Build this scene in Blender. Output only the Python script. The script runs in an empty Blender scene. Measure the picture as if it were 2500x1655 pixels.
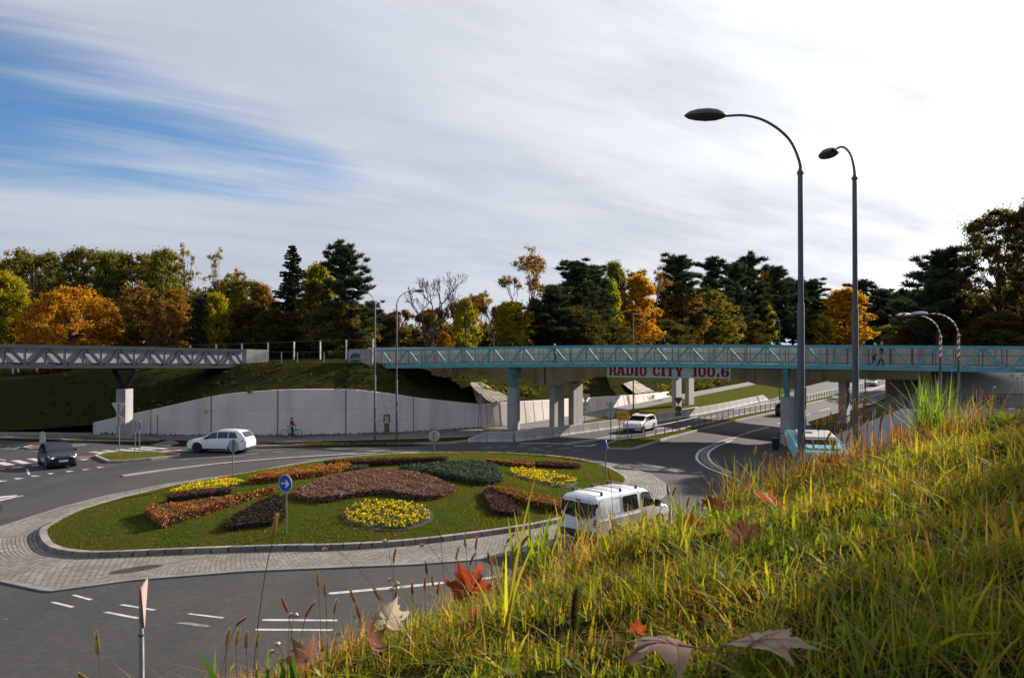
import bpy, bmesh, math, random
import numpy as np
from mathutils import Vector, Matrix

# ---------------------------------------------------------------- camera, light, sky
SC = bpy.context.scene
COL = SC.collection
CAMH = 7.8
F = 1946.0            # focal length in photo pixels (2500 wide)
HY = 844.0            # horizon row in the photo
cam_d = bpy.data.cameras.new("camera")
cam = bpy.data.objects.new("camera", cam_d); COL.objects.link(cam)
cam_d.sensor_width = 36.0
cam_d.lens = 36.0 * F / 2500.0
cam_d.clip_start = 0.05
cam_d.clip_end = 4000
cam.location = (0, 0, CAMH)
cam.rotation_euler = (math.radians(90) + math.atan((HY - 827.5) / F), 0, 0)
cam_d.dof.use_dof = True
cam_d.dof.focus_distance = 7.0
cam_d.dof.aperture_fstop = 14.0
SC.camera = cam
SUN_AZ = math.radians(47.7)      # to the right of straight ahead
SUN_EL = math.radians(22.6)
SUNV = Vector((math.sin(SUN_AZ) * math.cos(SUN_EL), math.cos(SUN_AZ) * math.cos(SUN_EL), math.sin(SUN_EL)))
sun_d = bpy.data.lights.new("sun", 'SUN')
sun_d.energy = 5.0
sun_d.angle = math.radians(0.5)
sun_d.color = (1.0, 0.91, 0.79)
sun = bpy.data.objects.new("sun", sun_d); COL.objects.link(sun)
sun.rotation_euler = SUNV.to_track_quat('Z', 'Y').to_euler()
SC.view_settings.view_transform = 'Standard'
SC.view_settings.look = 'None'
SC.view_settings.gamma = 1.0
SC.view_settings.use_curve_mapping = False
SC.view_settings.exposure = 1.12

def build_world():
    w = bpy.data.worlds.new("World"); SC.world = w; w.use_nodes = True
    nt = w.node_tree; nt.nodes.clear(); N = nt.nodes.new; L = nt.links.new
    def val(op, a, b=None, c=None, clamp=False):
        n = N('ShaderNodeMath'); n.operation = op; n.use_clamp = clamp
        for i, v in enumerate((a, b, c)):
            if v is None: continue
            if isinstance(v, (int, float)): n.inputs[i].default_value = v
            else: L(v, n.inputs[i])
        return n.outputs[0]
    def smooth(x, lo, hi):
        n = N('ShaderNodeMapRange'); n.interpolation_type = 'SMOOTHSTEP'
        L(x, n.inputs[0]); n.inputs[1].default_value = lo; n.inputs[2].default_value = hi
        return n.outputs[0]
    def rgbmix(f, a, b):
        n = N('ShaderNodeMix'); n.data_type = 'RGBA'
        if isinstance(f, (int, float)): n.inputs[0].default_value = f
        else: L(f, n.inputs[0])
        for i, v in ((6, a), (7, b)):
            if isinstance(v, tuple): n.inputs[i].default_value = (*v, 1)
            else: L(v, n.inputs[i])
        return n.outputs[2]
    tc = N('ShaderNodeTexCoord'); sep = N('ShaderNodeSeparateXYZ'); L(tc.outputs['Generated'], sep.inputs[0])
    dx, dy, dz = sep.outputs
    sky = N('ShaderNodeTexSky'); sky.sky_type = 'NISHITA'; sky.sun_disc = False
    sky.sun_elevation = SUN_EL; sky.sun_rotation = SUN_AZ
    sky.air_density = 1.0; sky.dust_density = 0.6; sky.ozone_density = 1.6
    # cloud layer coordinates: the direction laid on a flat layer overhead
    zz = val('ADD', val('MAXIMUM', dz, 0.0), 0.16)
    px = val('DIVIDE', dx, zz); py = val('DIVIDE', dy, zz)
    comb = N('ShaderNodeCombineXYZ'); L(px, comb.inputs[0]); L(py, comb.inputs[1])
    def noise(rot, sc, scale, detail, dist, off=0.0):
        m = N('ShaderNodeMapping'); m.vector_type = 'TEXTURE'; m.inputs['Rotation'].default_value = (0, 0, rot); m.inputs['Scale'].default_value = (1 / sc[0], 1 / sc[1], 1)
        m.inputs['Location'].default_value = (off, off * 0.7, 0)
        L(comb.outputs[0], m.inputs[0])
        n = N('ShaderNodeTexNoise'); n.inputs['Scale'].default_value = scale; n.inputs['Detail'].default_value = detail
        n.inputs['Roughness'].default_value = 0.58; n.inputs['Distortion'].default_value = dist
        L(m.outputs[0], n.inputs['Vector']); return n.outputs[0]
    n1 = noise(math.radians(28), (0.35, 1.3), 1.1, 7, 0.5)      # long cirrus streaks
    n2 = noise(math.radians(20), (0.8, 1.2), 0.7, 4, 0.2, 3.1)  # broad sheets
    n4 = noise(math.radians(32), (0.45, 1.5), 2.6, 9, 0.35, 1.3)  # wisps
    n3 = noise(math.radians(36), (0.25, 2.6), 1.6, 6, 0.9, 7.7) # fine combed streaks
    dyc = val('MAXIMUM', dy, 0.08)
    u = val('DIVIDE', dx, dyc); wv = val('DIVIDE', dz, dyc)
    # opening in the cloud to the left, a wedge that narrows to the right
    axis = val('SUBTRACT', 0.285, val('MULTIPLY', val('ADD', u, 0.64), 0.17))
    half = val('ADD', 0.026, val('MULTIPLY', val('MAXIMUM', val('SUBTRACT', -0.12, u), 0.0), 0.20))
    dist = val('SUBTRACT', wv, axis)
    q = val('DIVIDE', dist, half)
    gap = val('EXPONENT', val('MULTIPLY', val('MULTIPLY', q, q), -0.8))
    gap = val('MULTIPLY', gap, val('SUBTRACT', 1.0, smooth(u, -0.26, -0.06)))
    # thinner cloud over the whole upper left
    ul = val('MULTIPLY', val('SUBTRACT', 1.0, smooth(u, -0.75, -0.05)), smooth(wv, 0.14, 0.30))
    front = smooth(dy, -0.15, 0.55)
    cov = val('ADD', val('MULTIPLY', n1, 0.95), val('ADD', val('MULTIPLY', n3, 0.80), val('MULTIPLY', n4, 0.45)))
    cov = val('ADD', cov, val('ADD', val('MULTIPLY', front, 0.12), 0.13))
    cov = val('SUBTRACT', cov, val('MULTIPLY', gap, 0.66))
    cov = val('SUBTRACT', cov, val('MULTIPLY', ul, 0.30))
    cmask = smooth(cov, 0.40, 1.02)
    dot = N('ShaderNodeVectorMath'); dot.operation = 'DOT_PRODUCT'
    L(tc.outputs['Generated'], dot.inputs[0]); dot.inputs[1].default_value = SUNV
    sd = val('MAXIMUM', dot.outputs['Value'], 0.0)
    glow = val('POWER', sd, 7.0)
    mid = val('POWER', sd, 2.0)
    shade = val('ADD', val('MULTIPLY', n2, 0.55), val('ADD', val('MULTIPLY', n1, 0.35), val('MULTIPLY', n4, 0.55)))
    shade = smooth(shade, 0.50, 0.94)
    ccol = rgbmix(mid, (3.75, 4.1, 4.75), (5.7, 5.85, 6.15))
    ccol = rgbmix(shade, rgbmix(0.50, ccol, (2.7, 3.05, 3.7)), ccol)
    gl = N('ShaderNodeVectorMath'); gl.operation = 'SCALE'; gl.inputs[0].default_value = (5.2, 5.15, 5.0); L(val('MULTIPLY', glow, val('ADD', 0.35, val('MULTIPLY', shade, 1.0))), gl.inputs[3])
    addn = N('ShaderNodeVectorMath'); addn.operation = 'ADD'; L(ccol, addn.inputs[0]); L(gl.outputs[0], addn.inputs[1])
    # the clear sky itself, a little deeper
    skym = rgbmix(1.0, sky.outputs[0], sky.outputs[0])
    tint = N('ShaderNodeMix'); tint.data_type = 'RGBA'; tint.blend_type = 'MULTIPLY'; tint.inputs[0].default_value = 1.0
    L(skym, tint.inputs[6]); tint.inputs[7].default_value = (0.44, 0.66, 0.90, 1)
    out = rgbmix(cmask, tint.outputs[2], addn.outputs[0])
    bg = N('ShaderNodeBackground'); bg.inputs['Strength'].default_value = 0.068
    L(out, bg.inputs[0])
    wo = N('ShaderNodeOutputWorld'); L(bg.outputs[0], wo.inputs[0])
build_world()

# ---------------------------------------------------------------- helpers
def g(x, y, z=0.0):
    """photo pixel -> point on the level z"""
    Y = F * (CAMH - z) / (y - HY)
    return Vector(((x - 1250.0) / F * Y, Y, z))
def at(x, y, Y):
    return Vector(((x - 1250.0) / F * Y, Y, CAMH - (y - HY) / F * Y))
def hit(x, y, h):
    z = 0.0
    for _ in range(25):
        p = g(x, y, z); z = 0.5 * z + 0.5 * h(p.x, p.y)
    return Vector((p.x, p.y, h(p.x, p.y)))
def lerp(a, b, t): return a + (b - a) * t
def pl(x, pts):
    """piecewise linear lookup"""
    if x <= pts[0][0]: return pts[0][1]
    for (a, b), (c, d) in zip(pts, pts[1:]):
        if x <= c: return b + (d - b) * (x - a) / (c - a)
    return pts[-1][1]
def sm(x, pts):
    """smooth lookup (cosine between keys)"""
    if x <= pts[0][0]: return pts[0][1]
    for (a, b), (c, d) in zip(pts, pts[1:]):
        if x <= c:
            t = (x - a) / (c - a); t = t * t * (3 - 2 * t); return b + (d - b) * t
    return pts[-1][1]

def tag(o, label=None, cat=None, group=None, kind=None):
    if label: o['label'] = label
    if cat: o['category'] = cat
    if group: o['group'] = group
    if kind: o['kind'] = kind
    return o
def empty(name, loc, rz=0.0, label=None, cat=None, group=None):
    o = bpy.data.objects.new(name, None); COL.objects.link(o)
    o.location = loc; o.rotation_euler = (0, 0, rz); o.empty_display_size = 0.2
    return tag(o, label, cat, group)
def link_mesh(name, me, mats, parent=None, loc=None):
    o = bpy.data.objects.new(name, me); COL.objects.link(o)
    if mats is not None:
        for m in (mats if isinstance(mats, (list, tuple)) else [mats]):
            if len(me.materials) < (len(mats) if isinstance(mats, (list, tuple)) else 1): me.materials.append(m)
    if parent is not None: o.parent = parent
    if loc is not None: o.location = loc
    return o
def copy_tree(o, parent=None):
    c = o.copy(); COL.objects.link(c)
    if parent is not None: c.parent = parent; c.matrix_parent_inverse = o.matrix_parent_inverse.copy()
    for ch in list(o.children): copy_tree(ch, c)
    return c

class MB:
    def __init__(s): s.v = []; s.f = []; s.m = []; s.uv = None; s.mi = 0
    def add(s, vs, fs):
        n = len(s.v); s.v += [tuple(p) for p in vs]; s.f += [tuple(i + n for i in f) for f in fs]; s.m += [s.mi] * len(fs)
        return s
    def box(s, c, size, rot=None):
        x, y, z = (a / 2 for a in size); R = rot if rot is not None else Matrix.Identity(3)
        if R.__class__ is float: R = Matrix.Rotation(R, 3, 'Z')
        vs = [Vector(c) + R @ Vector((i * x, j * y, k * z)) for i in (-1, 1) for j in (-1, 1) for k in (-1, 1)]
        return s.add(vs, [(0, 1, 3, 2), (4, 6, 7, 5), (0, 4, 5, 1), (2, 3, 7, 6), (0, 2, 6, 4), (1, 5, 7, 3)])
    def bbox(s, c, size, bev=0.02, rot=None):
        """box with chamfered vertical and top edges"""
        bm = bmesh.new(); bmesh.ops.create_cube(bm, size=1.0)
        bmesh.ops.scale(bm, vec=size, verts=bm.verts)
        bmesh.ops.bevel(bm, geom=bm.edges[:], offset=bev, segments=2, affect='EDGES', profile=0.6)
        R = rot if rot is not None else Matrix.Identity(3)
        if R.__class__ is float: R = Matrix.Rotation(R, 3, 'Z')
        bm.verts.index_update()
        s.add([Vector(c) + R @ v.co for v in bm.verts], [[v.index for v in f.verts] for f in bm.faces]); bm.free(); return s
    def beam(s, a, b, w, h, up=(0, 0, 1)):
        a = Vector(a); b = Vector(b); d = b - a; L = d.length; d.normalize(); up = Vector(up)
        sx = d.cross(up)
        if sx.length < 1e-4: sx = d.cross(Vector((0, 1, 0)))
        sx.normalize(); uz = sx.cross(d)
        vs = [p + sx * (i * w / 2) + uz * (j * h / 2) for p in (a, b) for i, j in ((-1, -1), (1, -1), (1, 1), (-1, 1))]
        return s.add(vs, [(3, 2, 1, 0), (4, 5, 6, 7), (0, 1, 5, 4), (1, 2, 6, 5), (2, 3, 7, 6), (3, 0, 4, 7)])
    def tube(s, pts, r, n=8, cap=True):
        pts = [Vector(p) for p in pts]; m = len(pts)
        rs = r if isinstance(r, (list, tuple)) else [r] * m
        rings = []; ref = None
        for i, p in enumerate(pts):
            d = (pts[min(i + 1, m - 1)] - pts[max(i - 1, 0)])
            if d.length < 1e-9: d = Vector((0, 0, 1))
            d.normalize()
            if ref is None or abs(ref.dot(d)) > 0.98:
                ref = Vector((1, 0, 0)) if abs(d.x) < 0.9 else Vector((0, 1, 0))
            a = (ref - d * ref.dot(d)).normalized(); b = d.cross(a); ref = a
            rings.append([p + (a * math.cos(t) + b * math.sin(t)) * rs[i] for t in (2 * math.pi * k / n for k in range(n))])
        vs = [v for ring in rings for v in ring]; fs = []
        for i in range(m - 1):
            for k in range(n):
                fs.append((i * n + k, i * n + (k + 1) % n, (i + 1) * n + (k + 1) % n, (i + 1) * n + k))
        if cap: fs.append(tuple(range(n))[::-1]); fs.append(tuple((m - 1) * n + k for k in range(n)))
        return s.add(vs, fs)
    def prism(s, poly, z0, z1):
        """poly list of (x,y); z0,z1 numbers or callables"""
        n = len(poly); A = sum(poly[i][0] * poly[(i + 1) % n][1] - poly[(i + 1) % n][0] * poly[i][1] for i in range(n))
        if A < 0: poly = poly[::-1]
        f0 = z0 if callable(z0) else (lambda x, y: z0); f1 = z1 if callable(z1) else (lambda x, y: z1)
        vs = [(p[0], p[1], f0(p[0], p[1])) for p in poly] + [(p[0], p[1], f1(p[0], p[1])) for p in poly]
        fs = [tuple(range(n))[::-1], tuple(range(n, 2 * n))] + [(i, (i + 1) % n, n + (i + 1) % n, n + i) for i in range(n)]
        return s.add(vs, fs)
    def flat(s, poly, z):
        n = len(poly); A = sum(poly[i][0] * poly[(i + 1) % n][1] - poly[(i + 1) % n][0] * poly[i][1] for i in range(n))
        if A < 0: poly = poly[::-1]
        zf = z if callable(z) else (lambda x, y: z)
        return s.add([(p[0], p[1], zf(p[0], p[1])) for p in poly], [tuple(range(n))])
    def strip(s, pts, w, z, taper=None):
        """flat ribbon of width w along pts"""
        P = [Vector((p[0], p[1])) for p in pts]; vs = []; zf = z if callable(z) else (lambda x, y: z)
        for i, p in enumerate(P):
            d = (P[min(i + 1, len(P) - 1)] - P[max(i - 1, 0)]).normalized(); nrm = Vector((-d.y, d.x))
            ww = w[i] if isinstance(w, (list, tuple)) else w
            for sg in (-1, 1):
                q = p + nrm * sg * ww / 2; vs.append((q.x, q.y, zf(q.x, q.y)))
        return s.add(vs, [(2 * i, 2 * i + 2, 2 * i + 3, 2 * i + 1)[::-1] for i in range(len(P) - 1)])
    def curb(s, pts, w, z0, z1, closed=False):
        """raised ribbon (kerb) of width w along pts, with sides"""
        P = [Vector((p[0], p[1])) for p in pts]; n = len(P); vs = []
        for i, p in enumerate(P):
            if closed: d = (P[(i + 1) % n] - P[(i - 1) % n]).normalized()
            else: d = (P[min(i + 1, n - 1)] - P[max(i - 1, 0)]).normalized()
            nrm = Vector((-d.y, d.x)); a = p + nrm * w / 2; b = p - nrm * w / 2
            f0 = z0; f1 = z1
            vs += [(a.x, a.y, f0), (a.x, a.y, f1), (b.x, b.y, f1), (b.x, b.y, f0)]
        fs = []
        m = n if closed else n - 1
        for i in range(m):
            j = (i + 1) % n
            for k in range(3): fs.append((4 * i + k, 4 * i + k + 1, 4 * j + k + 1, 4 * j + k))
        if not closed: fs += [(0, 3, 2, 1), (4 * (n - 1), 4 * (n - 1) + 1, 4 * (n - 1) + 2, 4 * (n - 1) + 3)]
        return s.add(vs, fs)
    def lathe(s, prof, n=16, c=(0, 0, 0), axis='Z', sy=1.0):
        c = Vector(c); vs = []
        for r, z in prof:
            for k in range(n):
                t = 2 * math.pi * k / n; p = (r * math.cos(t), sy * r * math.sin(t), z)
                if axis == 'Y': p = (p[0], p[2], p[1])
                if axis == 'X': p = (p[2], p[0], p[1])
                vs.append(c + Vector(p))
        m = len(prof); fs = []
        for i in range(m - 1):
            for k in range(n): fs.append((i * n + k, i * n + (k + 1) % n, (i + 1) * n + (k + 1) % n, (i + 1) * n + k))
        return s.add(vs, fs)
    def grid(s, rows):
        nr = len(rows); nc = len(rows[0])
        return s.add([p for r in rows for p in r], [(i * nc + j, i * nc + j + 1, (i + 1) * nc + j + 1, (i + 1) * nc + j) for i in range(nr - 1) for j in range(nc - 1)])
    def build(s, name, mats, parent=None, smooth=False, world=False, label=None, cat=None, group=None, kind=None, origin=None, fix=True):
        me = bpy.data.meshes.new(name); V = np.array(s.v, dtype=float).reshape(-1, 3)
        loc = None
        if parent is not None and world:
            M = parent.matrix_basis.inverted()
            V = np.array([M @ Vector(p) for p in V])
        elif parent is None:
            if origin is None:
                origin = (float((V[:, 0].min() + V[:, 0].max()) / 2), float((V[:, 1].min() + V[:, 1].max()) / 2), float(V[:, 2].min()))
            loc = origin; V = V - np.array(origin)
        me.from_pydata([tuple(p) for p in V], [], s.f)
        ml = mats if isinstance(mats, (list, tuple)) else [mats]
        for m in ml: me.materials.append(m)
        if len(ml) > 1: me.polygons.foreach_set('material_index', s.m)
        if fix:
            bm = bmesh.new(); bm.from_mesh(me); bmesh.ops.recalc_face_normals(bm, faces=bm.faces); bm.to_mesh(me); bm.free()
        if s.uv is not None:
            uvl = me.uv_layers.new(name="UVMap")
            lv = np.empty(len(me.loops), dtype=np.int32); me.loops.foreach_get('vertex_index', lv)
            uvl.data.foreach_set('uv', np.array(s.uv, dtype=np.float32)[lv].ravel())
        if smooth:
            me.polygons.foreach_set('use_smooth', [True] * len(me.polygons))
            if smooth is not True:
                try: me.set_sharp_from_angle(angle=math.radians(smooth))
                except Exception: pass
        me.update()
        o = bpy.data.objects.new(name, me); COL.objects.link(o)
        if parent is not None: o.parent = parent
        if loc is not None: o.location = loc
        return tag(o, label, cat, group, kind)

def cards(name, mat, P, A, B, col, parent=None, loc=(0, 0, 0), shape='kite'):
    """many small leaf faces: centres P, half axes A and B, colours col (per face)"""
    n = len(P)
    if shape == 'kite':
        V = np.stack([P - A, P + B * 0.8 - A * 0.1, P + A, P - B * 0.8 - A * 0.1], 1)
    else:
        V = np.stack([P - A - B, P + A - B, P + A + B, P - A + B], 1)
    V = V.reshape(-1, 3)
    return raw_mesh(name, mat, V, np.arange(n * 4).reshape(-1, 4), np.repeat(col, 4, axis=0), parent, loc)
def raw_mesh(name, mat, V, Q, col=None, parent=None, loc=None):
    me = bpy.data.meshes.new(name); nv = len(V); nf = len(Q); k = Q.shape[1]
    me.vertices.add(nv); me.vertices.foreach_set('co', np.ascontiguousarray(V, dtype=np.float32).ravel())
    me.loops.add(nf * k); me.loops.foreach_set('vertex_index', np.ascontiguousarray(Q, dtype=np.int32).ravel())
    me.polygons.add(nf); me.polygons.foreach_set('loop_start', np.arange(nf, dtype=np.int32) * k)
    try: me.polygons.foreach_set('loop_total', np.full(nf, k, dtype=np.int32))
    except Exception: pass
    if col is not None:
        ca = me.color_attributes.new('Col', 'FLOAT_COLOR', 'POINT')
        c4 = np.ones((nv, 4), dtype=np.float32); c4[:, :3] = col; ca.data.foreach_set('color', c4.ravel())
    me.materials.append(mat); me.update(calc_edges=True)
    o = bpy.data.objects.new(name, me); COL.objects.link(o)
    if parent is not None: o.parent = parent
    if loc is not None: o.location = loc
    return o

# ---------------------------------------------------------------- materials
MATS = {}
def nodes_of(m):
    m.use_nodes = True; nt = m.node_tree; nt.nodes.clear(); return nt, nt.nodes.new, nt.links.new
def pbr(name, c, c2=None, scale=4.0, rough=0.8, metal=0.0, bump=0.0, bscale=None, spec=0.4, fine=0.0, stretch=(1, 1, 1), coat=0.0, detail=6, lo=0.35, hi=0.65, streak=None):
    m = bpy.data.materials.new(name); nt, N, L = nodes_of(m); MATS[name] = m
    b = N('ShaderNodeBsdfPrincipled'); o = N('ShaderNodeOutputMaterial'); L(b.outputs[0], o.inputs[0])
    b.inputs['Roughness'].default_value = rough; b.inputs['Metallic'].default_value = metal
    b.inputs['Specular IOR Level'].default_value = spec; b.inputs['Coat Weight'].default_value = coat
    if c2 is None: c2 = tuple(x * 0.82 for x in c)
    tc = N('ShaderNodeTexCoord'); mp = N('ShaderNodeMapping'); mp.inputs['Scale'].default_value = stretch
    L(tc.outputs['Object'], mp.inputs[0])
    n = N('ShaderNodeTexNoise'); n.inputs['Scale'].default_value = scale; n.inputs['Detail'].default_value = detail; n.inputs['Roughness'].default_value = 0.6
    L(mp.outputs[0], n.inputs['Vector'])
    mr = N('ShaderNodeMapRange'); mr.inputs[1].default_value = lo; mr.inputs[2].default_value = hi; L(n.outputs[0], mr.inputs[0])
    mx = N('ShaderNodeMix'); mx.data_type = 'RGBA'; L(mr.outputs[0], mx.inputs[0])
    mx.inputs[6].default_value = (*c, 1); mx.inputs[7].default_value = (*c2, 1)
    outc = mx.outputs[2]
    if fine:
        n2 = N('ShaderNodeTexNoise'); n2.inputs['Scale'].default_value = scale * 18; n2.inputs['Detail'].default_value = 3; L(tc.outputs['Object'], n2.inputs['Vector'])
        mr2 = N('ShaderNodeMapRange'); mr2.inputs[1].default_value = 0.3; mr2.inputs[2].default_value = 0.7; mr2.inputs[3].default_value = 1 - fine; mr2.inputs[4].default_value = 1 + fine; L(n2.outputs[0], mr2.inputs[0])
        ml = N('ShaderNodeVectorMath'); ml.operation = 'SCALE'; L(outc, ml.inputs[0]); L(mr2.outputs[0], ml.inputs[3]); outc = ml.outputs[0]
    if streak:
        mp3 = N('ShaderNodeMapping'); mp3.inputs['Scale'].default_value = streak[1]; L(tc.outputs['Object'], mp3.inputs[0])
        n3 = N('ShaderNodeTexNoise'); n3.inputs['Scale'].default_value = 1.0; n3.inputs['Detail'].default_value = 5; L(mp3.outputs[0], n3.inputs['Vector'])
        mr3 = N('ShaderNodeMapRange'); mr3.inputs[1].default_value = 0.5; mr3.inputs[2].default_value = 0.72; L(n3.outputs[0], mr3.inputs[0])
        mul = N('ShaderNodeMath'); mul.operation = 'MULTIPLY'; mul.inputs[1].default_value = streak[2]; L(mr3.outputs[0], mul.inputs[0])
        m3 = N('ShaderNodeMix'); m3.data_type = 'RGBA'; L(mul.outputs[0], m3.inputs[0]); L(outc, m3.inputs[6]); m3.inputs[7].default_value = (*streak[0], 1); outc = m3.outputs[2]
    L(outc, b.inputs['Base Color'])
    if bump:
        nb = N('ShaderNodeTexNoise'); nb.inputs['Scale'].default_value = bscale or scale * 6; nb.inputs['Detail'].default_value = 4; L(tc.outputs['Object'], nb.inputs['Vector'])
        bp = N('ShaderNodeBump'); bp.inputs['Strength'].default_value = bump; bp.inputs['Distance'].default_value = 0.02; L(nb.outputs[0], bp.inputs['Height']); L(bp.outputs[0], b.inputs['Normal'])
    return m
def glass(name, c=(0.01, 0.012, 0.015), rough=0.08):
    m = bpy.data.materials.new(name); nt, N, L = nodes_of(m)
    b = N('ShaderNodeBsdfPrincipled'); o = N('ShaderNodeOutputMaterial'); L(b.outputs[0], o.inputs[0])
    b.inputs['Base Color'].default_value = (*c, 1); b.inputs['Roughness'].default_value = rough; b.inputs['Specular IOR Level'].default_value = 0.7
    return m
def leaf_mat(name, trans=0.45, tint=(1.25, 1.15, 0.6), gloss=0.0):
    """foliage: colour from the mesh, light passes through the leaf"""
    m = bpy.data.materials.new(name); nt, N, L = nodes_of(m)
    a = N('ShaderNodeVertexColor'); a.layer_name = 'Col'
    d = N('ShaderNodeBsdfDiffuse'); t = N('ShaderNodeBsdfTranslucent'); mx = N('ShaderNodeMixShader'); o = N('ShaderNodeOutputMaterial')
    L(a.outputs[0], d.inputs[0])
    mt = N('ShaderNodeMix'); mt.data_type = 'RGBA'; mt.blend_type = 'MULTIPLY'; mt.inputs[0].default_value = 1; L(a.outputs[0], mt.inputs[6]); mt.inputs[7].default_value = (*tint, 1)
    L(mt.outputs[2], t.inputs[0]); mx.inputs[0].default_value = trans
    L(d.outputs[0], mx.inputs[1]); L(t.outputs[0], mx.inputs[2])
    last = mx.outputs[0]
    if gloss:
        gb = N('ShaderNodeBsdfGlossy'); gb.inputs['Roughness'].default_value = 0.45; gb.inputs[0].default_value = (0.8, 0.8, 0.8, 1)
        m2 = N('ShaderNodeMixShader'); m2.inputs[0].default_value = gloss; L(last, m2.inputs[1]); L(gb.outputs[0], m2.inputs[2]); last = m2.outputs[0]
    L(last, o.inputs[0]); return m

M_ASPH = pbr('asphalt', (0.046, 0.0445, 0.0435), (0.034, 0.0335, 0.034), scale=0.22, rough=0.9, bump=0.25, bscale=60, spec=0.25, fine=0.16, detail=8, streak=((0.024, 0.0235, 0.024), (0.5, 0.05, 1), 0.5))
M_PATH = pbr('path_asphalt', (0.125, 0.113, 0.105), (0.085, 0.08, 0.077), scale=0.5, rough=0.9, fine=0.18, bump=0.2, bscale=60)
M_PAINT = pbr('road_paint', (0.44, 0.44, 0.42), (0.22, 0.22, 0.21), scale=2.2, rough=0.7, fine=0.25, lo=0.45, hi=0.75)
M_PAINT_OLD = pbr('worn_road_paint', (0.22, 0.22, 0.215), (0.07, 0.07, 0.07), scale=3.0, rough=0.8, fine=0.3)
M_REDLANE = pbr('red_lane_paint', (0.20, 0.075, 0.06), (0.12, 0.06, 0.052), scale=2, rough=0.85, fine=0.25)
M_CONC = pbr('concrete', (0.35, 0.335, 0.32), (0.27, 0.26, 0.25), scale=0.9, rough=0.9, bump=0.15, bscale=25, fine=0.10, streak=((0.17, 0.155, 0.14), (1.3, 1.3, 0.12), 0.55))
M_CONCW = pbr('wall_concrete', (0.60, 0.535, 0.51), (0.52, 0.465, 0.445), scale=0.35, rough=0.9, bump=0.1, bscale=20, fine=0.06, streak=((0.27, 0.24, 0.22), (0.9, 0.9, 0.10), 0.4))
M_CONCB = pbr('weathered_concrete', (0.42, 0.31, 0.165), (0.29, 0.215, 0.12), scale=0.8, rough=0.92, bump=0.15, bscale=22, fine=0.10, streak=((0.09, 0.073, 0.05), (1.6, 1.6, 0.10), 0.6))
M_KERB = pbr('kerb_stone', (0.33, 0.31, 0.285), (0.22, 0.205, 0.19), scale=2.5, rough=0.9, bump=0.3, fine=0.18)
M_DARKJ = pbr('joint_dark', (0.055, 0.05, 0.05), rough=0.95)
M_CYAN = pbr('cyan_paint', (0.135, 0.335, 0.37), (0.105, 0.27, 0.305), scale=1.6, rough=0.6, fine=0.06, spec=0.15, streak=((0.10, 0.22, 0.22), (2.0, 2.0, 0.2), 0.35))
M_GREYST = pbr('grey_steel_paint', (0.026, 0.029, 0.037), (0.02, 0.023, 0.03), scale=1.5, rough=0.85, fine=0.08, spec=0.08)
M_GALV = pbr('galvanised_steel', (0.23, 0.235, 0.245), (0.16, 0.165, 0.175), scale=6, rough=0.45, metal=0.55, fine=0.12)
M_GALVD = pbr('dull_steel', (0.12, 0.122, 0.128), (0.085, 0.087, 0.093), scale=6, rough=0.5, metal=0.4, fine=0.1)
M_WHITE = pbr('white_paint', (0.72, 0.72, 0.72), (0.6, 0.6, 0.6), rough=0.5)
M_SIGNBACK = pbr('sign_back', (0.46, 0.455, 0.43), (0.36, 0.36, 0.345), scale=5, rough=0.5, metal=0.25)
M_BLUE = pbr('sign_blue', (0.012, 0.075, 0.42), (0.012, 0.065, 0.36), rough=0.4)
M_ORANGE = pbr('sign_orange', (0.72, 0.27, 0.015), (0.6, 0.22, 0.012), rough=0.5)
M_RED = pbr('red_paint', (0.50, 0.018, 0.03), (0.40, 0.014, 0.025), rough=0.5)
M_BLACK = pbr('black_rubber', (0.012, 0.012, 0.013), (0.02, 0.02, 0.02), rough=0.7)
M_BLACKP = pbr('black_plastic', (0.015, 0.015, 0.017), rough=0.45)
M_GLASS = glass('dark_glass')
M_CHROME = pbr('chrome', (0.6, 0.6, 0.62), rough=0.2, metal=1.0)
M_CARWHITE = pbr('white_car_paint', (0.72, 0.73, 0.74), (0.68, 0.69, 0.70), rough=0.28, coat=0.6, spec=0.5)
M_CARBLACK = pbr('dark_car_paint', (0.011, 0.012, 0.02), (0.010, 0.011, 0.018), rough=0.32, coat=0.25, spec=0.4)
M_CARSILV = pbr('silver_car_paint', (0.32, 0.33, 0.34), rough=0.3, coat=0.6, metal=0.5)
M_BUS = pbr('cyan_bus_paint', (0.03, 0.36, 0.42), (0.028, 0.32, 0.38), rough=0.35, coat=0.3)
M_LAMP = glass('headlamp_glass', (0.55, 0.56, 0.58), 0.12)
M_TAIL = glass('tail_lamp_glass', (0.30, 0.012, 0.02), 0.15)
M_SOIL = pbr('soil', (0.035, 0.026, 0.02), (0.022, 0.017, 0.013), scale=6, rough=0.95, bump=0.6, fine=0.3)
M_BARK = pbr('bark', (0.06, 0.047, 0.037), (0.036, 0.029, 0.024), scale=5, rough=0.95, stretch=(3, 3, 0.5))
M_LEAF = leaf_mat('foliage', 0.5)
M_HEDGE = leaf_mat('hedge_foliage', 0.14, (1.1, 1.0, 0.75))
M_NEEDLE = leaf_mat('needles', 0.22, (1.0, 1.0, 0.7))
M_BLADE = leaf_mat('grass_blades', 0.55, (1.2, 1.12, 0.45), gloss=0.012)
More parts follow.
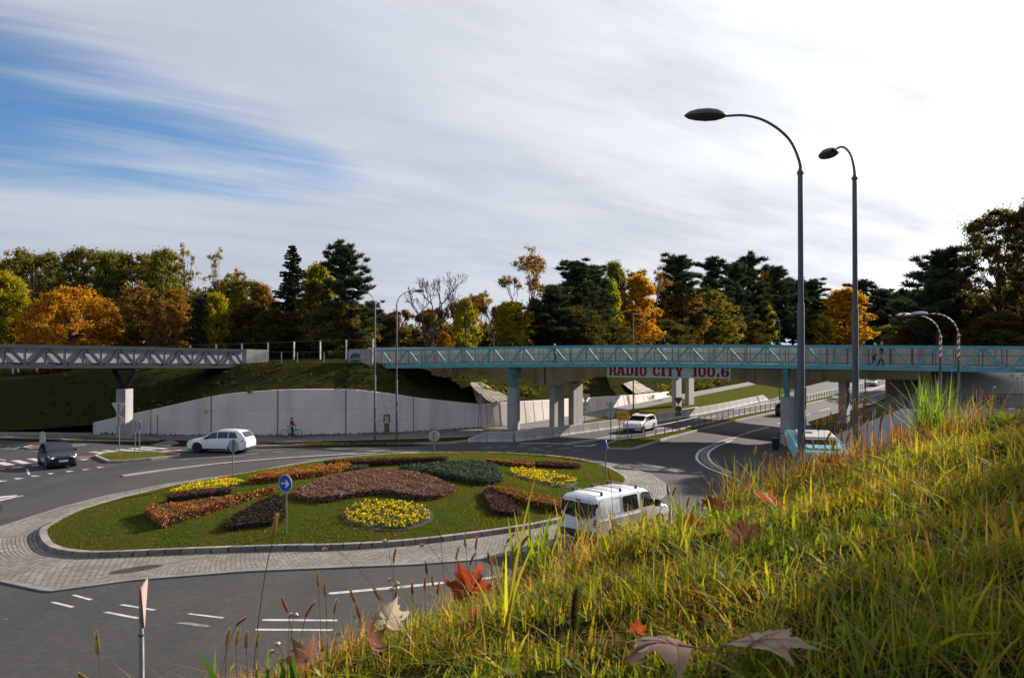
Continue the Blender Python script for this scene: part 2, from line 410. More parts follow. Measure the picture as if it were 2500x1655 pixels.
def grass_mat(name, c1, c2, c3, scale=0.5):
    m = bpy.data.materials.new(name); nt, N, L = nodes_of(m)
    b = N('ShaderNodeBsdfPrincipled'); o = N('ShaderNodeOutputMaterial'); L(b.outputs[0], o.inputs[0]); b.inputs['Roughness'].default_value = 1.0; b.inputs['Specular IOR Level'].default_value = 0.0
    tc = N('ShaderNodeTexCoord')
    def nz(s, d, lo, hi):
        n = N('ShaderNodeTexNoise'); n.inputs['Scale'].default_value = s; n.inputs['Detail'].default_value = d; n.inputs['Roughness'].default_value = 0.65; L(tc.outputs['Object'], n.inputs['Vector'])
        r = N('ShaderNodeMapRange'); r.inputs[1].default_value = lo; r.inputs[2].default_value = hi; L(n.outputs[0], r.inputs[0]); return r.outputs[0]
    m1 = N('ShaderNodeMix'); m1.data_type = 'RGBA'; L(nz(scale, 6, 0.38, 0.62), m1.inputs[0]); m1.inputs[6].default_value = (*c1, 1); m1.inputs[7].default_value = (*c2, 1)
    m2 = N('ShaderNodeMix'); m2.data_type = 'RGBA'; L(nz(scale * 9, 5, 0.45, 0.75), m2.inputs[0]); L(m1.outputs[2], m2.inputs[6]); m2.inputs[7].default_value = (*c3, 1)
    L(m2.outputs[2], b.inputs['Base Color'])
    bp = N('ShaderNodeBump'); bp.inputs['Strength'].default_value = 0.8; bp.inputs['Distance'].default_value = 0.06; L(nz(scale * 40, 4, 0.2, 0.8), bp.inputs['Height']); L(bp.outputs[0], b.inputs['Normal'])
    return m
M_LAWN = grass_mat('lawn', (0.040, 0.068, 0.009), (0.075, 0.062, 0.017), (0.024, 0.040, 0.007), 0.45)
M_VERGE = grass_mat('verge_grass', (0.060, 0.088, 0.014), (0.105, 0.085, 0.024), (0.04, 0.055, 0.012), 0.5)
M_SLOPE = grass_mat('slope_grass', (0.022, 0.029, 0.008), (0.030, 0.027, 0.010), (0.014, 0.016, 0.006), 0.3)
# ---------------------------------------------------------------- ground, roads, island, banks
def catmull(P, n, closed=False):
    P = [Vector(p) for p in P]; out = []; m = len(P); segs = m if closed else m - 1
    for i in range(segs):
        if closed: a, b, c, d = P[(i - 1) % m], P[i], P[(i + 1) % m], P[(i + 2) % m]
        else: a, b, c, d = P[max(i - 1, 0)], P[i], P[i + 1], P[min(i + 2, m - 1)]
        for k in range(n):
            t = k / n
            out.append(0.5 * ((2 * b) + (c - a) * t + (2 * a - 5 * b + 4 * c - d) * t * t + (3 * b - a - 3 * c + d) * t ** 3))
    if not closed: out.append(P[-1])
    return out
def gp(lst, z=0.0): return [g(x, y, z) for x, y in lst]
def xy(lst): return [(p[0], p[1]) for p in lst]

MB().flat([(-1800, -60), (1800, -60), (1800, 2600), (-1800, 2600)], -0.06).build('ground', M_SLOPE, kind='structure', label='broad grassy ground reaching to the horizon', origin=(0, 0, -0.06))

roadL = gp([(1629, 1025), (1752, 1003), (1877, 975)])
FAR = Vector((0.545, 0.838, 0)); PERP = Vector((0.838, -0.545, 0))
road_poly = [(-120, 18), (-40, 15), (-10, 12.5), (6, 12.5), (14, 17), (18, 27), (21, 40), (24.5, 58), (30.2, 81.6), (37, 91.6), (44.8, 101.5), (57.4, 121.4), (72, 143.5), (150, 262), (290, 474),
             (268, 480), (128, 268), (60, 160), (38.5, 118), (24.6, 95.8), (16.3, 84.2), (7.6, 73.2), (1.2, 66.2), (-0.3, 65.2), (-3.6, 64.9), (-8, 61.9), (-13, 61.2), (-20, 60.6), (-27, 62.0), (-34, 64.2), (-45, 66.0), (-70, 67.5), (-120, 69)]
MB().flat(road_poly, 0.0).build('road', M_ASPH, kind='structure', label='grey asphalt roundabout and its approach roads', origin=(0, 0, 0))

# ---- central island
KP = [(98, 1308), (106, 1334), (129, 1350), (167, 1358), (225, 1362), (322, 1359), (483, 1352), (699, 1345), (793, 1344), (922, 1338), (1019, 1330), (1115, 1319), (1212, 1306), (1299, 1292), (1370, 1277), (1450, 1252), (1506, 1221), (1531, 1189), (1533, 1172), (1488, 1147), (1437, 1132), (1380, 1122), (1280, 1114), (1150, 1110), (1000, 1113), (860, 1122), (740, 1138), (615, 1159), (520, 1176), (428, 1192), (355, 1209), (266, 1231), (177, 1260), (118, 1291)]
KER = gp(KP); IC = Vector((-6.4, 41.3, 0))
AP = [(119, 1446), (322, 1418), (599, 1396), (825, 1387), (1019, 1379), (1148, 1369), (1244, 1356), (1350, 1334), (1460, 1298), (1560, 1252), (1620, 1213), (1635, 1197), (1628, 1183), (1593, 1160), (1544, 1144), (1500, 1133), (1430, 1120), (1324, 1111), (1200, 1105), (1040, 1104), (900, 1110), (760, 1124), (591, 1157), (500, 1168), (414, 1181), (266, 1209), (148, 1239), (0, 1287)]
APR = gp(AP) + [Vector((-22.6, 31.2, 0)), Vector((-21.6, 28.9, 0)), g(0, 1421), g(60, 1434)]
def polar(P):
    P = catmull(P, 8, True); T = sorted((math.atan2(p.y - IC.y, p.x - IC.x), math.hypot(p.x - IC.x, p.y - IC.y)) for p in P)
    ang = np.array([t[0] for t in T]); rr = np.array([t[1] for t in T])
    ang = np.concatenate([ang - 2 * math.pi, ang, ang + 2 * math.pi]); rr = np.concatenate([rr, rr, rr])
    return lambda a: float(np.interp(a, ang, rr))
def polar_lin(P):
    Q = []
    for i in range(len(P)):
        a, b = P[i], P[(i + 1) % len(P)]
        Q += [a.lerp(b, k / 6) for k in range(6)]
    T = sorted((math.atan2(p.y - IC.y, p.x - IC.x), math.hypot(p.x - IC.x, p.y - IC.y)) for p in Q)
    ang = np.array([t[0] for t in T]); rr = np.array([t[1] for t in T])
    ang = np.concatenate([ang - 2 * math.pi, ang, ang + 2 * math.pi]); rr = np.concatenate([rr, rr, rr])
    return lambda a: float(np.interp(a, ang, rr))
RK = polar(KER); RA = polar_lin(APR)
def mound(x, y):
    dx, dy = x - IC.x, y - IC.y; d = math.hypot(dx, dy); t = d / max(RK(math.atan2(dy, dx)), 1e-3)
    return 0.20 + 0.85 * (1 - t * t) if t < 1 else 0.0
def ring_pt(a, r, z): return (IC.x + r * math.cos(a), IC.y + r * math.sin(a), z)
NA = 320
AA = [2 * math.pi * i / NA - math.pi for i in range(NA)]
# lawn of the mound
mb = MB(); rows = []
for k in range(0, 25):
    t = k / 24
    rows.append([ring_pt(a, max(0.02, t * (RK(a) - 0.28)), 0) for a in AA + [AA[0]]])
rows = [[(x, y, max(mound(x, y), 0.02) + 0.025 * math.sin(x * 2.1 + math.sin(y * 1.7)) * math.sin(y * 1.9) * (0.2 + 0.8 * (k < 23))) for x, y, _ in r] for k, r in enumerate(rows)]
mb.grid(rows)
mb.build('island_lawn', M_LAWN, smooth=True, kind='structure', label='grass mound of the roundabout island', origin=(IC.x, IC.y, 0))
def brick_mat(name, c1, c2, mort, bw, bh, ms, rough=0.9, bump=0.5):
    m = bpy.data.materials.new(name); nt, N, L = nodes_of(m)
    b = N('ShaderNodeBsdfPrincipled'); o = N('ShaderNodeOutputMaterial'); L(b.outputs[0], o.inputs[0]); b.inputs['Roughness'].default_value = rough; b.inputs['Specular IOR Level'].default_value = 0.25
    uv = N('ShaderNodeUVMap'); tc = N('ShaderNodeTexCoord')
    nd = N('ShaderNodeTexNoise'); nd.inputs['Scale'].default_value = 2.0; nd.inputs['Detail'].default_value = 3; L(tc.outputs['Object'], nd.inputs['Vector'])
    sub = N('ShaderNodeVectorMath'); sub.operation = 'SUBTRACT'; L(nd.outputs[1], sub.inputs[0]); sub.inputs[1].default_value = (0.5, 0.5, 0.5)
    sc = N('ShaderNodeVectorMath'); sc.operation = 'SCALE'; L(sub.outputs[0], sc.inputs[0]); sc.inputs[3].default_value = bh * 0.35
    ad = N('ShaderNodeVectorMath'); ad.operation = 'ADD'; L(uv.outputs[0], ad.inputs[0]); L(sc.outputs[0], ad.inputs[1])
    br = N('ShaderNodeTexBrick'); L(ad.outputs[0], br.inputs['Vector']); br.inputs['Scale'].default_value = 1.0
    br.inputs['Brick Width'].default_value = bw; br.inputs['Row Height'].default_value = bh; br.inputs['Mortar Size'].default_value = ms; br.inputs['Mortar Smooth'].default_value = 0.3; br.inputs['Bias'].default_value = 0.0
    br.inputs['Color1'].default_value = (*c1, 1); br.inputs['Color2'].default_value = (*c2, 1); br.inputs['Mortar'].default_value = (*mort, 1)
    n = N('ShaderNodeTexNoise'); n.inputs['Scale'].default_value = 0.7; n.inputs['Detail'].default_value = 6; L(tc.outputs['Object'], n.inputs['Vector'])
    r = N('ShaderNodeMapRange'); r.inputs[1].default_value = 0.3; r.inputs[2].default_value = 0.7; r.inputs[3].default_value = 0.72; r.inputs[4].default_value = 1.15; L(n.outputs[0], r.inputs[0])
    s2 = N('ShaderNodeVectorMath'); s2.operation = 'SCALE'; L(br.outputs[0], s2.inputs[0]); L(r.outputs[0], s2.inputs[3]); L(s2.outputs[0], b.inputs['Base Color'])
    bp = N('ShaderNodeBump'); bp.inputs['Strength'].default_value = bump; bp.inputs['Distance'].default_value = 0.02; bp.invert = True; L(br.outputs['Fac'], bp.inputs['Height']); L(bp.outputs[0], b.inputs['Normal'])
    return m
M_COBBLE = brick_mat('cobble_setts', (0.25, 0.23, 0.20), (0.155, 0.14, 0.122), (0.05, 0.046, 0.04), 0.21, 0.145, 0.018)
M_KSTONE = brick_mat('kerb_blocks', (0.26, 0.235, 0.21), (0.18, 0.16, 0.145), (0.06, 0.055, 0.05), 0.55, 2.0, 0.03)
M_EDGE = brick_mat('edge_blocks', (0.19, 0.19, 0.187), (0.16, 0.16, 0.157), (0.08, 0.108, 0.105), 1.0, 2.0, 0.014, bump=0.3)
def ringmesh(name, mat, prof, label):
    """prof: list of functions a -> (r, z), swept round the island; UV in metres"""
    mb = MB(); mb.uv = []; AL = AA + [AA[0] + 2 * math.pi]; acc = 0.0; prev = None; us = []
    for a in AL:
        r, _ = prof[-1](a if a < math.pi else a - 2 * math.pi); p = Vector((r * math.cos(a), r * math.sin(a)))
        if prev is not None: acc += (p - prev).length
        prev = p; us.append(acc)
    rows = []
    for k, f in enumerate(prof):
        row = []
        for a, u in zip(AL, us):
            r, z = f(a if a < math.pi else a - 2 * math.pi); row.append(ring_pt(a, r, z))
        rows.append(row)
    # v follows the profile
    for k, row in enumerate(rows):
        for i, (p, u) in enumerate(zip(row, us)):
            v = 0.0
            for q in range(k): v += (Vector(rows[q + 1][i]) - Vector(rows[q][i])).length
            mb.uv.append((u, v))
    mb.grid(rows)
    return mb.build(name, mat, kind='structure', label=label, origin=(IC.x, IC.y, 0))
ringmesh('island_kerb', M_KSTONE, [lambda a: (RK(a) - 0.30, 0.10), lambda a: (RK(a) - 0.29, 0.235), lambda a: (RK(a) - 0.01, 0.235), lambda a: (RK(a), 0.215), lambda a: (RK(a), 0.0)], 'stone kerb round the island lawn')
ringmesh('cobbled_apron', M_COBBLE, [lambda a: (RK(a) - 0.05, 0.045)] + [(lambda a, t=t: (lerp(RK(a), RA(a) - 0.28, t), 0.045)) for t in (0.25, 0.5, 0.75, 1.0)], 'cobbled ring of worn setts round the island')
ringmesh('apron_edge', M_EDGE, [lambda a: (RA(a) - 0.30, 0.055), lambda a: (RA(a) - 0.02, 0.055), lambda a: (RA(a), 0.04), lambda a: (RA(a), -0.01)], 'grey flush kerb round the cobbles')

# ---- markings
def quads(zs, ox, oy, s): return [[(ox + x / s, oy + y / s) for x, y in q] for q in zs]
def marks(name, mat, polys, z, label):
    mb = MB()
    for i, q in enumerate(polys): mb.flat(xy(gp(q)), z)
    return mb.build(name, mat, kind='structure', label=label)
red = quads([[(-200, 400), (-60, 380), (460, 327), (460, 345), (0, 402), (-200, 425)], [(900, 262), (960, 248), (1180, 240), (1110, 262), (1000, 290), (930, 300)], [(1400, 214), (1500, 206), (2050, 178), (2150, 186), (1900, 205), (1560, 222)], [(-200, 372), (180, 352), (450, 318), (450, 330), (-150, 392)]], 0, 1060, 4.738)
marks('red_crossing_lane', M_REDLANE, red, 0.004, 'worn red cycle crossing beside the zebra')
zeb = quads([[(-220, 372), (-110, 362), (30, 402), (-80, 412)], [(-60, 324), (55, 318), (188, 352), (70, 362)], [(130, 303), (232, 296), (382, 336), (270, 343)], [(310, 282), (400, 275), (545, 305), (440, 312)],
             [(1015, 204), (1100, 197), (1365, 219), (1262, 228)], [(1170, 190), (1240, 183), (1515, 204), (1420, 212)], [(1330, 177), (1400, 170), (1655, 190), (1580, 198)], [(1480, 163), (1560, 155), (1825, 179), (1740, 185)], [(1610, 150), (1660, 143), (1965, 164), (1900, 171)],
             [(165, 377), (290, 370), (240, 386), (120, 390)], [(365, 357), (455, 347), (455, 360), (380, 364)], [(-60, 402), (80, 392), (20, 408), (-60, 412)], [(1730, 205), (1835, 204), (1800, 212), (1750, 213)], [(1890, 190), (1990, 189), (1960, 196), (1900, 197)], [(2050, 180), (2120, 176), (2100, 183), (2050, 185)], [(1600, 219), (1700, 216), (1660, 224)], [(945, 290), (1035, 284), (1000, 296), (950, 299)]], 0, 1060, 4.738)
marks('zebra_stripes', M_PAINT, zeb, 0.009, 'white zebra stripes across the left road')
gv = quads([[(355, 475), (490, 475), (410, 491)], [(160, 503), (300, 503), (200, 519)], [(-20, 533), (100, 533), (0, 549)], [(758, 421), (870, 421), (790, 435)], [(948, 402), (1060, 400), (980, 411)], [(1118, 376), (1225, 376), (1150, 388)], [(550, 448), (640, 446), (590, 462)],
            [(308, 400), (330, 400), (360, 465), (333, 468)], [(-60, 722), (205, 700), (215, 706), (160, 718), (-60, 748)], [(-80, 768), (270, 703), (282, 707), (0, 770), (-80, 785)],
            [(-100, 150), (-20, 116), (0, 122), (-60, 158)], [(400, 352), (410, 352)] and [(840, 127), (1000, 117), (1005, 121), (850, 132)], [(0, 283), (80, 296), (75, 301), (0, 290)]], 0, 1060, 4.738)
marks('give_way_marks', M_PAINT, gv, 0.006, 'white give way triangles and lines at the left entry')
hat = quads([[(-20, 122), (40, 122), (0, 142), (-40, 142)], [(75, 160), (135, 128), (150, 130), (95, 163)], [(165, 168), (235, 139), (250, 141), (185, 171)], [(260, 176), (320, 149), (338, 151), (280, 179)], [(0, 118), (400, 150), (405, 154), (0, 124)], [(0, 158), (470, 194), (465, 198), (0, 163)]], 0, 1060, 4.738)
marks('hatched_marks', M_PAINT_OLD, hat, 0.006, 'faded hatched markings on the far left road')
near = quads([[(547, 934), (580, 930), (714, 966), (682, 972)], [(388, 988), (418, 983), (578, 1020), (545, 1027)], [(908, 1007), (950, 1003), (1196, 1043), (1160, 1050)], [(788, 1064), (830, 1058), (1075, 1104), (1035, 1112)], [(1423, 1076), (1450, 1071), (1711, 1100), (1688, 1110)], [(1995, 1115), (2010, 1113), (2560, 1118), (2560, 1130), (1990, 1127)], [(1940, 1188), (1960, 1186), (2530, 1190), (2530, 1203), (1945, 1200)]], 0, 1150, 3.104)
near += quads([[(625, 921), (640, 914), (1130, 868), (1550, 828), (1560, 842), (1130, 886), (650, 928)], [(1560, 835), (1900, 790), (1900, 802), (1560, 848)]], 600, 1150, 3.104)
marks('lane_dashes', M_PAINT, near, 0.006, 'white lane dashes on the near carriageway')
marks('worn_dashes', M_PAINT_OLD, quads([[(1320, 1142), (1440, 1138), (1600, 1163), (1560, 1176)], [(40, 1115), (75, 1113), (60, 1122)]], 0, 1150, 3.104), 0.006, 'worn faint dashes on the near carriageway')
arrow = quads([[(303, 517), (470, 546), (560, 556), (640, 580), (785, 617), (770, 629), (610, 592), (540, 585), (440, 575)], [(728, 623), (800, 618), (788, 598), (900, 612), (1020, 657), (1005, 661), (940, 645), (905, 652), (945, 674), (935, 680)]], 1500, 1040, 5.92)
marks('arrow_marking', M_PAINT_OLD, arrow, 0.006, 'faded white double arrow on the asphalt')
back = []
for x, y, l in [(1180, 1092, 22), (1218, 1090, 20), (1262, 1089, 24), (1190, 1104, 30), (1228, 1102, 28), (1152, 1109, 44), (1215, 1110.5, 40), (1275, 1110.5, 34), (1300, 1098, 30), (1330, 1089, 20), (1362, 1094, 30), (1290, 1094, 26), (1395, 1099, 24), (1330, 1102, 18), (1055, 1103, 30), (1005, 1098, 18)]:
    back.append([(x, y), (x + l, y - 0.9), (x + l, y + 0.5), (x + 1, y + 1.2)])
back += quads([[(560 * 0, 0)]], 0, 0, 1) and []
back += [[(829, 1104.5), (878, 1103), (878, 1104.6), (832, 1106)], [(888, 1100.5), (935, 1098.5), (968, 1100.5), (935, 1102.3)], [(667, 1103), (700, 1101.5), (700, 1103), (668, 1104.2)], [(600, 1107.5), (632, 1106), (632, 1107.5), (601, 1108.7)], [(795, 1096.5), (832, 1095.5), (832, 1096.5), (796, 1097.5)]]
marks('entry_dashes', M_PAINT_OLD, back, 0.006, 'rows of short worn dashes behind the island')
wl = MB()
wl.strip(gp([(1369, 1083.5), (1440, 1073.5), (1505, 1062), (1560, 1054), (1625, 1043)]), 0.22, 0.006)
wl.strip(gp([(1380, 1085.5), (1450, 1075.5), (1510, 1065), (1560, 1057.5)]), 0.16, 0.006)
for a, b in [((1785, 1071), (1877, 1042))]: wl.strip(gp([a, (1830, 1054), b]), 0.16, 0.006)
wl.strip(gp([(2081, 962.6), (2140, 946.5), (2197, 929.5), (2225, 921)]), 0.30, 0.006)
for a, b in [((1964, 1014.5), (1978, 1010)), ((2001, 1003.3), (2025, 996)), ((2088, 978), (2108, 972.5)), ((2122, 968.5), (2140, 963.5)), ((2151, 960.5), (2168, 955.5)), ((2180, 951.5), (2196, 947)), ((2076, 949), (2092, 946)), ((1898, 1034), (1912, 1030)), ((1820, 994.5), (1840, 990.5)), ((1855, 985), (1880, 979)), ((1715, 1022), (1752, 1014)), ((1690, 1027), (1712, 1022))]:
    wl.strip(gp([a, b]), 0.16, 0.006)
wl.strip(gp([(1270, 1082.5), (1330, 1081.5), (1368, 1083)]), 0.3, 0.006)
wl.strip(gp([(1455, 1084.5), (1440, 1088), (1400, 1088.5)]), 0.3, 0.006)
wl.build('far_road_lines', M_PAINT, kind='structure', label='white lane lines on the road under the bridges')
# raised lane divider between the two lanes on the far side
dv = catmull(gp([(300, 1162.5), (420, 1146), (560, 1130.5), (680, 1120.5), (800, 1112.8), (919, 1107.2), (1022, 1106.2), (1100, 1107)]), 6)
MB().curb(dv, 0.32, 0.0, 0.07).build('lane_divider', M_KERB, kind='structure', label='long low kerb dividing the far lanes')
dv2 = gp([(440, 1121), (560, 1113.5), (600, 1112)])
MB().strip(dv2, 0.25, 0.006).build('edge_line', M_PAINT_OLD, kind='structure', label='faded edge line behind the splitter island')
# curved divider on the right approach
oL = catmull(gp([(1785.5, 1068), (1760, 1077), (1736.5, 1087), (1711, 1098), (1701, 1111), (1704, 1124.5), (1724.7, 1139.7), (1753, 1151.5), (1804, 1172)]), 5)
iL = catmull(gp([(1787, 1074), (1770, 1081), (1753, 1087.5), (1736.5, 1097.5), (1728, 1108), (1733, 1122.8), (1748, 1136.3), (1770, 1146.5), (1786, 1153)]), 5)
mb = MB(); mb.strip(oL, 0.2, 0.006); mb.strip(iL, 0.2, 0.006)
mb.build('divider_lines', M_PAINT, kind='structure', label='white curved lines either side of the cobbled divider')
mb = MB(); mb.uv = []; rows = [[], [], [], []]; acc = 0
for i, (a, b) in enumerate(zip(oL[:-2], iL)):
    if i: acc += (oL[i] - oL[i - 1]).length
    A_ = a.lerp(b, 0.24); B_ = a.lerp(b, 0.78)
    for r, (p, z) in enumerate(((A_, 0.0), (A_, 0.07), (B_, 0.07), (B_, 0.0))): rows[r].append((p.x, p.y, z))
for r in range(4): mb.uv += [(k * 0.4, (0, 0.07, 0.9, 0.97)[r]) for k in range(len(rows[r]))]
mb.grid(rows).build('curved_divider', M_COBBLE, kind='structure', label='low cobbled divider curving into the right approach')

# ---- kerbed islands and verges
def kerbed(name, poly, h, mat, label, kw=0.18, kname='kerb'):
    P = [Vector((p[0], p[1], 0)) for p in poly]
    MB().flat(xy(P), h - 0.01).build(name, mat, kind='structure', label=label)
    MB().curb(P, kw, -0.01, h + 0.02, closed=True).build(kname, M_KERB, kind='structure', label='pale kerb edging the ' + name.replace('_', ' '))
kerbed('splitter_island', gp([(234, 1115.5), (266, 1129), (302, 1128.6), (370, 1122.5), (437, 1115), (437, 1112), (390, 1107.5), (295, 1105), (249, 1110.6)]), 0.14, M_VERGE, 'small kerbed grass island at the left entry')
kerbed('refuge_island', gp([(58, 1094), (80, 1098), (118, 1096), (112, 1090), (80, 1090)]), 0.12, M_REDLANE, 'small refuge island behind the black car')
kerbed('median_strip', gp([(1478, 1089), (1486, 1097), (1545, 1097.5), (1575, 1089), (1629, 1071), (1711, 1050), (1789, 1030), (1894, 1006), (1966, 987.5), (2035, 972), (2029, 967), (1885, 1001), (1775, 1023.5), (1655, 1053.5), (1586, 1067.5), (1506, 1078)]), 0.13, M_VERGE, 'grass median under the railing')
kerbed('verge', [(-120, 71.0), (-70, 69.2), (-44, 67.6), (-38, 66.6), (-36.5, 65.6), (-31, 65.0), (-29, 65.6), (-34, 67.2), (-45, 69.2), (-70, 70.8), (-120, 72.4)], 0.10, M_VERGE, 'narrow verge at the foot of the left slope')
kerbed('roadside_verge', gp([(604, 1088), (607, 1092.5), (760, 1087), (919, 1084), (1091, 1083.5), (1142, 1077.5), (1225, 1073.5), (1180, 1064), (1078, 1071), (900, 1076.5), (700, 1081)]), 0.12, M_VERGE, 'leaf strewn verge between road and cycle path')
MB().flat([(-120, 73.5), (-70, 71.6), (-44, 70.0), (-36.8, 69.0), (-30, 66.4), (-24, 64.6), (-20.0, 63.4), (-14, 64.6), (-6, 66.1), (-1.5, 69.5), (-3, 75.1), (-8.2, 71.9), (-13.9, 69.6), (-19.5, 68.5), (-25.7, 68.5), (-30.7, 68.8), (-37, 70.2), (-37.6, 71.5), (-70, 74), (-120, 77)], 0.03).build('cycle_path', M_PATH, kind='structure', label='asphalt cycle path along the foot of the wall', origin=(-40, 68, 0.03))
MB().flat(xy(gp([(366, 1087), (420, 1073), (440, 1083), (412, 1090)])), 0.04).build('path_ramp', M_PATH, kind='structure', label='pale path ramp down to the crossing')
# strip between wall and barrier
MB().flat([(-3.6, 65.0), (-0.3, 65.1), (1.2, 66.1), (7.6, 73.1), (16.3, 84.1), (24.6, 95.7), (38.5, 117.9), (60, 160), (128, 268), (120, 272), (52, 173), (30, 133), (24, 122), (16.4, 107), (8.9, 93), (3.1, 83.1), (-0.4, 77.8), (-2.9, 75.3), (-1.5, 69.4), (-5.5, 66.2)], 0.045).build('wide_verge', M_VERGE, kind='structure', label='grass strip between barrier and lit wall', origin=(10, 85, 0.045))
w2 = [(-2.9, 75.2), (-0.4, 77.7), (3.1, 83.0), (8.9, 92.9), (16.4, 106.9), (24, 121.9), (30, 133), (52, 173), (90, 240)]
off = [(x + 0.84 * w, y - 0.54 * w) for (x, y), w in zip(w2, (3.0, 4.2, 4.4, 3.6, 3.4, 3.6, 3.6, 3.6, 3.6))]
MB().flat(w2 + off[::-1], 0.07).build('foot_path', M_PATH, kind='structure', label='grey path climbing beside the lit wall', origin=(10, 85, 0.07))
MB().flat([(1.5, 68.5), (4.5, 72.3), (8.3, 77.0), (6.0, 79.2), (1.8, 75.2), (-0.6, 71.5)], 0.075).build('pier_paving', M_PATH, kind='structure', label='paving around the bridge piers')
MB().flat(xy(gp([(1634, 1018), (1662, 1000), (1700, 993), (1732, 1003), (1700, 1010)])), 0.06).build('barrier_paving', M_CONC, kind='structure', label='paving behind the barrier by the far piers')

# ---- hillside behind the left road and the retaining walls
RIBS = [(-140, 80, 0, -140, 88, 4.9), (-75, 74.3, 0, -76, 81.2, 4.5), (-50, 72.6, 0, -51, 79.4, 4.6), (-37.6, 71.4, 0.75, -44, 79.0, 5.2), (-33.3, 70.0, 1.7, -37, 78.0, 5.7), (-30.7, 69.5, 2.25, -31, 79.5, 5.9), (-25.2, 69.1, 3.42, -25.5, 77.2, 6.05), (-19.5, 69.1, 3.88, -19.5, 76.2, 6.15), (-14, 70.2, 3.82, -14.5, 76.8, 6.1), (-10.3, 71.4, 3.32, -11, 79.5, 5.7),
        (-8.3, 72.5, 2.92, -10, 82.5, 5.4), (-3.3, 75.8, 2.15, -8.5, 86, 5.2), (-0.6, 78.3, 2.12, -7.5, 88.5, 5.2), (2.8, 83.6, 1.95, -5.5, 92, 5.3), (7.0, 90.8, 1.72, -1, 97, 5.5), (9.6, 95.2, 1.58, 1.5, 101, 5.5), (15.8, 107, 1.1, 8, 113, 5.5), (23.7, 122.5, 0.62, 16, 129, 5.5), (29.5, 133, 0.03, 22, 139, 5.5), (51.5, 174, 0.03, 43, 180, 5.5), (89.5, 241, 0.03, 80, 248, 5.5)]
def hill_mesh(ribs, far, label, rnd, outward=None):
    A_ = catmull([r[:3] for r in ribs], 7); B_ = catmull([r[3:] for r in ribs], 7); rows = []
    rn = random.Random(rnd)
    for k in range(13):
        t = k / 12; e = t * t * (3 - 2 * t) * 0.35 + t * 0.65
        rows.append([(lerp(a.x, b.x, t) + (rn.uniform(-.1, .1) if 0 < k < 12 else 0), lerp(a.y, b.y, t), lerp(a.z, b.z, e) + (rn.uniform(-.05, .05) if 0 < k < 12 else 0)) for a, b in zip(A_, B_)])
    for dd, dz in far:
        rows.append([(b.x + (outward or (b - a).normalized()).x * dd, b.y + (outward or (b - a).normalized()).y * dd, b.z + dz) for a, b in zip(A_, B_)])
    return MB().grid(rows).build('hillside', M_SLOPE, smooth=True, kind='structure', label=label, origin=(0, 80, 0))
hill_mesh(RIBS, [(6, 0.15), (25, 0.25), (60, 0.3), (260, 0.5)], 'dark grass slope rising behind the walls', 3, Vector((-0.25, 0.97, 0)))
def hill_z(x, y, ribs=RIBS):
    """height of the hillside by nearest rib interpolation"""
    best = None
    A_ = HILL_A; B_ = HILL_B
    for a, b in zip(A_, B_):
        dx, dy = b.x - a.x, b.y - a.y; L2 = dx * dx + dy * dy; t = ((x - a.x) * dx + (y - a.y) * dy) / L2; tc = min(max(t, 0), 1)
        d = math.hypot(a.x + dx * tc - x, a.y + dy * tc - y)
        if best is None or d < best[0]:
            e = tc * tc * (3 - 2 * tc) * 0.35 + tc * 0.65; best = (d, lerp(a.z, b.z, e))
    return best[1]
HILL_A = catmull([r[:3] for r in RIBS], 7); HILL_B = catmull([r[3:] for r in RIBS], 7)
RIBR = [(30.5, 69, 0.0, 46, 63.5, 6.2), (31.5, 75, 0.0, 45, 70, 6.2), (33.5, 80, 0.0, 45, 74, 6.2), (39.5, 91, 0, 50, 84, 6.2), (47.5, 101, 0, 58, 94, 6.2), (60, 121, 0, 70, 114, 6.2), (75, 143, 0, 85, 136, 6.2), (110, 196, 0, 120, 190, 6.2), (300, 480, 0, 310, 470, 6.2)]
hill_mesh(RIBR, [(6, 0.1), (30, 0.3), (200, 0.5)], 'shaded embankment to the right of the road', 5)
# pitched stone paving under the bridges, laid on the slope
def ray_hill(x, y, lift=0.0):
    """first point of the hillside seen at a photo pixel"""
    Y = 60.0
    while Y < 240:
        X = (x - 1250) / F * Y; z = CAMH - (y - HY) * Y / F; h = hill_z(X, Y) + lift
        if h >= z: return Vector((X, Y, h))
        Y += 0.15
    return at(x, y, 100)
def on_hill(px, lift): return [ray_hill(x, y, lift) for x, y in px]
M_PITCH = brick_mat('pitched_slabs', (0.33, 0.29, 0.235), (0.27, 0.235, 0.19), (0.05, 0.042, 0.033), 3.2, 0.42, 0.05)
def paving(c, label):
    c = [Vector(p) for p in c]; mb = MB(); mb.uv = []; rows = []
    n = 8; rn = random.Random(len(label))
    for i in range(n + 1):
        row = []
        for j in range(n + 1):
            p = c[0].lerp(c[1], j / n).lerp(c[3].lerp(c[2], j / n), i / n); row.append((p.x, p.y, p.z + rn.uniform(-.03, .03))); mb.uv.append((i / n * 7, j / n * 3.4))
        rows.append(row)
    mb.grid(rows).build('slope_paving', M_PITCH, kind='structure', label=label)
paving([(-4.3, 82, 4.02), (-3.3, 84.2, 3.98), (0.35, 79.4, 2.38), (-3.35, 75.85, 2.36)], 'pitched stone paving on the slope under the left bridge end')
paving([(15.7, 113, 2.45), (18.4, 119.5, 2.65), (20.9, 116.8, 1.12), (16.6, 107.4, 1.36)], 'pitched stone paving on the slope beyond the piers')

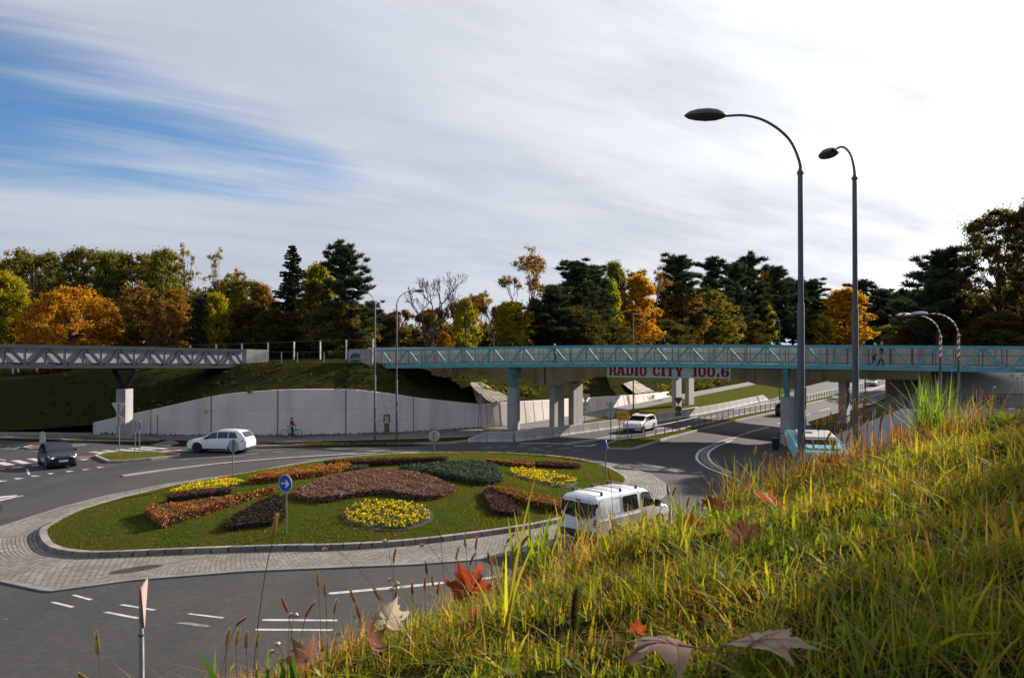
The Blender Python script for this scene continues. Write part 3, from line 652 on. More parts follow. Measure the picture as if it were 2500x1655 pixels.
# ---- the bank the picture is taken from
def bank(x, y):
    xc = max(min(x, 2.6), -2.2); s = x - xc
    z = 7.39 + 0.26 * xc + 0.10 * s / (1 + abs(s) * 0.15) - 0.11 * y
    yc = pl(x, [(-6, 0.9), (-2, 1.1), (-0.72, 1.95), (0, 2.6), (2, 3.25), (6, 4.2), (14, 5.5)])
    d = y - yc
    z -= 0.66 * 0.5 * (d + math.sqrt(d * d + 0.10)) + 0.03 * min(max(x - 1.2, 0), 1)
    return z
def bank_n(x, y):
    return bank(x, y) + 0.018 * math.sin(x * 5.1 + 2 * math.sin(y * 3.3)) * math.sin(y * 4.7 + x) + 0.012 * math.sin(x * 11 + y * 3) * math.sin(y * 13)
mb = MB()
xs = [-28, -20, -14, -10, -7, -5, -4] + [-3.2 + 0.08 * i for i in range(95)] + [4.8, 5.6, 7, 9, 12, 15, 19, 24, 32]
ys = [-20, -10, -4, -1.5] + [-0.6 + 0.08 * i for i in range(72)] + [5.4, 6, 7, 8.5, 10, 11.5, 13, 15, 17, 19]
mb.grid([[(x, y, bank_n(x, y) if abs(x) < 6 and -1 < y < 6 else bank(x, y)) for x in xs] for y in ys])
mb.build('grass_bank', M_SLOPE, smooth=True, kind='structure', label='steep grassy bank in the foreground', origin=(0, 5, 0))
# ---------------------------------------------------------------- walls and bridges
def wall(name, pts, thick, label, mat, batter=0.0, joints=(), group=None):
    """pts: (x, y, ztop); front faces to the right-hand side of travel"""
    root = empty(name, (pts[len(pts) // 2][0], pts[len(pts) // 2][1], 0), 0, label, 'wall', group)
    P = catmull(pts, 4); n = len(P); mb = MB(); rows = [[], [], [], [], []]
    for i, p in enumerate(P):
        d = (P[min(i + 1, n - 1)] - P[max(i - 1, 0)]); d = Vector((d.x, d.y, 0)).normalized(); fr = Vector((d.y, -d.x, 0))
        q = Vector((p.x, p.y, 0))
        for r, (o, z) in enumerate(((batter, -0.1), (0, p.z - 0.03), (-0.04, p.z), (-thick, p.z), (-thick, -0.1))): rows[r].append(tuple(q + fr * o + Vector((0, 0, z))))
    mb.grid(rows)
    for e in (0, -1): mb.add([rows[r][e] for r in range(5)], [(0, 1, 2, 3, 4)])
    mb.build('wall_face', mat, root, world=True)
    jb = MB()
    for k, full in joints:
        i = min(int(k * (n - 1)), n - 1); p = P[i]; d = (P[min(i + 1, n - 1)] - P[max(i - 1, 0)]); d = Vector((d.x, d.y, 0)).normalized(); fr = Vector((d.y, -d.x, 0))
        jb.beam(Vector((p.x, p.y, 0)) + fr * (batter + 0.003), Vector((p.x, p.y, p.z)) + fr * 0.003, full, 0.012, up=fr)
    if jb.v: jb.build('panel_joint', M_DARKJ, root, world=True)
    return root, P
W1 = [(-37.0, 70.45, 1.02), (-33.3, 69.6, 1.86), (-30.7, 69.1, 2.40), (-28, 68.85, 3.0), (-25.2, 68.72, 3.57), (-22, 68.62, 3.88), (-19.5, 68.66, 4.02), (-16.5, 69.1, 4.03), (-13.9, 69.8, 3.96), (-11.8, 70.5, 3.7), (-10.3, 71.0, 3.48), (-8.3, 72.1, 3.08), (-5.5, 73.7, 2.66), (-2.95, 75.3, 2.30)]
wr, WP = wall('retaining_wall', W1, 0.45, 'long pale concrete retaining wall with humped top behind the cyclist', M_CONCW, 0.0, [(0.15, .06), (0.305, .09), (0.46, .09), (0.615, .09), (0.845, .06)])
mb = MB(); rn = random.Random(4)
for i in range(4, len(WP) - 2):
    p = WP[i]; d = (WP[i + 1] - WP[i - 1]); d = Vector((d.x, d.y, 0)).normalized(); fr = Vector((d.y, -d.x, 0))
    for z in (1.15, 2.85):
        if z < p.z - 0.3 and rn.random() < .45: mb.box(Vector((p.x, p.y, z)) + fr * 0.004, (0.07, 0.012, 0.06), Matrix((d, Vector((0, 1, 0)) if 0 else -fr, Vector((0, 0, 1)))).transposed())
mb.build('tie_holes', M_DARKJ, wr, world=True)
mb = MB()
for a, b in zip(WP[6:-12], WP[7:-11]):
    d = (b - a); fr = Vector((d.y, -d.x, 0)).normalized()
    if min(a.z, b.z) > 2.35: mb.beam(Vector((a.x, a.y, 2.28)) + fr * 0.003, Vector((b.x, b.y, 2.28)) + fr * 0.003, 0.01, 0.03)
mb.build('casting_line', pbr('casting_line', (0.40, 0.36, 0.345), rough=0.95), wr, world=True)
mb = MB()
for a, b in zip(WP[1:], WP[2:]):
    d = (b - a); fr = Vector((d.y, -d.x, 0)).normalized()
    for q in range(6):
        h = abs(rn.gauss(0, .10)) + .03; c0 = a.lerp(b, q / 6); c1 = a.lerp(b, (q + 1) / 6); h2 = abs(rn.gauss(0, .10)) + .03
        mb.add([Vector((c0.x, c0.y, 0.03)) + fr * .006, Vector((c1.x, c1.y, 0.03)) + fr * .006, Vector((c1.x, c1.y, .03 + h2)) + fr * .006, Vector((c0.x, c0.y, .03 + h)) + fr * .006], [(0, 1, 2, 3)])
mb.build('moss_stain', pbr('moss_stain', (0.10, 0.09, 0.07), (0.05, 0.048, 0.036), scale=3, rough=.95), wr, world=True)
p = g(502, 1065); MB().flat([(0, 0), (.25, .02), (.3, .2), (.12, .26), (.02, .15)], 0)
mb = MB(); q = at(498, 1008, 68.62); mb.add([q + Vector((dx, 0, dz)) for dx, dz in ((0, 0), (.14, .05), (.3, -.02), (.34, .17), (.2, .33), (.06, .22))], [(0, 1, 2, 3, 4, 5)])
mb.build('paint_mark', pbr('yellow_spray', (0.42, 0.36, 0.04), rough=0.8), wr, world=True)
wall('retaining_wall', [(-2.9, 75.36, 2.30), (-0.4, 77.8, 2.30), (3.1, 83.1, 2.12), (7.3, 90.3, 1.86), (8.9, 93, 1.76), (14.5, 104, 1.32), (16.4, 107, 1.22), (24, 122, 0.8)], 0.4, 'sunlit leaning retaining wall running away under the road bridge', M_CONCW, 0.28, [(i / 22, .035) for i in range(1, 22)])
# cabinet, cable and post on the wall
ca = at(945, 1038, 69.95); t = empty('utility_cabinet', (ca.x, ca.y, 0.4), 0, 'small pale utility box on a stained plinth at the foot of the wall', 'utility box')
MB().bbox((0, -.05, 1.02), (.42, .2, .55), .02).build('cabinet_body', M_CONC, t); mb = MB()
for a, b in (((-.25, 0, .7), (-.25, 0, 1.36)), ((.25, 0, .7), (.25, 0, 1.36)), ((-.25, 0, 1.34), (.25, 0, 1.34))): mb.beam(Vector(a) + Vector((0, -.08, 0)), Vector(b) + Vector((0, -.08, 0)), .05, .2, up=(0, 1, 0))
mb.build('cabinet_frame', M_BLACKP, t)
MB().bbox((0, -.03, .18), (.44, .18, .9), .02).build('plinth', pbr('stained_plinth', (0.13, 0.10, 0.07), (0.06, 0.045, 0.03), scale=4), t)
MB().tube([(0, -.02, 1.3), (-.08, .0, 1.8), (-.3, .03, 2.3), (-.42, .08, 2.9), (-.5, .12, 3.3)], .014, 5).build('cable', M_BLACKP, t)
pp = g(385, 1066); t = empty('marker_post', pp, 0, 'thin dark post in front of the low end of the wall', 'post')
MB().tube([(0, 0, 0), (0, 0, 1.75)], .04, 6).build('shaft', M_GALVD, t); MB().lathe([(0, 1.86), (.055, 1.84), (.055, 1.74), (0, 1.74)], 8).build('cap', M_BLACKP, t)

def truss_bridge(label, P0, D, side, k0, k1, zb, zt, mat, panel, sides=(0.085, 0.915), width=2.8, dg=.165, post_mat=None, top_h=.24, bot_h=.26):
    """P0 + k*D are the bottom nodes of the near truss, side points to the far truss"""
    P0 = Vector((P0[0], P0[1], 0)); D = Vector((D[0], D[1], 0)); side = Vector((side[0], side[1], 0)).normalized()
    mid = P0 + D * ((k0 + k1) / 2) + side * width / 2
    root = empty('truss_footbridge', (mid.x, mid.y, zb((k0 + k1) / 2)), 0, label, 'footbridge')
    Z = Vector((0, 0, 1)); B = lambda k, s=0: P0 + D * k + side * width * s + Z * zb(k); T = lambda k, s=0: P0 + D * k + side * width * s + Z * zt(k)
    ks = [k0 + (k1 - k0) * i / 24 for i in range(25)]
    for s in (0, 1):
        for nm, fn, off, hh in (('bottom_chord', B, bot_h / 2, bot_h), ('top_chord', T, -top_h / 2, top_h)):
            ch = MB(); rows = [[] for _ in range(5)]
            for k in ks:
                c = fn(k, s) + Z * off
                for r, (q, w) in enumerate(((-.1, -1), (-.1, 1), (.1, 1), (.1, -1), (-.1, -1))): rows[r].append(tuple(c + side * q + Z * (w * hh / 2)))
            ch.grid(rows)
            for e in (0, -1): ch.add([rows[r][e] for r in range(4)], [(0, 1, 2, 3)])
            ch.build(nm, mat, root, world=True)
        for k in range(math.floor(k0), math.ceil(k1) + 1):
            for a, b in ((k + .045, k + .47), (k - .045, k - .47)):
                if a < k0 - .01 and b < k0 or a > k1 and b > k1 or min(a, b) < k0 or max(a, b) > k1: continue
                mb = MB(); mb.beam(B(a, s) + Z * (bot_h - .03), T(b, s) - Z * (top_h - .03), .165 * 0 + dg if s == 0 else .035, .11 if s == 0 else .04, up=side)
                mb.build('diagonal', mat, root, world=True)
    dk = MB()
    for a, b in zip(ks, ks[1:]):
        c0, c1 = (P0 + D * a + side * width / 2 + Z * (zb(a) + .30), P0 + D * b + side * width / 2 + Z * (zb(b) + .30)); dk.beam(c0, c1, width - .25, .10)
    dk.build('deck', mat, root, world=True)
    pm = None
    for i in range(int((k1 - k0) * 2)):
        k = math.ceil(k0) + i * .5
        if k > k1: break
        for s in (0.07, 0.93):
            p = B(k, s) + Z * .3 - root.location
            if pm is None: pm = MB().beam((0, 0, 0), (0, 0, zt(k) - zb(k) - .55), .05, .05).build('railing_post', post_mat or M_GALVD, root); pm.location = p
            else: c = pm.copy(); COL.objects.link(c); c.parent = root; c.location = p
    if panel:
        for s in sides:
            mb = MB()
            for a, b in zip(ks, ks[1:]):
                mb.add([B(a, s) + Z * .42, B(b, s) + Z * .42, T(b, s) - Z * (top_h + .02), T(a, s) - Z * (top_h + .02)], [(0, 1, 2, 3)])
            mb.build('railing_panel', panel, root, world=True)
    else:
        mb = MB()
        for s in (0.07, 0.93):
            for zz in (.45, 1.15): mb.tube([P0 + D * k + side * width * s + Z * (zb(k) + zz) for k in ks], .02, 5)
        mb.build('handrail', post_mat or M_GALVD, root, world=True)
    return root
def panel_mat(c1, c2, tr):
    m = bpy.data.materials.new('translucent_panel'); nt, N, L = nodes_of(m); o = N('ShaderNodeOutputMaterial')
    d = N('ShaderNodeBsdfDiffuse'); t = N('ShaderNodeBsdfTranslucent'); mx = N('ShaderNodeMixShader'); tc = N('ShaderNodeTexCoord')
    n = N('ShaderNodeTexNoise'); n.inputs['Scale'].default_value = 1.4; n.inputs['Detail'].default_value = 4; L(tc.outputs['Object'], n.inputs['Vector'])
    r = N('ShaderNodeMix'); r.data_type = 'RGBA'; L(n.outputs[0], r.inputs[0]); r.inputs[6].default_value = (*c1, 1); r.inputs[7].default_value = (*c2, 1)
    L(r.outputs[2], d.inputs[0]); L(r.outputs[2], t.inputs[0]); mx.inputs[0].default_value = tr; L(d.outputs[0], mx.inputs[1]); L(t.outputs[0], mx.inputs[2]); L(mx.outputs[0], o.inputs[0]); return m
zbC = lambda k: pl(k, [(-1, 5.54), (-.75, 5.56), (1.93, 5.755), (4.1, 5.86), (6.5, 5.97), (8.9, 6.02), (12.3, 6.0), (15.1, 5.945), (17.35, 5.9), (20, 5.84)])
ztC = lambda k: zbC(k) + 1.875
CP0, CD, CS = (-11.35, 77.0), (2.733, -1.206), (.404, .915)
cyb = truss_bridge('turquoise steel truss footbridge crossing the road', CP0, CD, CS, -.70, 19.6, zbC, ztC, M_CYAN, None)
def vsupport(node, side, z0, zt, mat, label, w=.98, dp=.75, yaw=0.0, cmat=M_CONC, width=2.8):
    c = Vector((node[0], node[1], 0)) + Vector((side[0], side[1], 0)).normalized() * width / 2; sd = Vector((side[0], side[1], 0)).normalized()
    t = empty('bridge_column', (c.x, c.y, 0), 0, label, 'bridge column', 'concrete columns carrying the truss footbridges')
    R = math.atan2(sd.y, sd.x) + yaw
    MB().bbox((0, 0, z0 / 2 - .05), (dp, w, z0 + .1), .025, float(R)).build('shaft', cmat, t)
    for s in (-1, 1):
        mb = MB(); a = Vector((0, 0, z0 - .05)) + sd * s * .12; b = Vector((0, 0, zt)) + sd * s * (width / 2 - .02); mb.beam(a, b, .34, .22, up=sd); mb.build('arm', mat, t)
    MB().beam(Vector((0, 0, zt + .02)) - sd * (width / 2 - .1), Vector((0, 0, zt + .02)) + sd * (width / 2 - .1), .25, .2).build('cross_beam', mat, t)
    MB().bbox((0, 0, z0 + .05), (.5, .45, .1), .01, float(R)).build('bearing_plate', mat, t)
for k, lab in ((4, 'grey concrete column under turquoise V arms beside the barrier blocks'), (12, 'grey concrete column under turquoise V arms left of the bus')):
    n_ = Vector((*CP0, 0)) + Vector((*CD, 0)) * k
    vsupport(n_, CS, 3.95 if k == 4 else 3.75, zbC(k) - .12, M_CYAN, lab)
GP0, GD, GS = (-35.4, 58.3), (1.31, 2.84), (-.908, .419)
zbG = lambda k: pl(k, [(-3, 6.28), (-.65, 6.19), (2.5, 5.96), (7, 5.60), (8, 5.5)]); ztG = lambda k: zbG(k) + pl(k, [(-1, 1.73), (2.5, 1.80), (7, 1.85)])
truss_bridge('dark grey truss footbridge with white infill panels', GP0, GD, GS, -2.4, 7.05, zbG, ztG, M_GREYST, panel_mat((.17, .175, .195), (.34, .35, .375), .3), top_h=.27, bot_h=.27, dg=.235)
n_ = Vector((*GP0, 0)) + Vector((*GD, 0)) * 3
vsupport(n_, GS, 4.15, zbG(3) - .1, M_GREYST, 'pale concrete column under dark V arms of the grey bridge', w=1.1, dp=.85, yaw=math.radians(18))
# abutment blocks
def abutment(label, poly_px, Y0, a, b, thick):
    """concrete wing wall: front-face corner points a -> b (ground plan), outline given as (t, z)"""
    a = Vector((*a, 0)); b = Vector((*b, 0)); d = (b - a); nrm = Vector((-d.y, d.x, 0)).normalized(); n = len(poly_px)
    v = [a + d * t + Vector((0, 0, z)) for t, z in poly_px]; w = [p + nrm * thick for p in v]
    return MB().add(v + w, [tuple(range(n)), tuple(range(n, 2 * n))[::-1]] + [(i, n + i, n + (i + 1) % n, (i + 1) % n) for i in range(n)]).build('bridge_abutment', M_CONC, label=label, cat='abutment')
abutment('sunlit concrete end block of the grey footbridge', [(0, 4.9), (1, 5.9), (1, 7.38), (0, 7.46)], 78, (-26.15, 78.5), (-24.55, 80.4), .8)
ab = abutment('concrete wing wall with painted mural at the turquoise bridge end', [(0, 6.25), (.12, 5.95), (.35, 5.45), (.68, 4.8), (1, 4.55), (1, 7.5), (0, 7.42)], 76, (-15.7, 76.6), (-13.45, 76.9), .9)
mu = MB(); A0 = Vector((-15.7, 76.6, 0)); A1 = Vector((-13.45, 76.9, 0)); dd = A1 - A0; nn = Vector((dd.y, -dd.x, 0)).normalized()
def onab(lst, lift, name, mat, par):
    mb = MB(); mb.add([A0 + dd * t + nn * lift + Vector((0, 0, z)) for t, z in lst], [tuple(range(len(lst)))]); return mb.build(name, mat, par, world=True)
ab_m = ab
def onab_child(lst, lift, name, mat):
    P = [A0 + dd * t + nn * lift + Vector((0, 0, z)) - ab.location for t, z in lst]; return MB().add(P, [tuple(range(len(P)))]).build(name, mat, ab)
M_MURB = pbr('mural_navy', (0.03, 0.03, 0.07), rough=0.8); M_MURG = pbr('mural_green', (0.03, 0.16, 0.05), rough=0.8); M_MURW = pbr('mural_white', (0.42, 0.42, 0.44), rough=0.8)
onab_child([(.04, 6.55), (.10, 6.75), (.07, 6.85), (.14, 6.95), (.13, 7.1), (.20, 7.0), (.25, 7.12), (.31, 7.0), (.36, 7.14), (.40, 6.98), (.46, 7.08), (.45, 6.9), (.50, 6.78), (.46, 6.68), (.48, 6.55)], .006, 'mural_crown', M_MURB)
for q in ([(.12, 6.58), (.22, 6.72), (.20, 6.58)], [(.26, 6.62), (.31, 6.8), (.33, 6.62)], [(.38, 6.60), (.42, 6.74), (.45, 6.6)], [(.17, 6.85), (.21, 6.95), (.22, 6.84)], [(.34, 6.86), (.38, 6.95), (.39, 6.85)]): onab_child(q, .010, 'mural_stroke', M_MURW)
onab_child([(.02, 6.46), (.50, 6.46), (.50, 6.25), (.40, 5.98), (.28, 5.86), (.16, 5.98), (.05, 6.22)], .006, 'mural_half_disc', M_MURG)
onab_child([(.18, 6.42), (.28, 6.36), (.40, 6.42), (.28, 6.18)], .010, 'mural_notch', M_MURB)
onab_child([(.52, 6.55), (.64, 6.55), (.64, 6.82), (.52, 6.80)], .006, 'notice_plate', M_MURW)

# ---- concrete road bridge behind
GA = Vector((3.5, 74.5, 0)); GDv = Vector((2.733, -1.206, 0)); GPv = Vector((.404, .915, 0)); Zv = Vector((0, 0, 1))
gz = lambda s: sm(s, [(-4.3, 4.86), (-2.6, 4.95), (-1.7, 4.92), (-.86, 4.66), (-.17, 4.10), (.28, 4.10), (.45, 4.40), (1.25, 4.93), (2.0, 5.0), (3.6, 5.03), (5.35, 5.03), (5.75, 4.9), (6.35, 4.52), (6.95, 4.27), (7.25, 4.27), (7.5, 4.5), (8.2, 5.0), (8.75, 5.12), (10.5, 5.15), (13, 5.15)])
rb = empty('road_bridge', (GA + GDv * 3.6).to_tuple(), 0, 'brown weathered concrete road bridge with haunched girder behind the turquoise truss', 'bridge')
ss = [-4.22 + i * .08 for i in range(int((10.6 + 4.22) / .08) + 1)]
def girder(off0, off1, ztop, s_list, zf, mat, name, par, base=GA, D=GDv, Pn=GPv):
    rows = [[], [], [], []]
    for s in s_list:
        b = base + D * s
        for r, (o, z) in enumerate(((off0, zf(s)), (off0, ztop), (off1, ztop), (off1, zf(s)))): rows[r].append(tuple(b + Pn * o + Zv * z))
    rows.append(rows[0]); mb = MB().grid(rows)
    for e in (0, -1): mb.add([rows[r][e] for r in range(4)], [(0, 1, 2, 3)])
    return mb.build(name, mat, par, world=True)
girder(.0, 5.6, 6.02, ss, gz, M_CONCB, 'girder', rb)
M_PARA = pbr('beige_parapet_concrete', (0.66, 0.47, 0.37), (0.50, 0.355, 0.28), scale=1.1, rough=.92, fine=.1, streak=((0.17, 0.13, 0.10), (2.2, 2.2, 0.15), .6))
sp = [-6.7 + i * .5 for i in range(41)]
girder(-.22, .06, 7.62, sp, lambda s: 5.98, M_PARA, 'parapet', rb); girder(5.6, 5.85, 7.62, sp, lambda s: 5.98, M_CONCB, 'parapet', rb)
girder(.10, 5.56, 6.12, sp, lambda s: 6.03, M_ASPH, 'carriageway', rb)
mb = MB()
for i in range(40):
    s = -6.3 + i * .47; b = GA + GDv * s - GPv * .224; mb.beam(b + Zv * 6.05, b + Zv * 7.58, .03, .012, up=(.4, .9, 0))
mb.build('parapet_joints', M_DARKJ, rb, world=True)
for s in (-.15, 1.9, 6.2, 8.0):
    b = GA + GDv * s - GPv * .004; MB().beam(b + Zv * (gz(s) + .02), b + Zv * 5.97, .05 if s != -.15 else .16, .012, up=(.4, .9, 0)).build('expansion_joint', M_DARKJ, rb, world=True)
# spray tag on the girder
def strokes(par, name, mat, origin, ex, ez, paths, w, nrm):
    mb = MB()
    for k, pth in enumerate(paths):
        for a, b in zip(pth, pth[1:]):
            mb.beam(origin + ex * a[0] + ez * a[1] + nrm * (.006 + .001 * k), origin + ex * b[0] + ez * b[1] + nrm * (.006 + .001 * k), w, .004, up=nrm)
    return mb.build(name, mat, par, world=True)
M_TAG = pbr('black_spray', (0.035, 0.03, 0.03), rough=0.8)
exg = GDv.normalized(); nf = -GPv
strokes(rb, 'spray_tag', M_TAG, GA + GDv * -3.85 + Zv * 5.15, exg, Zv, [[(0, .45), (.35, .55), (.35, .35), (.05, .1), (.5, .12)], [(.8, .55), (.8, .1)], [(1.3, .5), (1.35, .15), (1.6, .55)], [(1.8, .55), (1.75, .15), (2.1, .5)], [(1.8, .3), (2.1, .1)], [(2.35, .5), (2.35, .12)], [(2.6, .12), (2.65, .5), (2.9, .5)], [(2.65, .3), (2.95, .12)]], .05, nf)
strokes(cyb, 'spray_tag', M_TAG, Vector((*CP0, 0)) + Vector((*CD, 0)) * 17.15 - Vector((*CS, 0)) * .105 + Zv * (zbC(17.2) + .05), Vector((*CD, 0)).normalized(), Zv, [[(.15, .16), (0, .1), (.1, .03), (.2, .12), (.16, .0)], [(.3, .14), (.32, .02), (.42, .02), (.44, .14)], [(.55, .16), (.55, .02), (.68, .04)], [(.8, .02), (.86, .16), (.95, .02)]], .025, -Vector((*CS, 0)))
# piers
def pier(p, ztop, label, ln=1.9, th=.56, cap=False):
    t = empty('bridge_pier', (p[0], p[1], 0), 0, label, 'bridge pier', 'concrete piers of the road bridge'); yaw = math.atan2(FAR.y, FAR.x)
    MB().bbox((0, 0, ztop / 2 - .1), (ln, th, ztop + .2), .03, float(yaw)).build('shaft', M_CONC, t)
    if cap: MB().bbox((0, 0, ztop + .06), (ln + 1.0, th + 1.6, .3), .05, float(yaw)).build('pier_cap', M_CONCB, t)
    return t
pier((4.25, 75.6), 4.15, 'concrete pier standing just behind the turquoise column'); pier((6.2, 77.6), 4.2, 'concrete pier with sharp shadow of a V arm on it')
pier((24.0, 66.4), 4.3, 'shaded concrete pier right behind the second column')
pier((21.0, 101.6), 5.0, 'far concrete pier under the red lettered banner'); pier((23.4, 105.2), 5.0, 'farthest concrete pier beside its twin under the banner')
pier((33.9, 81.4), 4.2, 'dark concrete pier with wide cap between the tall lamp poles', 1.7, .8, True)
# second, skew bridge behind
sb = empty('road_bridge', (22, 102, 0), 0, 'second narrower concrete bridge glimpsed behind the first', 'bridge')
S0 = Vector((43, 64.6, 0)); S1 = Vector((8.5, 125, 0)); SD = (S1 - S0) / 10; SPn = Vector((-SD.y, SD.x, 0)).normalized()
girder(-2.6, 2.6, 5.9, [2.0 + i * .25 for i in range(33)], lambda s: 5.0, M_CONCB, 'girder', sb, S0, SD, SPn)
girder(-2.75, -2.5, 6.9, [2.0 + i * .25 for i in range(33)], lambda s: 5.5, M_CONCB, 'parapet', sb, S0, SD, SPn); girder(2.5, 2.75, 6.9, [2.0 + i * .25 for i in range(33)], lambda s: 5.5, M_CONCB, 'parapet', sb, S0, SD, SPn)

# ---- right abutment: terrace wall, ramp, slope and railing
ra = empty('terrace_wall', (34, 60, 0), 0, 'bluish concrete terrace wall with dark graffiti under the bridge end', 'wall')
wp = [(22.6, .5), (29.2, 3.1), (46, 3.1), (46, -.1), (22.6, -.1)]
mb = MB(); n = len(wp); mb.add([(x, 59.6, z) for x, z in wp] + [(x, 60.1, z) for x, z in wp], [tuple(range(n)), tuple(range(n, 2 * n))] + [(i, (i + 1) % n, n + (i + 1) % n, n + i) for i in range(n)])
M_BLUECONC = pbr('bluish_concrete', (0.50, 0.50, 0.55), (0.42, 0.42, 0.47), scale=.5, rough=.9, fine=.08)
mb.build('wall_face', M_BLUECONC, ra, world=True)
MB().add([(29.5, 60.2, 3.08), (46, 60.2, 3.08), (46, 61.4, 3.08), (29.5, 61.4, 3.08)], [(0, 1, 2, 3)]).build('terrace_floor', M_PATH, ra, world=True)
MB().add([(30.5, 61.4, 3.0), (48, 61.4, 3.0), (48, 65.5, 5.75), (33.8, 65.5, 5.75)], [(0, 1, 2, 3)]).build('slope_slab', M_CONCW, ra, world=True)
MB().box((39.5, 66.0, 4.0), (17, .5, 4.0)).build('bridge_seat', M_CONCB, ra, world=True)
gr = []
rn = random.Random(9)
for k in range(6):
    x = .3 + k * .62 + (3.2 if k > 3 else 0); gr.append([(x + .2 * math.cos(t), .45 + .34 * math.sin(t)) for t in [i * .9 + k for i in range(6)]]); gr.append([(x + .35, .1), (x + .4, .8), (x + .6, .3)])
strokes(ra, 'graffiti', M_TAG, Vector((32.5, 59.6, 1.2)), Vector((1, 0, 0)), Zv * 1.2, gr, .09, Vector((0, -1, 0)))
rl = empty('railing', (34, 59.8, 3.1), 0, 'grey bar railing with graffiti on top of the terrace wall', 'railing')
mb = MB(); ztp = lambda x: pl(x, [(22.6, .5), (29.2, 3.1), (46, 3.1)])
for i in range(190):
    x = 22.8 + i * .122
    mb.beam((x, 59.72, ztp(x) + .05), (x, 59.72, ztp(x) + 1.05), .035, .035)
mb.build('bars', M_GALV, rl, world=True)
for zz, w in ((1.08, .07), (.08, .05)):
    mb = MB(); mb.beam((22.7, 59.72, .5 + zz), (29.2, 59.72, 3.1 + zz), w, w); mb.beam((29.2, 59.72, 3.1 + zz), (46, 59.72, 3.1 + zz), w, w); mb.build('rail', M_GALVD, rl, world=True)
for x0 in (33.0, 35.2): strokes(rl, 'graffiti', M_TAG, Vector((x0, 59.69, 3.25)), Vector((1, 0, 0)), Zv, [[(.1, .1), (.1, .7), (.45, .7), (.4, .1), (.1, .15)], [(.6, .1), (.8, .75), (1., .1)], [(1.2, .7), (1.1, .3), (1.45, .2), (1.4, .75)], [(1.6, .1), (1.7, .8)]], .08, Vector((0, -1, 0)))

# ---- banner
def fill2d(loops):
    cu = bpy.data.curves.new('tmp', 'CURVE'); cu.dimensions = '2D'; cu.fill_mode = 'BOTH'
    for lp in loops:
        sp_ = cu.splines.new('POLY'); sp_.points.add(len(lp) - 1); sp_.use_cyclic_u = True
        for q, p in zip(sp_.points, lp): q.co = (p[0], p[1], 0, 1)
    ob = bpy.data.objects.new('tmp', cu); COL.objects.link(ob); dg = bpy.context.evaluated_depsgraph_get(); me = bpy.data.meshes.new_from_object(ob.evaluated_get(dg))
    V = [tuple(v.co) for v in me.vertices]; Fc = [tuple(p.vertices) for p in me.polygons]
    bpy.data.objects.remove(ob); bpy.data.curves.remove(cu); bpy.data.meshes.remove(me); return V, Fc
def text2d(txt, size):
    cu = bpy.data.curves.new('tmp', 'FONT'); cu.body = txt; cu.size = size; cu.offset = .008 * size; cu.fill_mode = 'FRONT' if hasattr(cu, 'fill_mode') else None
    ob = bpy.data.objects.new('tmp', cu); COL.objects.link(ob); dg = bpy.context.evaluated_depsgraph_get(); me = bpy.data.meshes.new_from_object(ob.evaluated_get(dg))
    V = [tuple(v.co) for v in me.vertices]; Fc = [tuple(p.vertices) for p in me.polygons]
    bpy.data.objects.remove(ob); bpy.data.curves.remove(cu); bpy.data.meshes.remove(me); return V, Fc
def oval(cx, cy, rx, ry, p=2.6, n=28):
    return [(cx + rx * math.copysign(abs(math.cos(t)) ** (2 / p), math.cos(t)), cy + ry * math.copysign(abs(math.sin(t)) ** (2 / p), math.sin(t))) for t in [2 * math.pi * i / n for i in range(n)]]
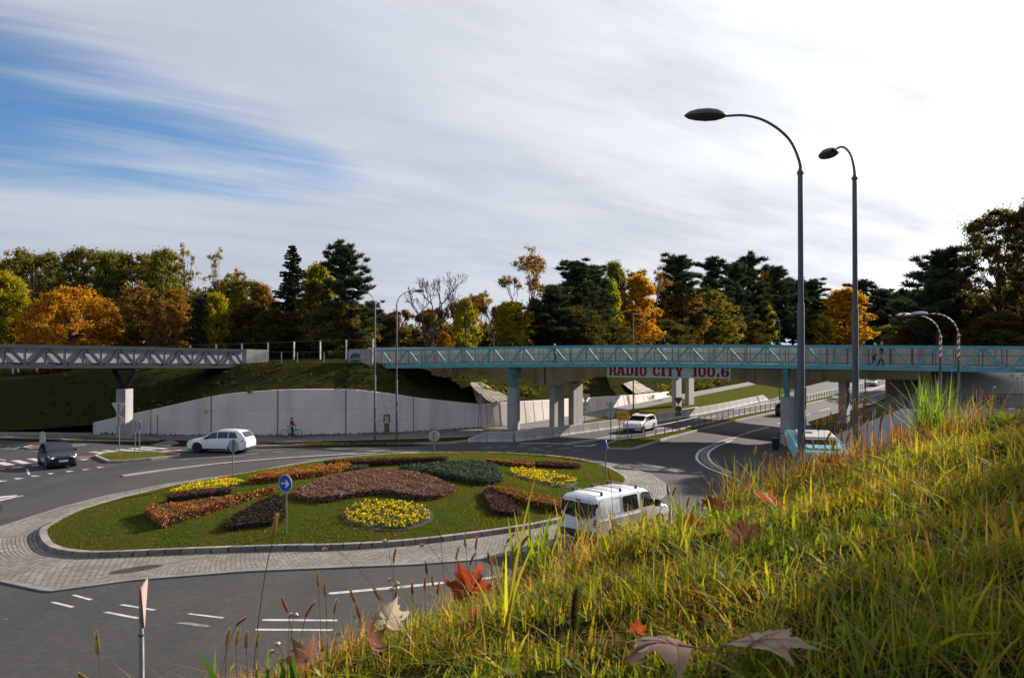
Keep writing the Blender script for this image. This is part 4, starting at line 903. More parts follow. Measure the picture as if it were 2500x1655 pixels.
GLY = {
 'I': [[(0, 0), (1, 0), (1, .13), (.82, .15), (.82, .85), (1, .87), (1, 1), (0, 1), (0, .87), (.18, .85), (.18, .15), (0, .13)]],
 'T': [[(.22, 0), (.78, 0), (.78, .11), (.67, .14), (.67, .85), (.84, .85), (.88, .66), (1, .66), (1, 1), (0, 1), (0, .66), (.12, .66), (.16, .85), (.33, .85), (.33, .14), (.22, .11)]],
 'A': [[(0, 0), (.40, 0), (.40, .11), (.32, .13), (.35, .25), (.60, .25), (.63, .13), (.55, .11), (.55, 0), (1, 0), (1, .12), (.95, .14), (.69, 1), (.31, 1), (.05, .14), (0, .12)], [(.38, .39), (.57, .39), (.475, .74)]],
 'R': [[(0, 0), (.46, 0), (.46, .12), (.39, .14), (.39, .42), (.52, .42), (.60, .36), (.62, .1), (.70, 0), (1, 0), (1, .12), (.94, .14), (.91, .36), (.80, .47), (.95, .58), (.97, .80), (.86, .95), (.70, 1), (0, 1), (0, .87), (.08, .85), (.08, .14), (0, .12)], [(.39, .56), (.55, .56), (.63, .62), (.63, .79), (.55, .85), (.39, .85)]],
 'D': [[(0, 0), (.65, 0), (.85, .06), (.97, .2), (1, .5), (.97, .8), (.85, .94), (.65, 1), (0, 1), (0, .87), (.08, .85), (.08, .14), (0, .12)], [(.40, .14), (.55, .14), (.64, .22), (.66, .5), (.64, .78), (.55, .86), (.40, .86)]],
 'O': [oval(.5, .5, .5, .52), oval(.5, .5, .17, .36)],
 'C': [[(.98, .62), (.98, .97), (.88, .97), (.82, .92), (.68, 1), (.45, 1), (.2, .93), (.05, .75), (0, .5), (.05, .25), (.2, .07), (.45, 0), (.7, .02), (.9, .12), (.98, .3), (.98, .38), (.7, .38), (.66, .2), (.53, .14), (.43, .2), (.37, .35), (.36, .5), (.37, .65), (.43, .8), (.53, .86), (.66, .81), (.7, .62)]],
 'Y': [[(.28, 0), (.74, 0), (.74, .11), (.67, .14), (.67, .42), (.93, .86), (1, .88), (1, 1), (.62, 1), (.62, .9), (.67, .87), (.55, .60), (.43, .87), (.49, .9), (.49, 1), (0, 1), (0, .88), (.07, .86), (.35, .42), (.35, .14), (.28, .11)]],
 '1': [[(.05, 0), (1, 0), (1, .12), (.87, .14), (.87, 1), (.38, 1), (.0, .9), (0, .79), (.30, .81), (.30, .14), (.05, .12)]],
 '6': [[(.95, .70), (.95, .8), (.85, .95), (.62, 1), (.4, 1), (.15, .93), (.03, .75), (0, .5), (.03, .22), (.15, .07), (.4, 0), (.6, 0), (.87, .07), (.98, .2), (1, .35), (.97, .5), (.87, .6), (.7, .63), (.5, .61), (.37, .54), (.37, .72), (.42, .84), (.54, .88), (.64, .83), (.66, .70)], [(.38, .38), (.42, .46), (.54, .48), (.62, .44), (.64, .3), (.61, .16), (.51, .12), (.42, .15), (.38, .24)]],
 ',': [[(.25, -.16), (.9, .02), (1, .18), (.8, .34), (.2, .34), (0, .2), (.1, .08), (.5, .05), (.15, -.1)]]}
GLY['0'] = GLY['O']
def on_girder(xpx, off):
    """plan point of the girder face seen at photo column xpx"""
    r = (xpx - 1250) / F; B0 = GA + GPv * off; s = (r * B0.y - B0.x) / (GDv.x - r * GDv.y); return B0 + GDv * s
bn = empty('banner', on_girder(1633, -.05).to_tuple(), 0, 'white banner with red block lettering hung on the girder', 'banner')
a, b = on_girder(1482, -.03), on_girder(1784, -.03); 
M_BANNER = pbr('banner_cloth', (0.82, 0.85, 0.83), (0.70, 0.74, 0.72), scale=.6, rough=.7)
mb = MB(); mb.beam(a + Zv * 5.53, b + Zv * 5.53, .03, 1.10, up=Zv); mb.build('cloth', M_BANNER, bn, world=True)
M_LET = pbr('banner_red', (0.42, 0.012, 0.03), (0.30, 0.008, 0.018), scale=.9, rough=.6, stretch=(1, 1, 2))
for ch, x0, x1 in [('R', 1486, 1505.5), ('A', 1505, 1526.5), ('D', 1527.5, 1547), ('I', 1548, 1560), ('O', 1561, 1579), ('C', 1593, 1612), ('I', 1613, 1625), ('T', 1626, 1646), ('Y', 1646, 1669), ('1', 1690, 1702), ('0', 1704, 1723.5), ('0', 1726, 1746), (',', 1749.5, 1756.5), ('6', 1760, 1780)]:
    p0, p1 = on_girder(x0, -.052), on_girder(x1, -.052); V, Fc = fill2d(GLY[ch])
    MB().add([p0.lerp(p1, v[0]) + Zv * (5.12 + .90 * v[1]) for v in V], Fc).build('letter', M_LET, bn, world=True)
# ---------------------------------------------------------------- lamps, signs, rails, barrier
def stripe_mat():
    m = bpy.data.materials.new('red_white_bands'); nt, N, L = nodes_of(m); b = N('ShaderNodeBsdfPrincipled'); o = N('ShaderNodeOutputMaterial'); L(b.outputs[0], o.inputs[0]); b.inputs['Roughness'].default_value = .5
    tc = N('ShaderNodeTexCoord'); sp = N('ShaderNodeSeparateXYZ'); L(tc.outputs['Object'], sp.inputs[0])
    s = N('ShaderNodeMath'); s.operation = 'SUBTRACT'; L(sp.outputs[2], s.inputs[0]); L(sp.outputs[0], s.inputs[1])
    k = N('ShaderNodeMath'); k.operation = 'MODULO'; L(s.outputs[0], k.inputs[0]); k.inputs[1].default_value = .33
    c = N('ShaderNodeMath'); c.operation = 'GREATER_THAN'; L(k.outputs[0], c.inputs[0]); c.inputs[1].default_value = .165
    mx = N('ShaderNodeMix'); mx.data_type = 'RGBA'; L(c.outputs[0], mx.inputs[0]); mx.inputs[6].default_value = (.62, .60, .58, 1); mx.inputs[7].default_value = (.36, .015, .03, 1); L(mx.outputs[2], b.inputs['Base Color']); return m
M_BANDS = stripe_mat()
ARM = [(0, 0), (0, .10), (-.03, .24), (-.10, .42), (-.19, .58), (-.335, .73), (-.5, .85), (-.69, .95), (-.9, 1.01), (-1.11, 1.03), (-1.40, 1.01)]
def street_lamp(loc, rz, hj, hm, label, group, arm=1.0, r=(.064, .05, .030), mats=(None, None, None), bands=None, head=1.0, baseplate=True):
    """loc base, rz turns the arm (0 = arm to the left), hj joint height, hm height of the step in the pole"""
    t = empty('street_lamp', loc, rz, label, 'street lamp', group); m0, m1, m2 = [m or M_GALVD for m in mats]
    MB().tube([(0, 0, -.3), (0, 0, hm - .06), (0, 0, hm)], [r[0] * 1.12, r[0], r[1] * 1.05], 12).build('lower_pole', m0, t, smooth=40)
    z0 = hm
    if bands:
        MB().tube([(0, 0, hm - .02), (0, 0, bands)], r[1], 12).build('middle_pole', m0, t, smooth=40); z0 = bands
    MB().tube([(0, 0, z0 - .01), (0, 0, hj - .05), (0, 0, hj)], [r[1], r[1] * .96, r[2] * 1.1], 12).build('upper_pole', m1, t, smooth=40)
    MB().lathe([(r[1] * 1.15, hj - .10), (r[1] * 1.25, hj - .09), (r[1] * 1.25, hj - .06), (r[1] * 1.1, hj - .05)], 12).build('collar', m0, t)
    A_ = catmull([(x * arm, 0, hj - .06 + z * arm) for x, z in ARM], 3)
    MB().tube(A_, [lerp(r[2], r[2] * .72, i / (len(A_) - 1)) for i in range(len(A_))], 10).build('arm', m1, t, smooth=50)
    e = A_[-1]; L_ = .72 * head; zc = e.z
    prof = [(0.0, .07), (.03, .10), (.15, .17), (.32, .195), (.5, .17), (.64, .11), (.71, .035), (.725, 0.0)]
    def shell(top):
        rows = []
        for k in range(9):
            ph = math.pi * k / 8; row = []
            for x, w in prof: row.append((e.x + .03 - x * head, math.cos(ph) * w * head, zc + (.02 + math.sin(ph) * (w * .62 if top else -w * .42)) * head - (.0 if top else .015)))
            rows.append(row)
        return rows
    MB().grid(shell(True)).build('lamp_head', m2, t, smooth=True)
    MB().grid(shell(False)).build('lamp_glass', pbr_cache('lamp_bowl', (.10, .085, .06)), t, smooth=True)
    rim = MB(); rim.tube([(e.x + .03 - x * head, w * head * 1.01, zc + .012) for x, w in prof] + [(e.x + .03 - x * head, -w * head * 1.01, zc + .012) for x, w in prof[::-1]], .009, 6); rim.build('rim', M_GALVD, t)
    return t
def pbr_cache(name, *a, **k): return MATS.get(name) or pbr(name, *a, **k)
M_POLE = pbr('weathered_pole', (0.14, 0.142, 0.15), (0.095, 0.097, 0.104), scale=3, rough=.55, metal=.25, fine=.14, stretch=(2, 2, .4), streak=((0.06, 0.06, 0.065), (6, 6, .35), .5))
M_HEAD = pbr('lamp_housing', (0.085, 0.09, 0.095), (0.06, 0.064, 0.068), scale=4, rough=.5)
gs = 'tall curved street lamps'
street_lamp((5.22, 14.4, 0), 0, 11.0, 8.58, 'nearest tall grey street lamp with wide arm reaching left against the sky', gs, mats=(M_POLE, M_POLE, M_HEAD))
street_lamp((7.02, 16.3, 0), math.radians(-91), 11.30, 8.6, 'second tall grey street lamp with arm turned away, right of the nearest one', gs, arm=.80, head=.95, mats=(M_POLE, M_POLE, M_HEAD))
M_PALEH = pbr('pale_lamp_housing', (0.34, 0.345, 0.35), rough=.4)
l3 = g(915.5, 1078); l4 = g(968.5, 1077)
street_lamp(l3, math.radians(28), 11.15, 5.4, 'pale headed street lamp leaning left in front of the humped wall', gs, r=(.085, .06, .04), arm=1.12, head=1.25, mats=(None, None, M_PALEH))
street_lamp(l4, math.pi - math.radians(10), 11.15, 5.0, 'street lamp with arm to the right before the bare tree', gs, r=(.085, .06, .04), arm=1.12, head=1.15, mats=(None, None, M_HEAD))
gsr = 'red and white banded street lamps'
street_lamp((22.57, 42, 0), 0, 8.31, 5.0, 'red and white banded lamp post with arm reaching left before the footbridge', gsr, r=(.075, .07, .04), arm=1.1, head=1.2, mats=(M_GALVD, M_BANDS, M_BANDS), bands=7.2)
street_lamp((22.4, 40, 0), math.radians(-52), 8.37, 5.0, 'taller red and white banded lamp post farther right with pale head', gsr, r=(.075, .07, .04), arm=1.1, head=1.2, mats=(M_GALVD, M_BANDS, M_PALEH), bands=7.1)
def flat_lamp(px, top, Y, label, w=.5):
    p = g(px, HY + F * CAMH / Y); zt = CAMH + (HY - top) * Y / F; t = empty('street_lamp', p, 0, label, 'street lamp', 'slim far street lamps')
    MB().tube([(0, 0, -.1), (0, 0, zt * .4), (0, 0, zt)], [.09, .075, .055], 8).build('pole', M_GALVD, t, smooth=40)
    MB().bbox((w * .8, 0, zt + .05), (w * 2.2, .3, .11), .04).build('lamp_head', M_GALV, t); MB().bbox((w * .9, 0, zt - .01), (w * 1.5, .22, .05), .01).build('lamp_glass', M_LAMP, t)
flat_lamp(1546, 767, 90, 'slim flat headed lamp above the red lettered banner')
flat_lamp(1903, 783, 114, 'faint slim lamp left of the nearest tall lamp pole', -.5)
flat_lamp(2112, 768, 101, 'slim lamp by the road edge beside the golden tree', -.5)
flat_lamp(2177, 794, 145, 'far slim lamp behind the banded lamp posts')
flat_lamp(2453, 818, 110, 'short lamp poking up at far right over the bridge rail', .2)

# ---- signs
def rot2(yaw): return Matrix.Rotation(yaw, 3, 'Z')
def sign(loc, label, plates, h, r=.032, name='traffic_sign', lean=0.0, group=None, cat='traffic sign', posts=((0, 0),)):
    """plates: (shape, z, size, yaw, face material, back material, (dx, symbol)). Face looks along -Y before yaw."""
    t = empty(name, loc, 0, label, cat, group)
    for dx, dy in posts: MB().tube([(dx, dy, -.1), (dx + lean * h, dy, h)], r, 8).build('post', M_GALV, t, smooth=40)
    for shape, z, size, yaw, mf, mb_, dx in plates:
        R = rot2(yaw); c = Vector((dx + lean * z, 0, z)); off = R @ Vector((0, -r - .018, 0))
        if shape == 'round': P = [(size / 2 * math.cos(a), size / 2 * math.sin(a)) for a in [2 * math.pi * i / 28 for i in range(28)]]
        elif shape == 'tri': s = size / 2; hh = size * .866; P = [(-s * .93, hh * .40), (-s * .98, hh * .32), (-s * .06, -hh * .6), (s * .06, -hh * .6), (s * .98, hh * .32), (s * .93, hh * .40)]
        elif shape == 'rect': P = [(-size[0] / 2, -size[1] / 2), (size[0] / 2, -size[1] / 2), (size[0] / 2, size[1] / 2), (-size[0] / 2, size[1] / 2)]
        elif shape == 'arrowR': w, q = size; P = [(-w / 2, -q / 2), (w * .36, -q / 2), (w / 2, 0), (w * .36, q / 2), (-w / 2, q / 2)]
        elif shape == 'arrowL': w, q = size; P = [(-w / 2, 0), (-w * .30, -q / 2), (w / 2, -q / 2), (w / 2, q / 2), (-w * .30, q / 2)]
        n = len(P); V = [c + off + R @ Vector((x, y_, z_)) for y_ in (-.012, .012) for x, z_ in P]
        b = MB(); b.add(V, [tuple(range(n)), tuple(range(n, 2 * n))[::-1]] + [(i, n + i, n + (i + 1) % n, (i + 1) % n) for i in range(n)]); b.m = [0, 1] + [1] * n
        b.build('plate', [mf, mb_], t)
        rim = MB(); Q = [c + off + R @ Vector((x * 1.0, 0, z_ * 1.0)) for x, z_ in P]; rim.tube(Q + [Q[0]], .014, 5); rim.build('plate_rim', M_SIGNBACK, t)
        if isinstance(mb_, bpy.types.Material) and shape == 'round' and False: pass
    return t
def glyph(t, P, c, yaw, lift, mat, name):
    R = rot2(yaw); MB().add([Vector(c) + R @ Vector((x, -lift, z)) for x, z in P], [tuple(range(len(P)))]).build(name, mat, t)
# blue right arrow sign on the island
bp_ = hit(700, 1301, mound); bz = CAMH - (1179 - HY) * bp_.y / F - bp_.z
bs = sign(bp_, 'round blue sign with white right arrow on the island lawn', [('round', bz, .70, math.radians(-30), M_BLUE, M_SIGNBACK, 0)], bz + .28)
R_ = math.radians(-30); off_ = rot2(R_) @ Vector((0, -.05, bz * 0))
glyph(bs, [(-.22, -.030), (.08, -.030), (-.02, -.15), (.075, -.15), (.235, 0), (.075, .15), (-.02, .15), (.08, .030), (-.22, .030)], (off_.x, off_.y, bz), R_, .016, M_WHITE, 'arrow')
rimm = MB(); rimm.tube([Vector((off_.x, off_.y, bz)) + rot2(R_) @ Vector((.342 * math.cos(a), -.014, .342 * math.sin(a))) for a in [2 * math.pi * i / 28 for i in range(29)]], .010, 5); rimm.build('white_rim', M_WHITE, bs)
p = hit(569, 1171, mound); z = CAMH - (1087.5 - HY) * p.y / F - p.z
s2 = sign(p, 'grey back of a round sign in front of the white estate car', [('round', z, .68, math.radians(158), M_BLUE, M_SIGNBACK, 0)], z + .32)
MB().box((-.10, -.10, z), (.035, .03, .5)).build('stiffener', M_GALV, s2); MB().box((.10, -.10, z), (.035, .03, .5)).build('stiffener', M_GALV, s2)
p = Vector((-5.05, 51.6, 0)); p.z = mound(p.x, p.y); z = CAMH - (1064 - HY) * p.y / F - p.z
sign(p, 'pale back of a round sign rising behind the island hedges', [('round', z, .72, math.radians(180), M_BLUE, M_SIGNBACK, 0)], z + .30)
p = hit(1478, 1169, mound); z = CAMH - (1087 - HY) * p.y / F - p.z
sign(p, 'blue round sign seen edge on at the right end of the island', [('round', z, .72, math.radians(-76), M_BLUE, M_SIGNBACK, 0)], z + .42)
p = g(293.4, 1120); k = p.y / F
sign(p, 'give way sign back with smaller round sign on the small splitter island', [('tri', (1120 - 995) * k, .95, math.pi, M_WHITE, M_SIGNBACK, 0), ('round', (1120 - 1026) * k, .64, math.pi + .25, M_BLUE, M_SIGNBACK, 0.03)], (1120 - 984) * k, lean=-.03)
p = g(337, 1114); k = p.y / F
sign(p, 'two post grey chevron sign board beside the give way sign', [('arrowL', (1114 - 1038) * k, (.68, .78), math.pi - .5, M_WHITE, M_SIGNBACK, 0)], (1114 - 1026) * k, posts=((-.18, 0), (.18, -.12)))
p = g(105, 1093); k = p.y / F
sign(p, 'short sign with round and oblong plates behind the black car', [('round', (1093 - 1059) * k, .36, .3, M_SIGNBACK, M_SIGNBACK, 0), ('rect', (1093 - 1074) * k, (.36, .62), .3, M_SIGNBACK, M_SIGNBACK, 0)], (1093 - 1053) * k)
p = g(1427, 1035); k = p.y / F
sign(p, 'give way sign back with round and oblong plates in front of the lit wall', [('tri', (1035 - 969) * k, .85, math.pi, M_WHITE, M_SIGNBACK, .05), ('round', (1035 - 986.5) * k, .54, math.pi, M_WHITE, M_SIGNBACK, .03), ('rect', (1035 - 999) * k, (.52, .3), math.pi, M_WHITE, M_SIGNBACK, 0)], (1035 - 960) * k, lean=.02)
p = g(1490.5, 1087); k = p.y / F
sign(p, 'give way sign back with round plate left of the orange board', [('tri', (1087 - 991) * k, .84, math.pi, M_WHITE, M_SIGNBACK, 0), ('round', (1087 - 1012.5) * k, .6, math.pi, M_WHITE, M_SIGNBACK, 0)], (1087 - 977) * k)
p = g(1656, 1056.5); k = p.y / F
sign(p, 'give way sign with round and oblong plates on the median railing, bridge shade painted in', [('tri', (1056 - 977) * k, .74, math.pi, M_GALVD, M_GALVD, 0), ('round', (1056 - 998) * k, .58, math.pi, M_GALVD, M_GALVD, 0), ('rect', (1056 - 1010.5) * k, (.58, .3), math.pi, M_GALVD, M_GALVD, 0)], (1056 - 968) * k)  # darker dull steel on all plates paints in the bridge shadow
p = g(1522, 1088.5); k = p.y / F; zo = (1088.5 - 1015) * k
od = sign(p, 'orange direction board pointing right in front of the white wagon', [('arrowR', zo, (.98, .66), 0, M_ORANGE, M_SIGNBACK, 0)], zo + .3, posts=((-.32, 0), (.32, .05)), name='direction_sign')
for txt, dz, sz in (('Ljubljana', .06, .215), ('Ptuj', -.22, .215)):
    V, Fc = text2d(txt, sz); MB().add([Vector((-.43 + v[0] * .86, -.032 - .018 - .016, zo + dz + v[1])) for v in V], Fc).build('lettering', M_BLACKP, od)
p = g(1167, 1069); k = p.y / F
t = sign(p, 'dark sign seen edge on at the corner of the two walls', [('rect', (1069 - 972) * k, (.75, .85), math.radians(80), M_GALVD, M_GALVD, .1), ('rect', (1069 - 995) * k, (.6, .5), math.radians(84), M_GALVD, M_GALVD, .06)], (1069 - 960) * k, lean=.03)
# leaning sign near the bottom edge (seen edge-on), its post in a weathered sleeve
p = g(350, 1730); kk = p.y / F; ztop = CAMH - (1432 - HY) * kk
t = empty('traffic_sign', (p.x, p.y, 0), 0, 'pale peeling post with a triangular sign seen edge on at bottom left', 'traffic sign')
lean = -(353 - 347) * kk
M_PEEL = pbr('peeling_grey_paint', (0.36, 0.35, 0.35), (0.20, 0.19, 0.19), scale=7, rough=.7, fine=.2, stretch=(3, 3, .8))
MB().tube([(0, 0, -.1), (-.02, 0, ztop * .62)], .055, 10).build('sleeve', M_PEEL, t, smooth=40); MB().tube([(-.02, 0, ztop * .62 - .02), (-.035, 0, ztop)], .045, 10).build('post', M_PEEL, t, smooth=40)
MB().lathe([(.06, ztop * .62 - .04), (.062, ztop * .62 + .01), (.05, ztop * .62 + .02)], 10, c=(-.02, 0, 0)).build('clamp', M_GALVD, t)
c = Vector((-.035, 0, ztop - .24)); R = rot2(math.radians(106)); P = [(-.42, .27), (-.40, .32), (.40, .32), (.42, .27), (.03, -.62), (-.03, -.62)]
V = [c + R @ Vector((x, y_ - .065, z_)) for y_ in (-.014, .014) for x, z_ in P]
MB().add(V, [tuple(range(6)), tuple(range(6, 12))[::-1]] + [(i, 6 + i, 6 + (i + 1) % 6, (i + 1) % 6) for i in range(6)]).build('plate', pbr('faded_red', (0.33, 0.18, 0.16), (0.30, 0.24, 0.23), rough=.6), t)

# ---- concrete barrier blocks
def jersey(a, b, h0, h1, label):
    a = Vector(a); b = Vector(b); mid = (a + b) / 2; d = (b - a); L_ = d.length; yaw = math.atan2(d.y, d.x)
    t = [(-.30, 0), (-.30, .08), (-.17, .26), (-.10, .95), (-.08, 1), (.08, 1), (.10, .95), (.17, .26), (.30, .08), (.30, 0)]
    rows = [[(x, y, z * h) for y, z in t] for x, h in ((-L_ / 2 + .015, h0), (L_ / 2 - .015, h1))]; mb = MB().grid(rows)
    mb.add(rows[0], [tuple(range(10))[::-1]]); mb.add(rows[1], [tuple(range(10))])
    o = mb.build('barrier_block', M_CONC, label=label, cat='barrier block', group='concrete barrier blocks along the left carriageway', origin=(0, 0, 0)); o.location = mid; o.rotation_euler = (0, 0, yaw); return o
bl = [Vector(v) for v in [(-3.6, 64.95, 0), (-2.0, 64.9, 0)]] + catmull([Vector((-2.0, 64.9, 0)), g(1242.5, 1078), g(1290, 1074.2), g(1453, 1052.5), g(1629, 1025), g(1752, 1003), g(1877, 975)], 40)
pts = [bl[0], bl[1]]; acc = 0; 
for q, r_ in zip(bl[1:], bl[2:]):
    acc += (r_ - q).length
    if acc >= 2.15: pts.append(r_); acc = 0
for i, (a, b) in enumerate(zip(pts, pts[1:])):
    last = i == len(pts) - 2
    lab = 'sloped end block of the concrete barrier at the roundabout' if i == 0 else ('low far end block of the concrete barrier by the lawn' if last else 'plain grey concrete barrier block in the long row beside the left carriageway')
    jersey(a, b, .25 if i == 0 else .84, .2 if last else .84, lab)

# ---- median railing
fp = [g(1506, 1079.5), g(1586.7, 1070.7), g(1655.6, 1056), g(1775.7, 1025.8), g(1885.5, 1003), g(1972.7, 982), g(2026.8, 968.6), Vector((62, 142.5, 0)), Vector((78, 167, 0))]
FC = catmull(fp, 60); rl = empty('median_railing', (20, 80, 0), 0, 'long dark steel railing with thin posts on the median', 'railing'); stations = [FC[0]]; acc = 0
for a, b in zip(FC, FC[1:]):
    acc += (b - a).length
    if acc >= 1.62: stations.append(b); acc = 0
M_RAIL = pbr('railing_paint', (0.055, 0.06, 0.066), (0.04, 0.043, 0.047), rough=.45, metal=.3)
M_RAILT = pbr('railing_top', (0.15, 0.15, 0.155), rough=.6, metal=.3)
for zz, r, m in ((1.03, .026, M_RAILT), (.34, .016, M_RAIL)): MB().tube([p + Vector((0, 0, zz)) for p in stations], r, 6).build('rail', m, rl, world=True)
pm = None
for p in stations:
    if pm is None: pm = MB().box((0, 0, .5), (.055, .055, 1.06)).build('post', M_RAIL, rl); pm.location = p - rl.location
    else: c = pm.copy(); COL.objects.link(c); c.parent = rl; c.location = p - rl.location
mb = MB()
for a, b in list(zip(stations, stations[1:]))[:2]:
    for k in range(1, 14): q = a.lerp(b, k / 14); mb.beam(q + Vector((0, 0, .1)), q + Vector((0, 0, 1.0)), .018, .018)
mb.build('infill_bars', M_RAIL, rl, world=True)
# ---- fences on the mound
def post_fence(label, pts, tops, w, name='fence', rail_r=.022):
    t = empty(name, pts[len(pts) // 2], 0, label, 'fence')
    for p, h in zip(pts, tops): MB().beam(p, p + Vector((0, 0, h)), w, w).build('post', M_WHITE if w > .09 else M_GALV, t, world=True)
    MB().tube([p + Vector((0, 0, h - .02)) for p, h in zip(pts, tops)], rail_r, 6).build('rail', M_GALVD, t, world=True); return t
def pz(x, yt, yb, Y): b = at(x, yb, Y); return b, (yb - yt) * Y / F
L_ = [pz(x, 859, 886, 77.0) for x in (649, 687, 726, 791, 850)]
post_fence('low grey rail fence along the front edge of the mound', [a for a, _ in L_], [b for _, b in L_], .07)
L_ = [pz(x, lerp(846, 827, min(max((x - 373) / 538, 0), 1)), 884, 86) for x in (311, 373, 465, 528, 591, 654.6, 717.8, 781.8, 845.5, 911)]
post_fence('taller white post fence with wire rail behind the mound', [a for a, _ in L_], [b for _, b in L_], .13)
L_ = [pz(x, yt, yb, 84.5) for x, yt, yb in ((-40, 896, 926), (32, 899, 920), (45, 899, 914), (91, 898, 910), (105, 898, 908), (151, 898, 906))]
post_fence('short white posts with a rail at the top of the left slope', [a for a, _ in L_], [b for _, b in L_], .10)
# ---------------------------------------------------------------- vehicles, people, bicycle
def car(label, loc, yaw, L, W, top, belt, zb=.22, wheels=(.8, 3.4), wr=.32, paint=None, win=None, ws=None, rw=None, cat='car', plate=True, lamps='both', rails=False, roofw=.80, on=False, rimmat=None, mirrors=True, group=None, tail=None, side_panel=None):
    """x runs from the nose (0) to the tail (L); y is left/right; top/belt are (x, z) profiles"""
    t = empty(cat.replace(' ', '_') if False else {'car': 'parked_car'}.get(cat, cat), loc, yaw, label, cat, group); t.name = 'car' if cat == 'car' else cat
    off = Vector((-L / 2, 0, 0)); hw = W / 2
    wid = lambda x: hw * sm(x, [(0, .74), (.18, .88), (.6, .985), (L * .5, 1), (L - .5, .98), (L - .12, .90), (L, .80)])
    def rw_(x): return wid(x) * sm(x, [(0, .9), (ws[0], .86), (ws[1], roofw), (rw[0], roofw), (rw[1], .84), (L, .86)])
    xs = sorted(set([0, .03, .08, .15] + [i * .06 for i in range(3, int(L / .06))] + [L - .12, L - .05, L]))
    rows = []
    for x in xs:
        zt = pl(x, top); zs = min(pl(x, belt), zt - .015); w = wid(x); b = zb + sm(x, [(0, .10), (.3, 0), (L - .35, 0), (L, .12)])
        arch = 0
        for xw in wheels:
            d = abs(x - xw); R = wr + .07
            if d < R: arch = max(arch, wr + math.sqrt(R * R - d * d))
        gh = zt - zs; r = rw_(x)
        side = [(w * .86, b), (w * .97, b + .06), (w * 1.0, lerp(b, zs, .45)), (w * .985, lerp(b, zs, .8)), (w * .955, zs)]
        side = [(y, max(z, min(arch, zs - .02))) for y, z in side]
        q = lerp(w * .955, r, 1.0) if gh > .18 else lerp(w * .955, w * .88, min(1, gh / .18))
        rr = q if gh > .18 else w * .86
        up = [(lerp(w * .955, rr, .5), zs + gh * .5), (lerp(w * .955, rr, .9), zs + gh * .88), (rr * .93, zt - gh * .03 - .005), (rr * .6, zt), (0, zt + .008)]
        half = [(0, b)] + side + up
        rows.append([(x + off.x, y, z) for y, z in half] + [(x + off.x, -y, z) for y, z in half[-2::-1]])
    body = MB().grid(rows); body.add(rows[0], [tuple(range(len(rows[0])))]); body.add(rows[-1], [tuple(range(len(rows[0])))[::-1]])
    body.build('body', paint, t, smooth=35)
    def sp(x, tt, s, lift=.012):
        zt = pl(x, top); zs = min(pl(x, belt), zt - .015); gh = zt - zs; w = wid(x); r = rw_(x); rr = r if gh > .18 else w * .86
        y = lerp(w * .955, rr, tt); return Vector((x + off.x, s * (y + lift), zs + gh * (tt * .97 if tt < .9 else tt * .97) + .0))
    # windows
    for s in (-1, 1):
        for x0, x1, xt0, xt1 in win:
            n = 8; lo = [sp(lerp(x0, x1, i / n), .07, s) for i in range(n + 1)]; hi = [sp(lerp(xt0, xt1, i / n), .84, s) for i in range(n + 1)]; md = [a.lerp(b, .5) + Vector((0, s * .012, 0)) for a, b in zip(lo, hi)]
            MB().grid([lo, md, hi]).build('side_window', M_GLASS, t)
    def patch(x0, x1, w0, w1, name):
        n = 6; rr_ = []
        for i in range(n + 1):
            x = lerp(x0, x1, i / n); zt = pl(x, top); dz = (pl(x + .01, top) - pl(x - .01, top)) / .02; nl = math.hypot(1, dz)
            rr_.append([(x + off.x - dz / nl * .012, lerp(w0, w1, i / n) * rw_(x) * y, zt + .012 / nl + .012 + .008 * (1 - abs(y)) * 0 - .012 * abs(y) ** 4) for y in (-1, -.66, -.33, 0, .33, .66, 1)])
        MB().grid(rr_).build(name, M_GLASS, t, smooth=True)
    patch(ws[0] + .05, ws[1] - .03, .98, .86, 'windscreen'); patch(rw[0] + .05, rw[1] - .03, .86, .9, 'rear_window')
    # wheels
    for xw in wheels:
        for s in (-1, 1):
            wmb = MB(); yc = s * (hw * .985 - .09)
            tr = MB().lathe([(wr * .62, -.10), (wr * .93, -.10), (wr, -.06), (wr, .06), (wr * .93, .10), (wr * .62, .10)], 22, (xw + off.x, yc, wr), 'Y').build('wheel', M_BLACK, t, smooth=40)
            rb_ = MB(); rb_.lathe([(wr * .66, .085 * s), (wr * .62, .105 * s), (wr * .58, .06 * s), (0, .05 * s)], 20, (xw + off.x, yc, wr), 'Y')
            for k in range(5):
                a = 2 * math.pi * k / 5 + .3; rb_.beam(Vector((xw + off.x, yc + .075 * s, wr)), Vector((xw + off.x + math.cos(a) * wr * .62, yc + .085 * s, wr + math.sin(a) * wr * .62)), .035, .06, up=(0, 1, 0))
            ro = rb_.build('rim', rimmat or M_GALV, tr)
            MB().lathe([(0, -.12), (wr * .98, -.12), (wr * 1.12, 0), (wr * 1.12, .08)], 18, (xw + off.x, s * (hw * .86 - .12), wr), 'Y').build('wheel_housing', M_BLACK, t)
    # front and rear lamps, grille, plates
    zf = pl(.25, top)
    for s in (-1, 1):
        x0 = .04; y0 = wid(.12)
        h = MB(); z1 = pl(.1, top) - .02
        h.add([(off.x + .03, s * y0 * .60, z1 - .14), (off.x + .12, s * wid(.14) * .975, z1 - .10), (off.x + .50, s * (wid(.5) * .975 + .012), z1 + .07), (off.x + .30, s * wid(.3) * .80, z1 + .06), (off.x + .06, s * y0 * .6, z1 - .03)], [(0, 1, 2, 3, 4)])
        h.v = [(x - .02, y + s * .008, z + .02) for x, y, z in h.v]
        ho = h.build('headlight', M_HEADON if on else M_LAMP, t)
        tl = tail or (.62, .82); zt_ = pl(L - .1, belt)
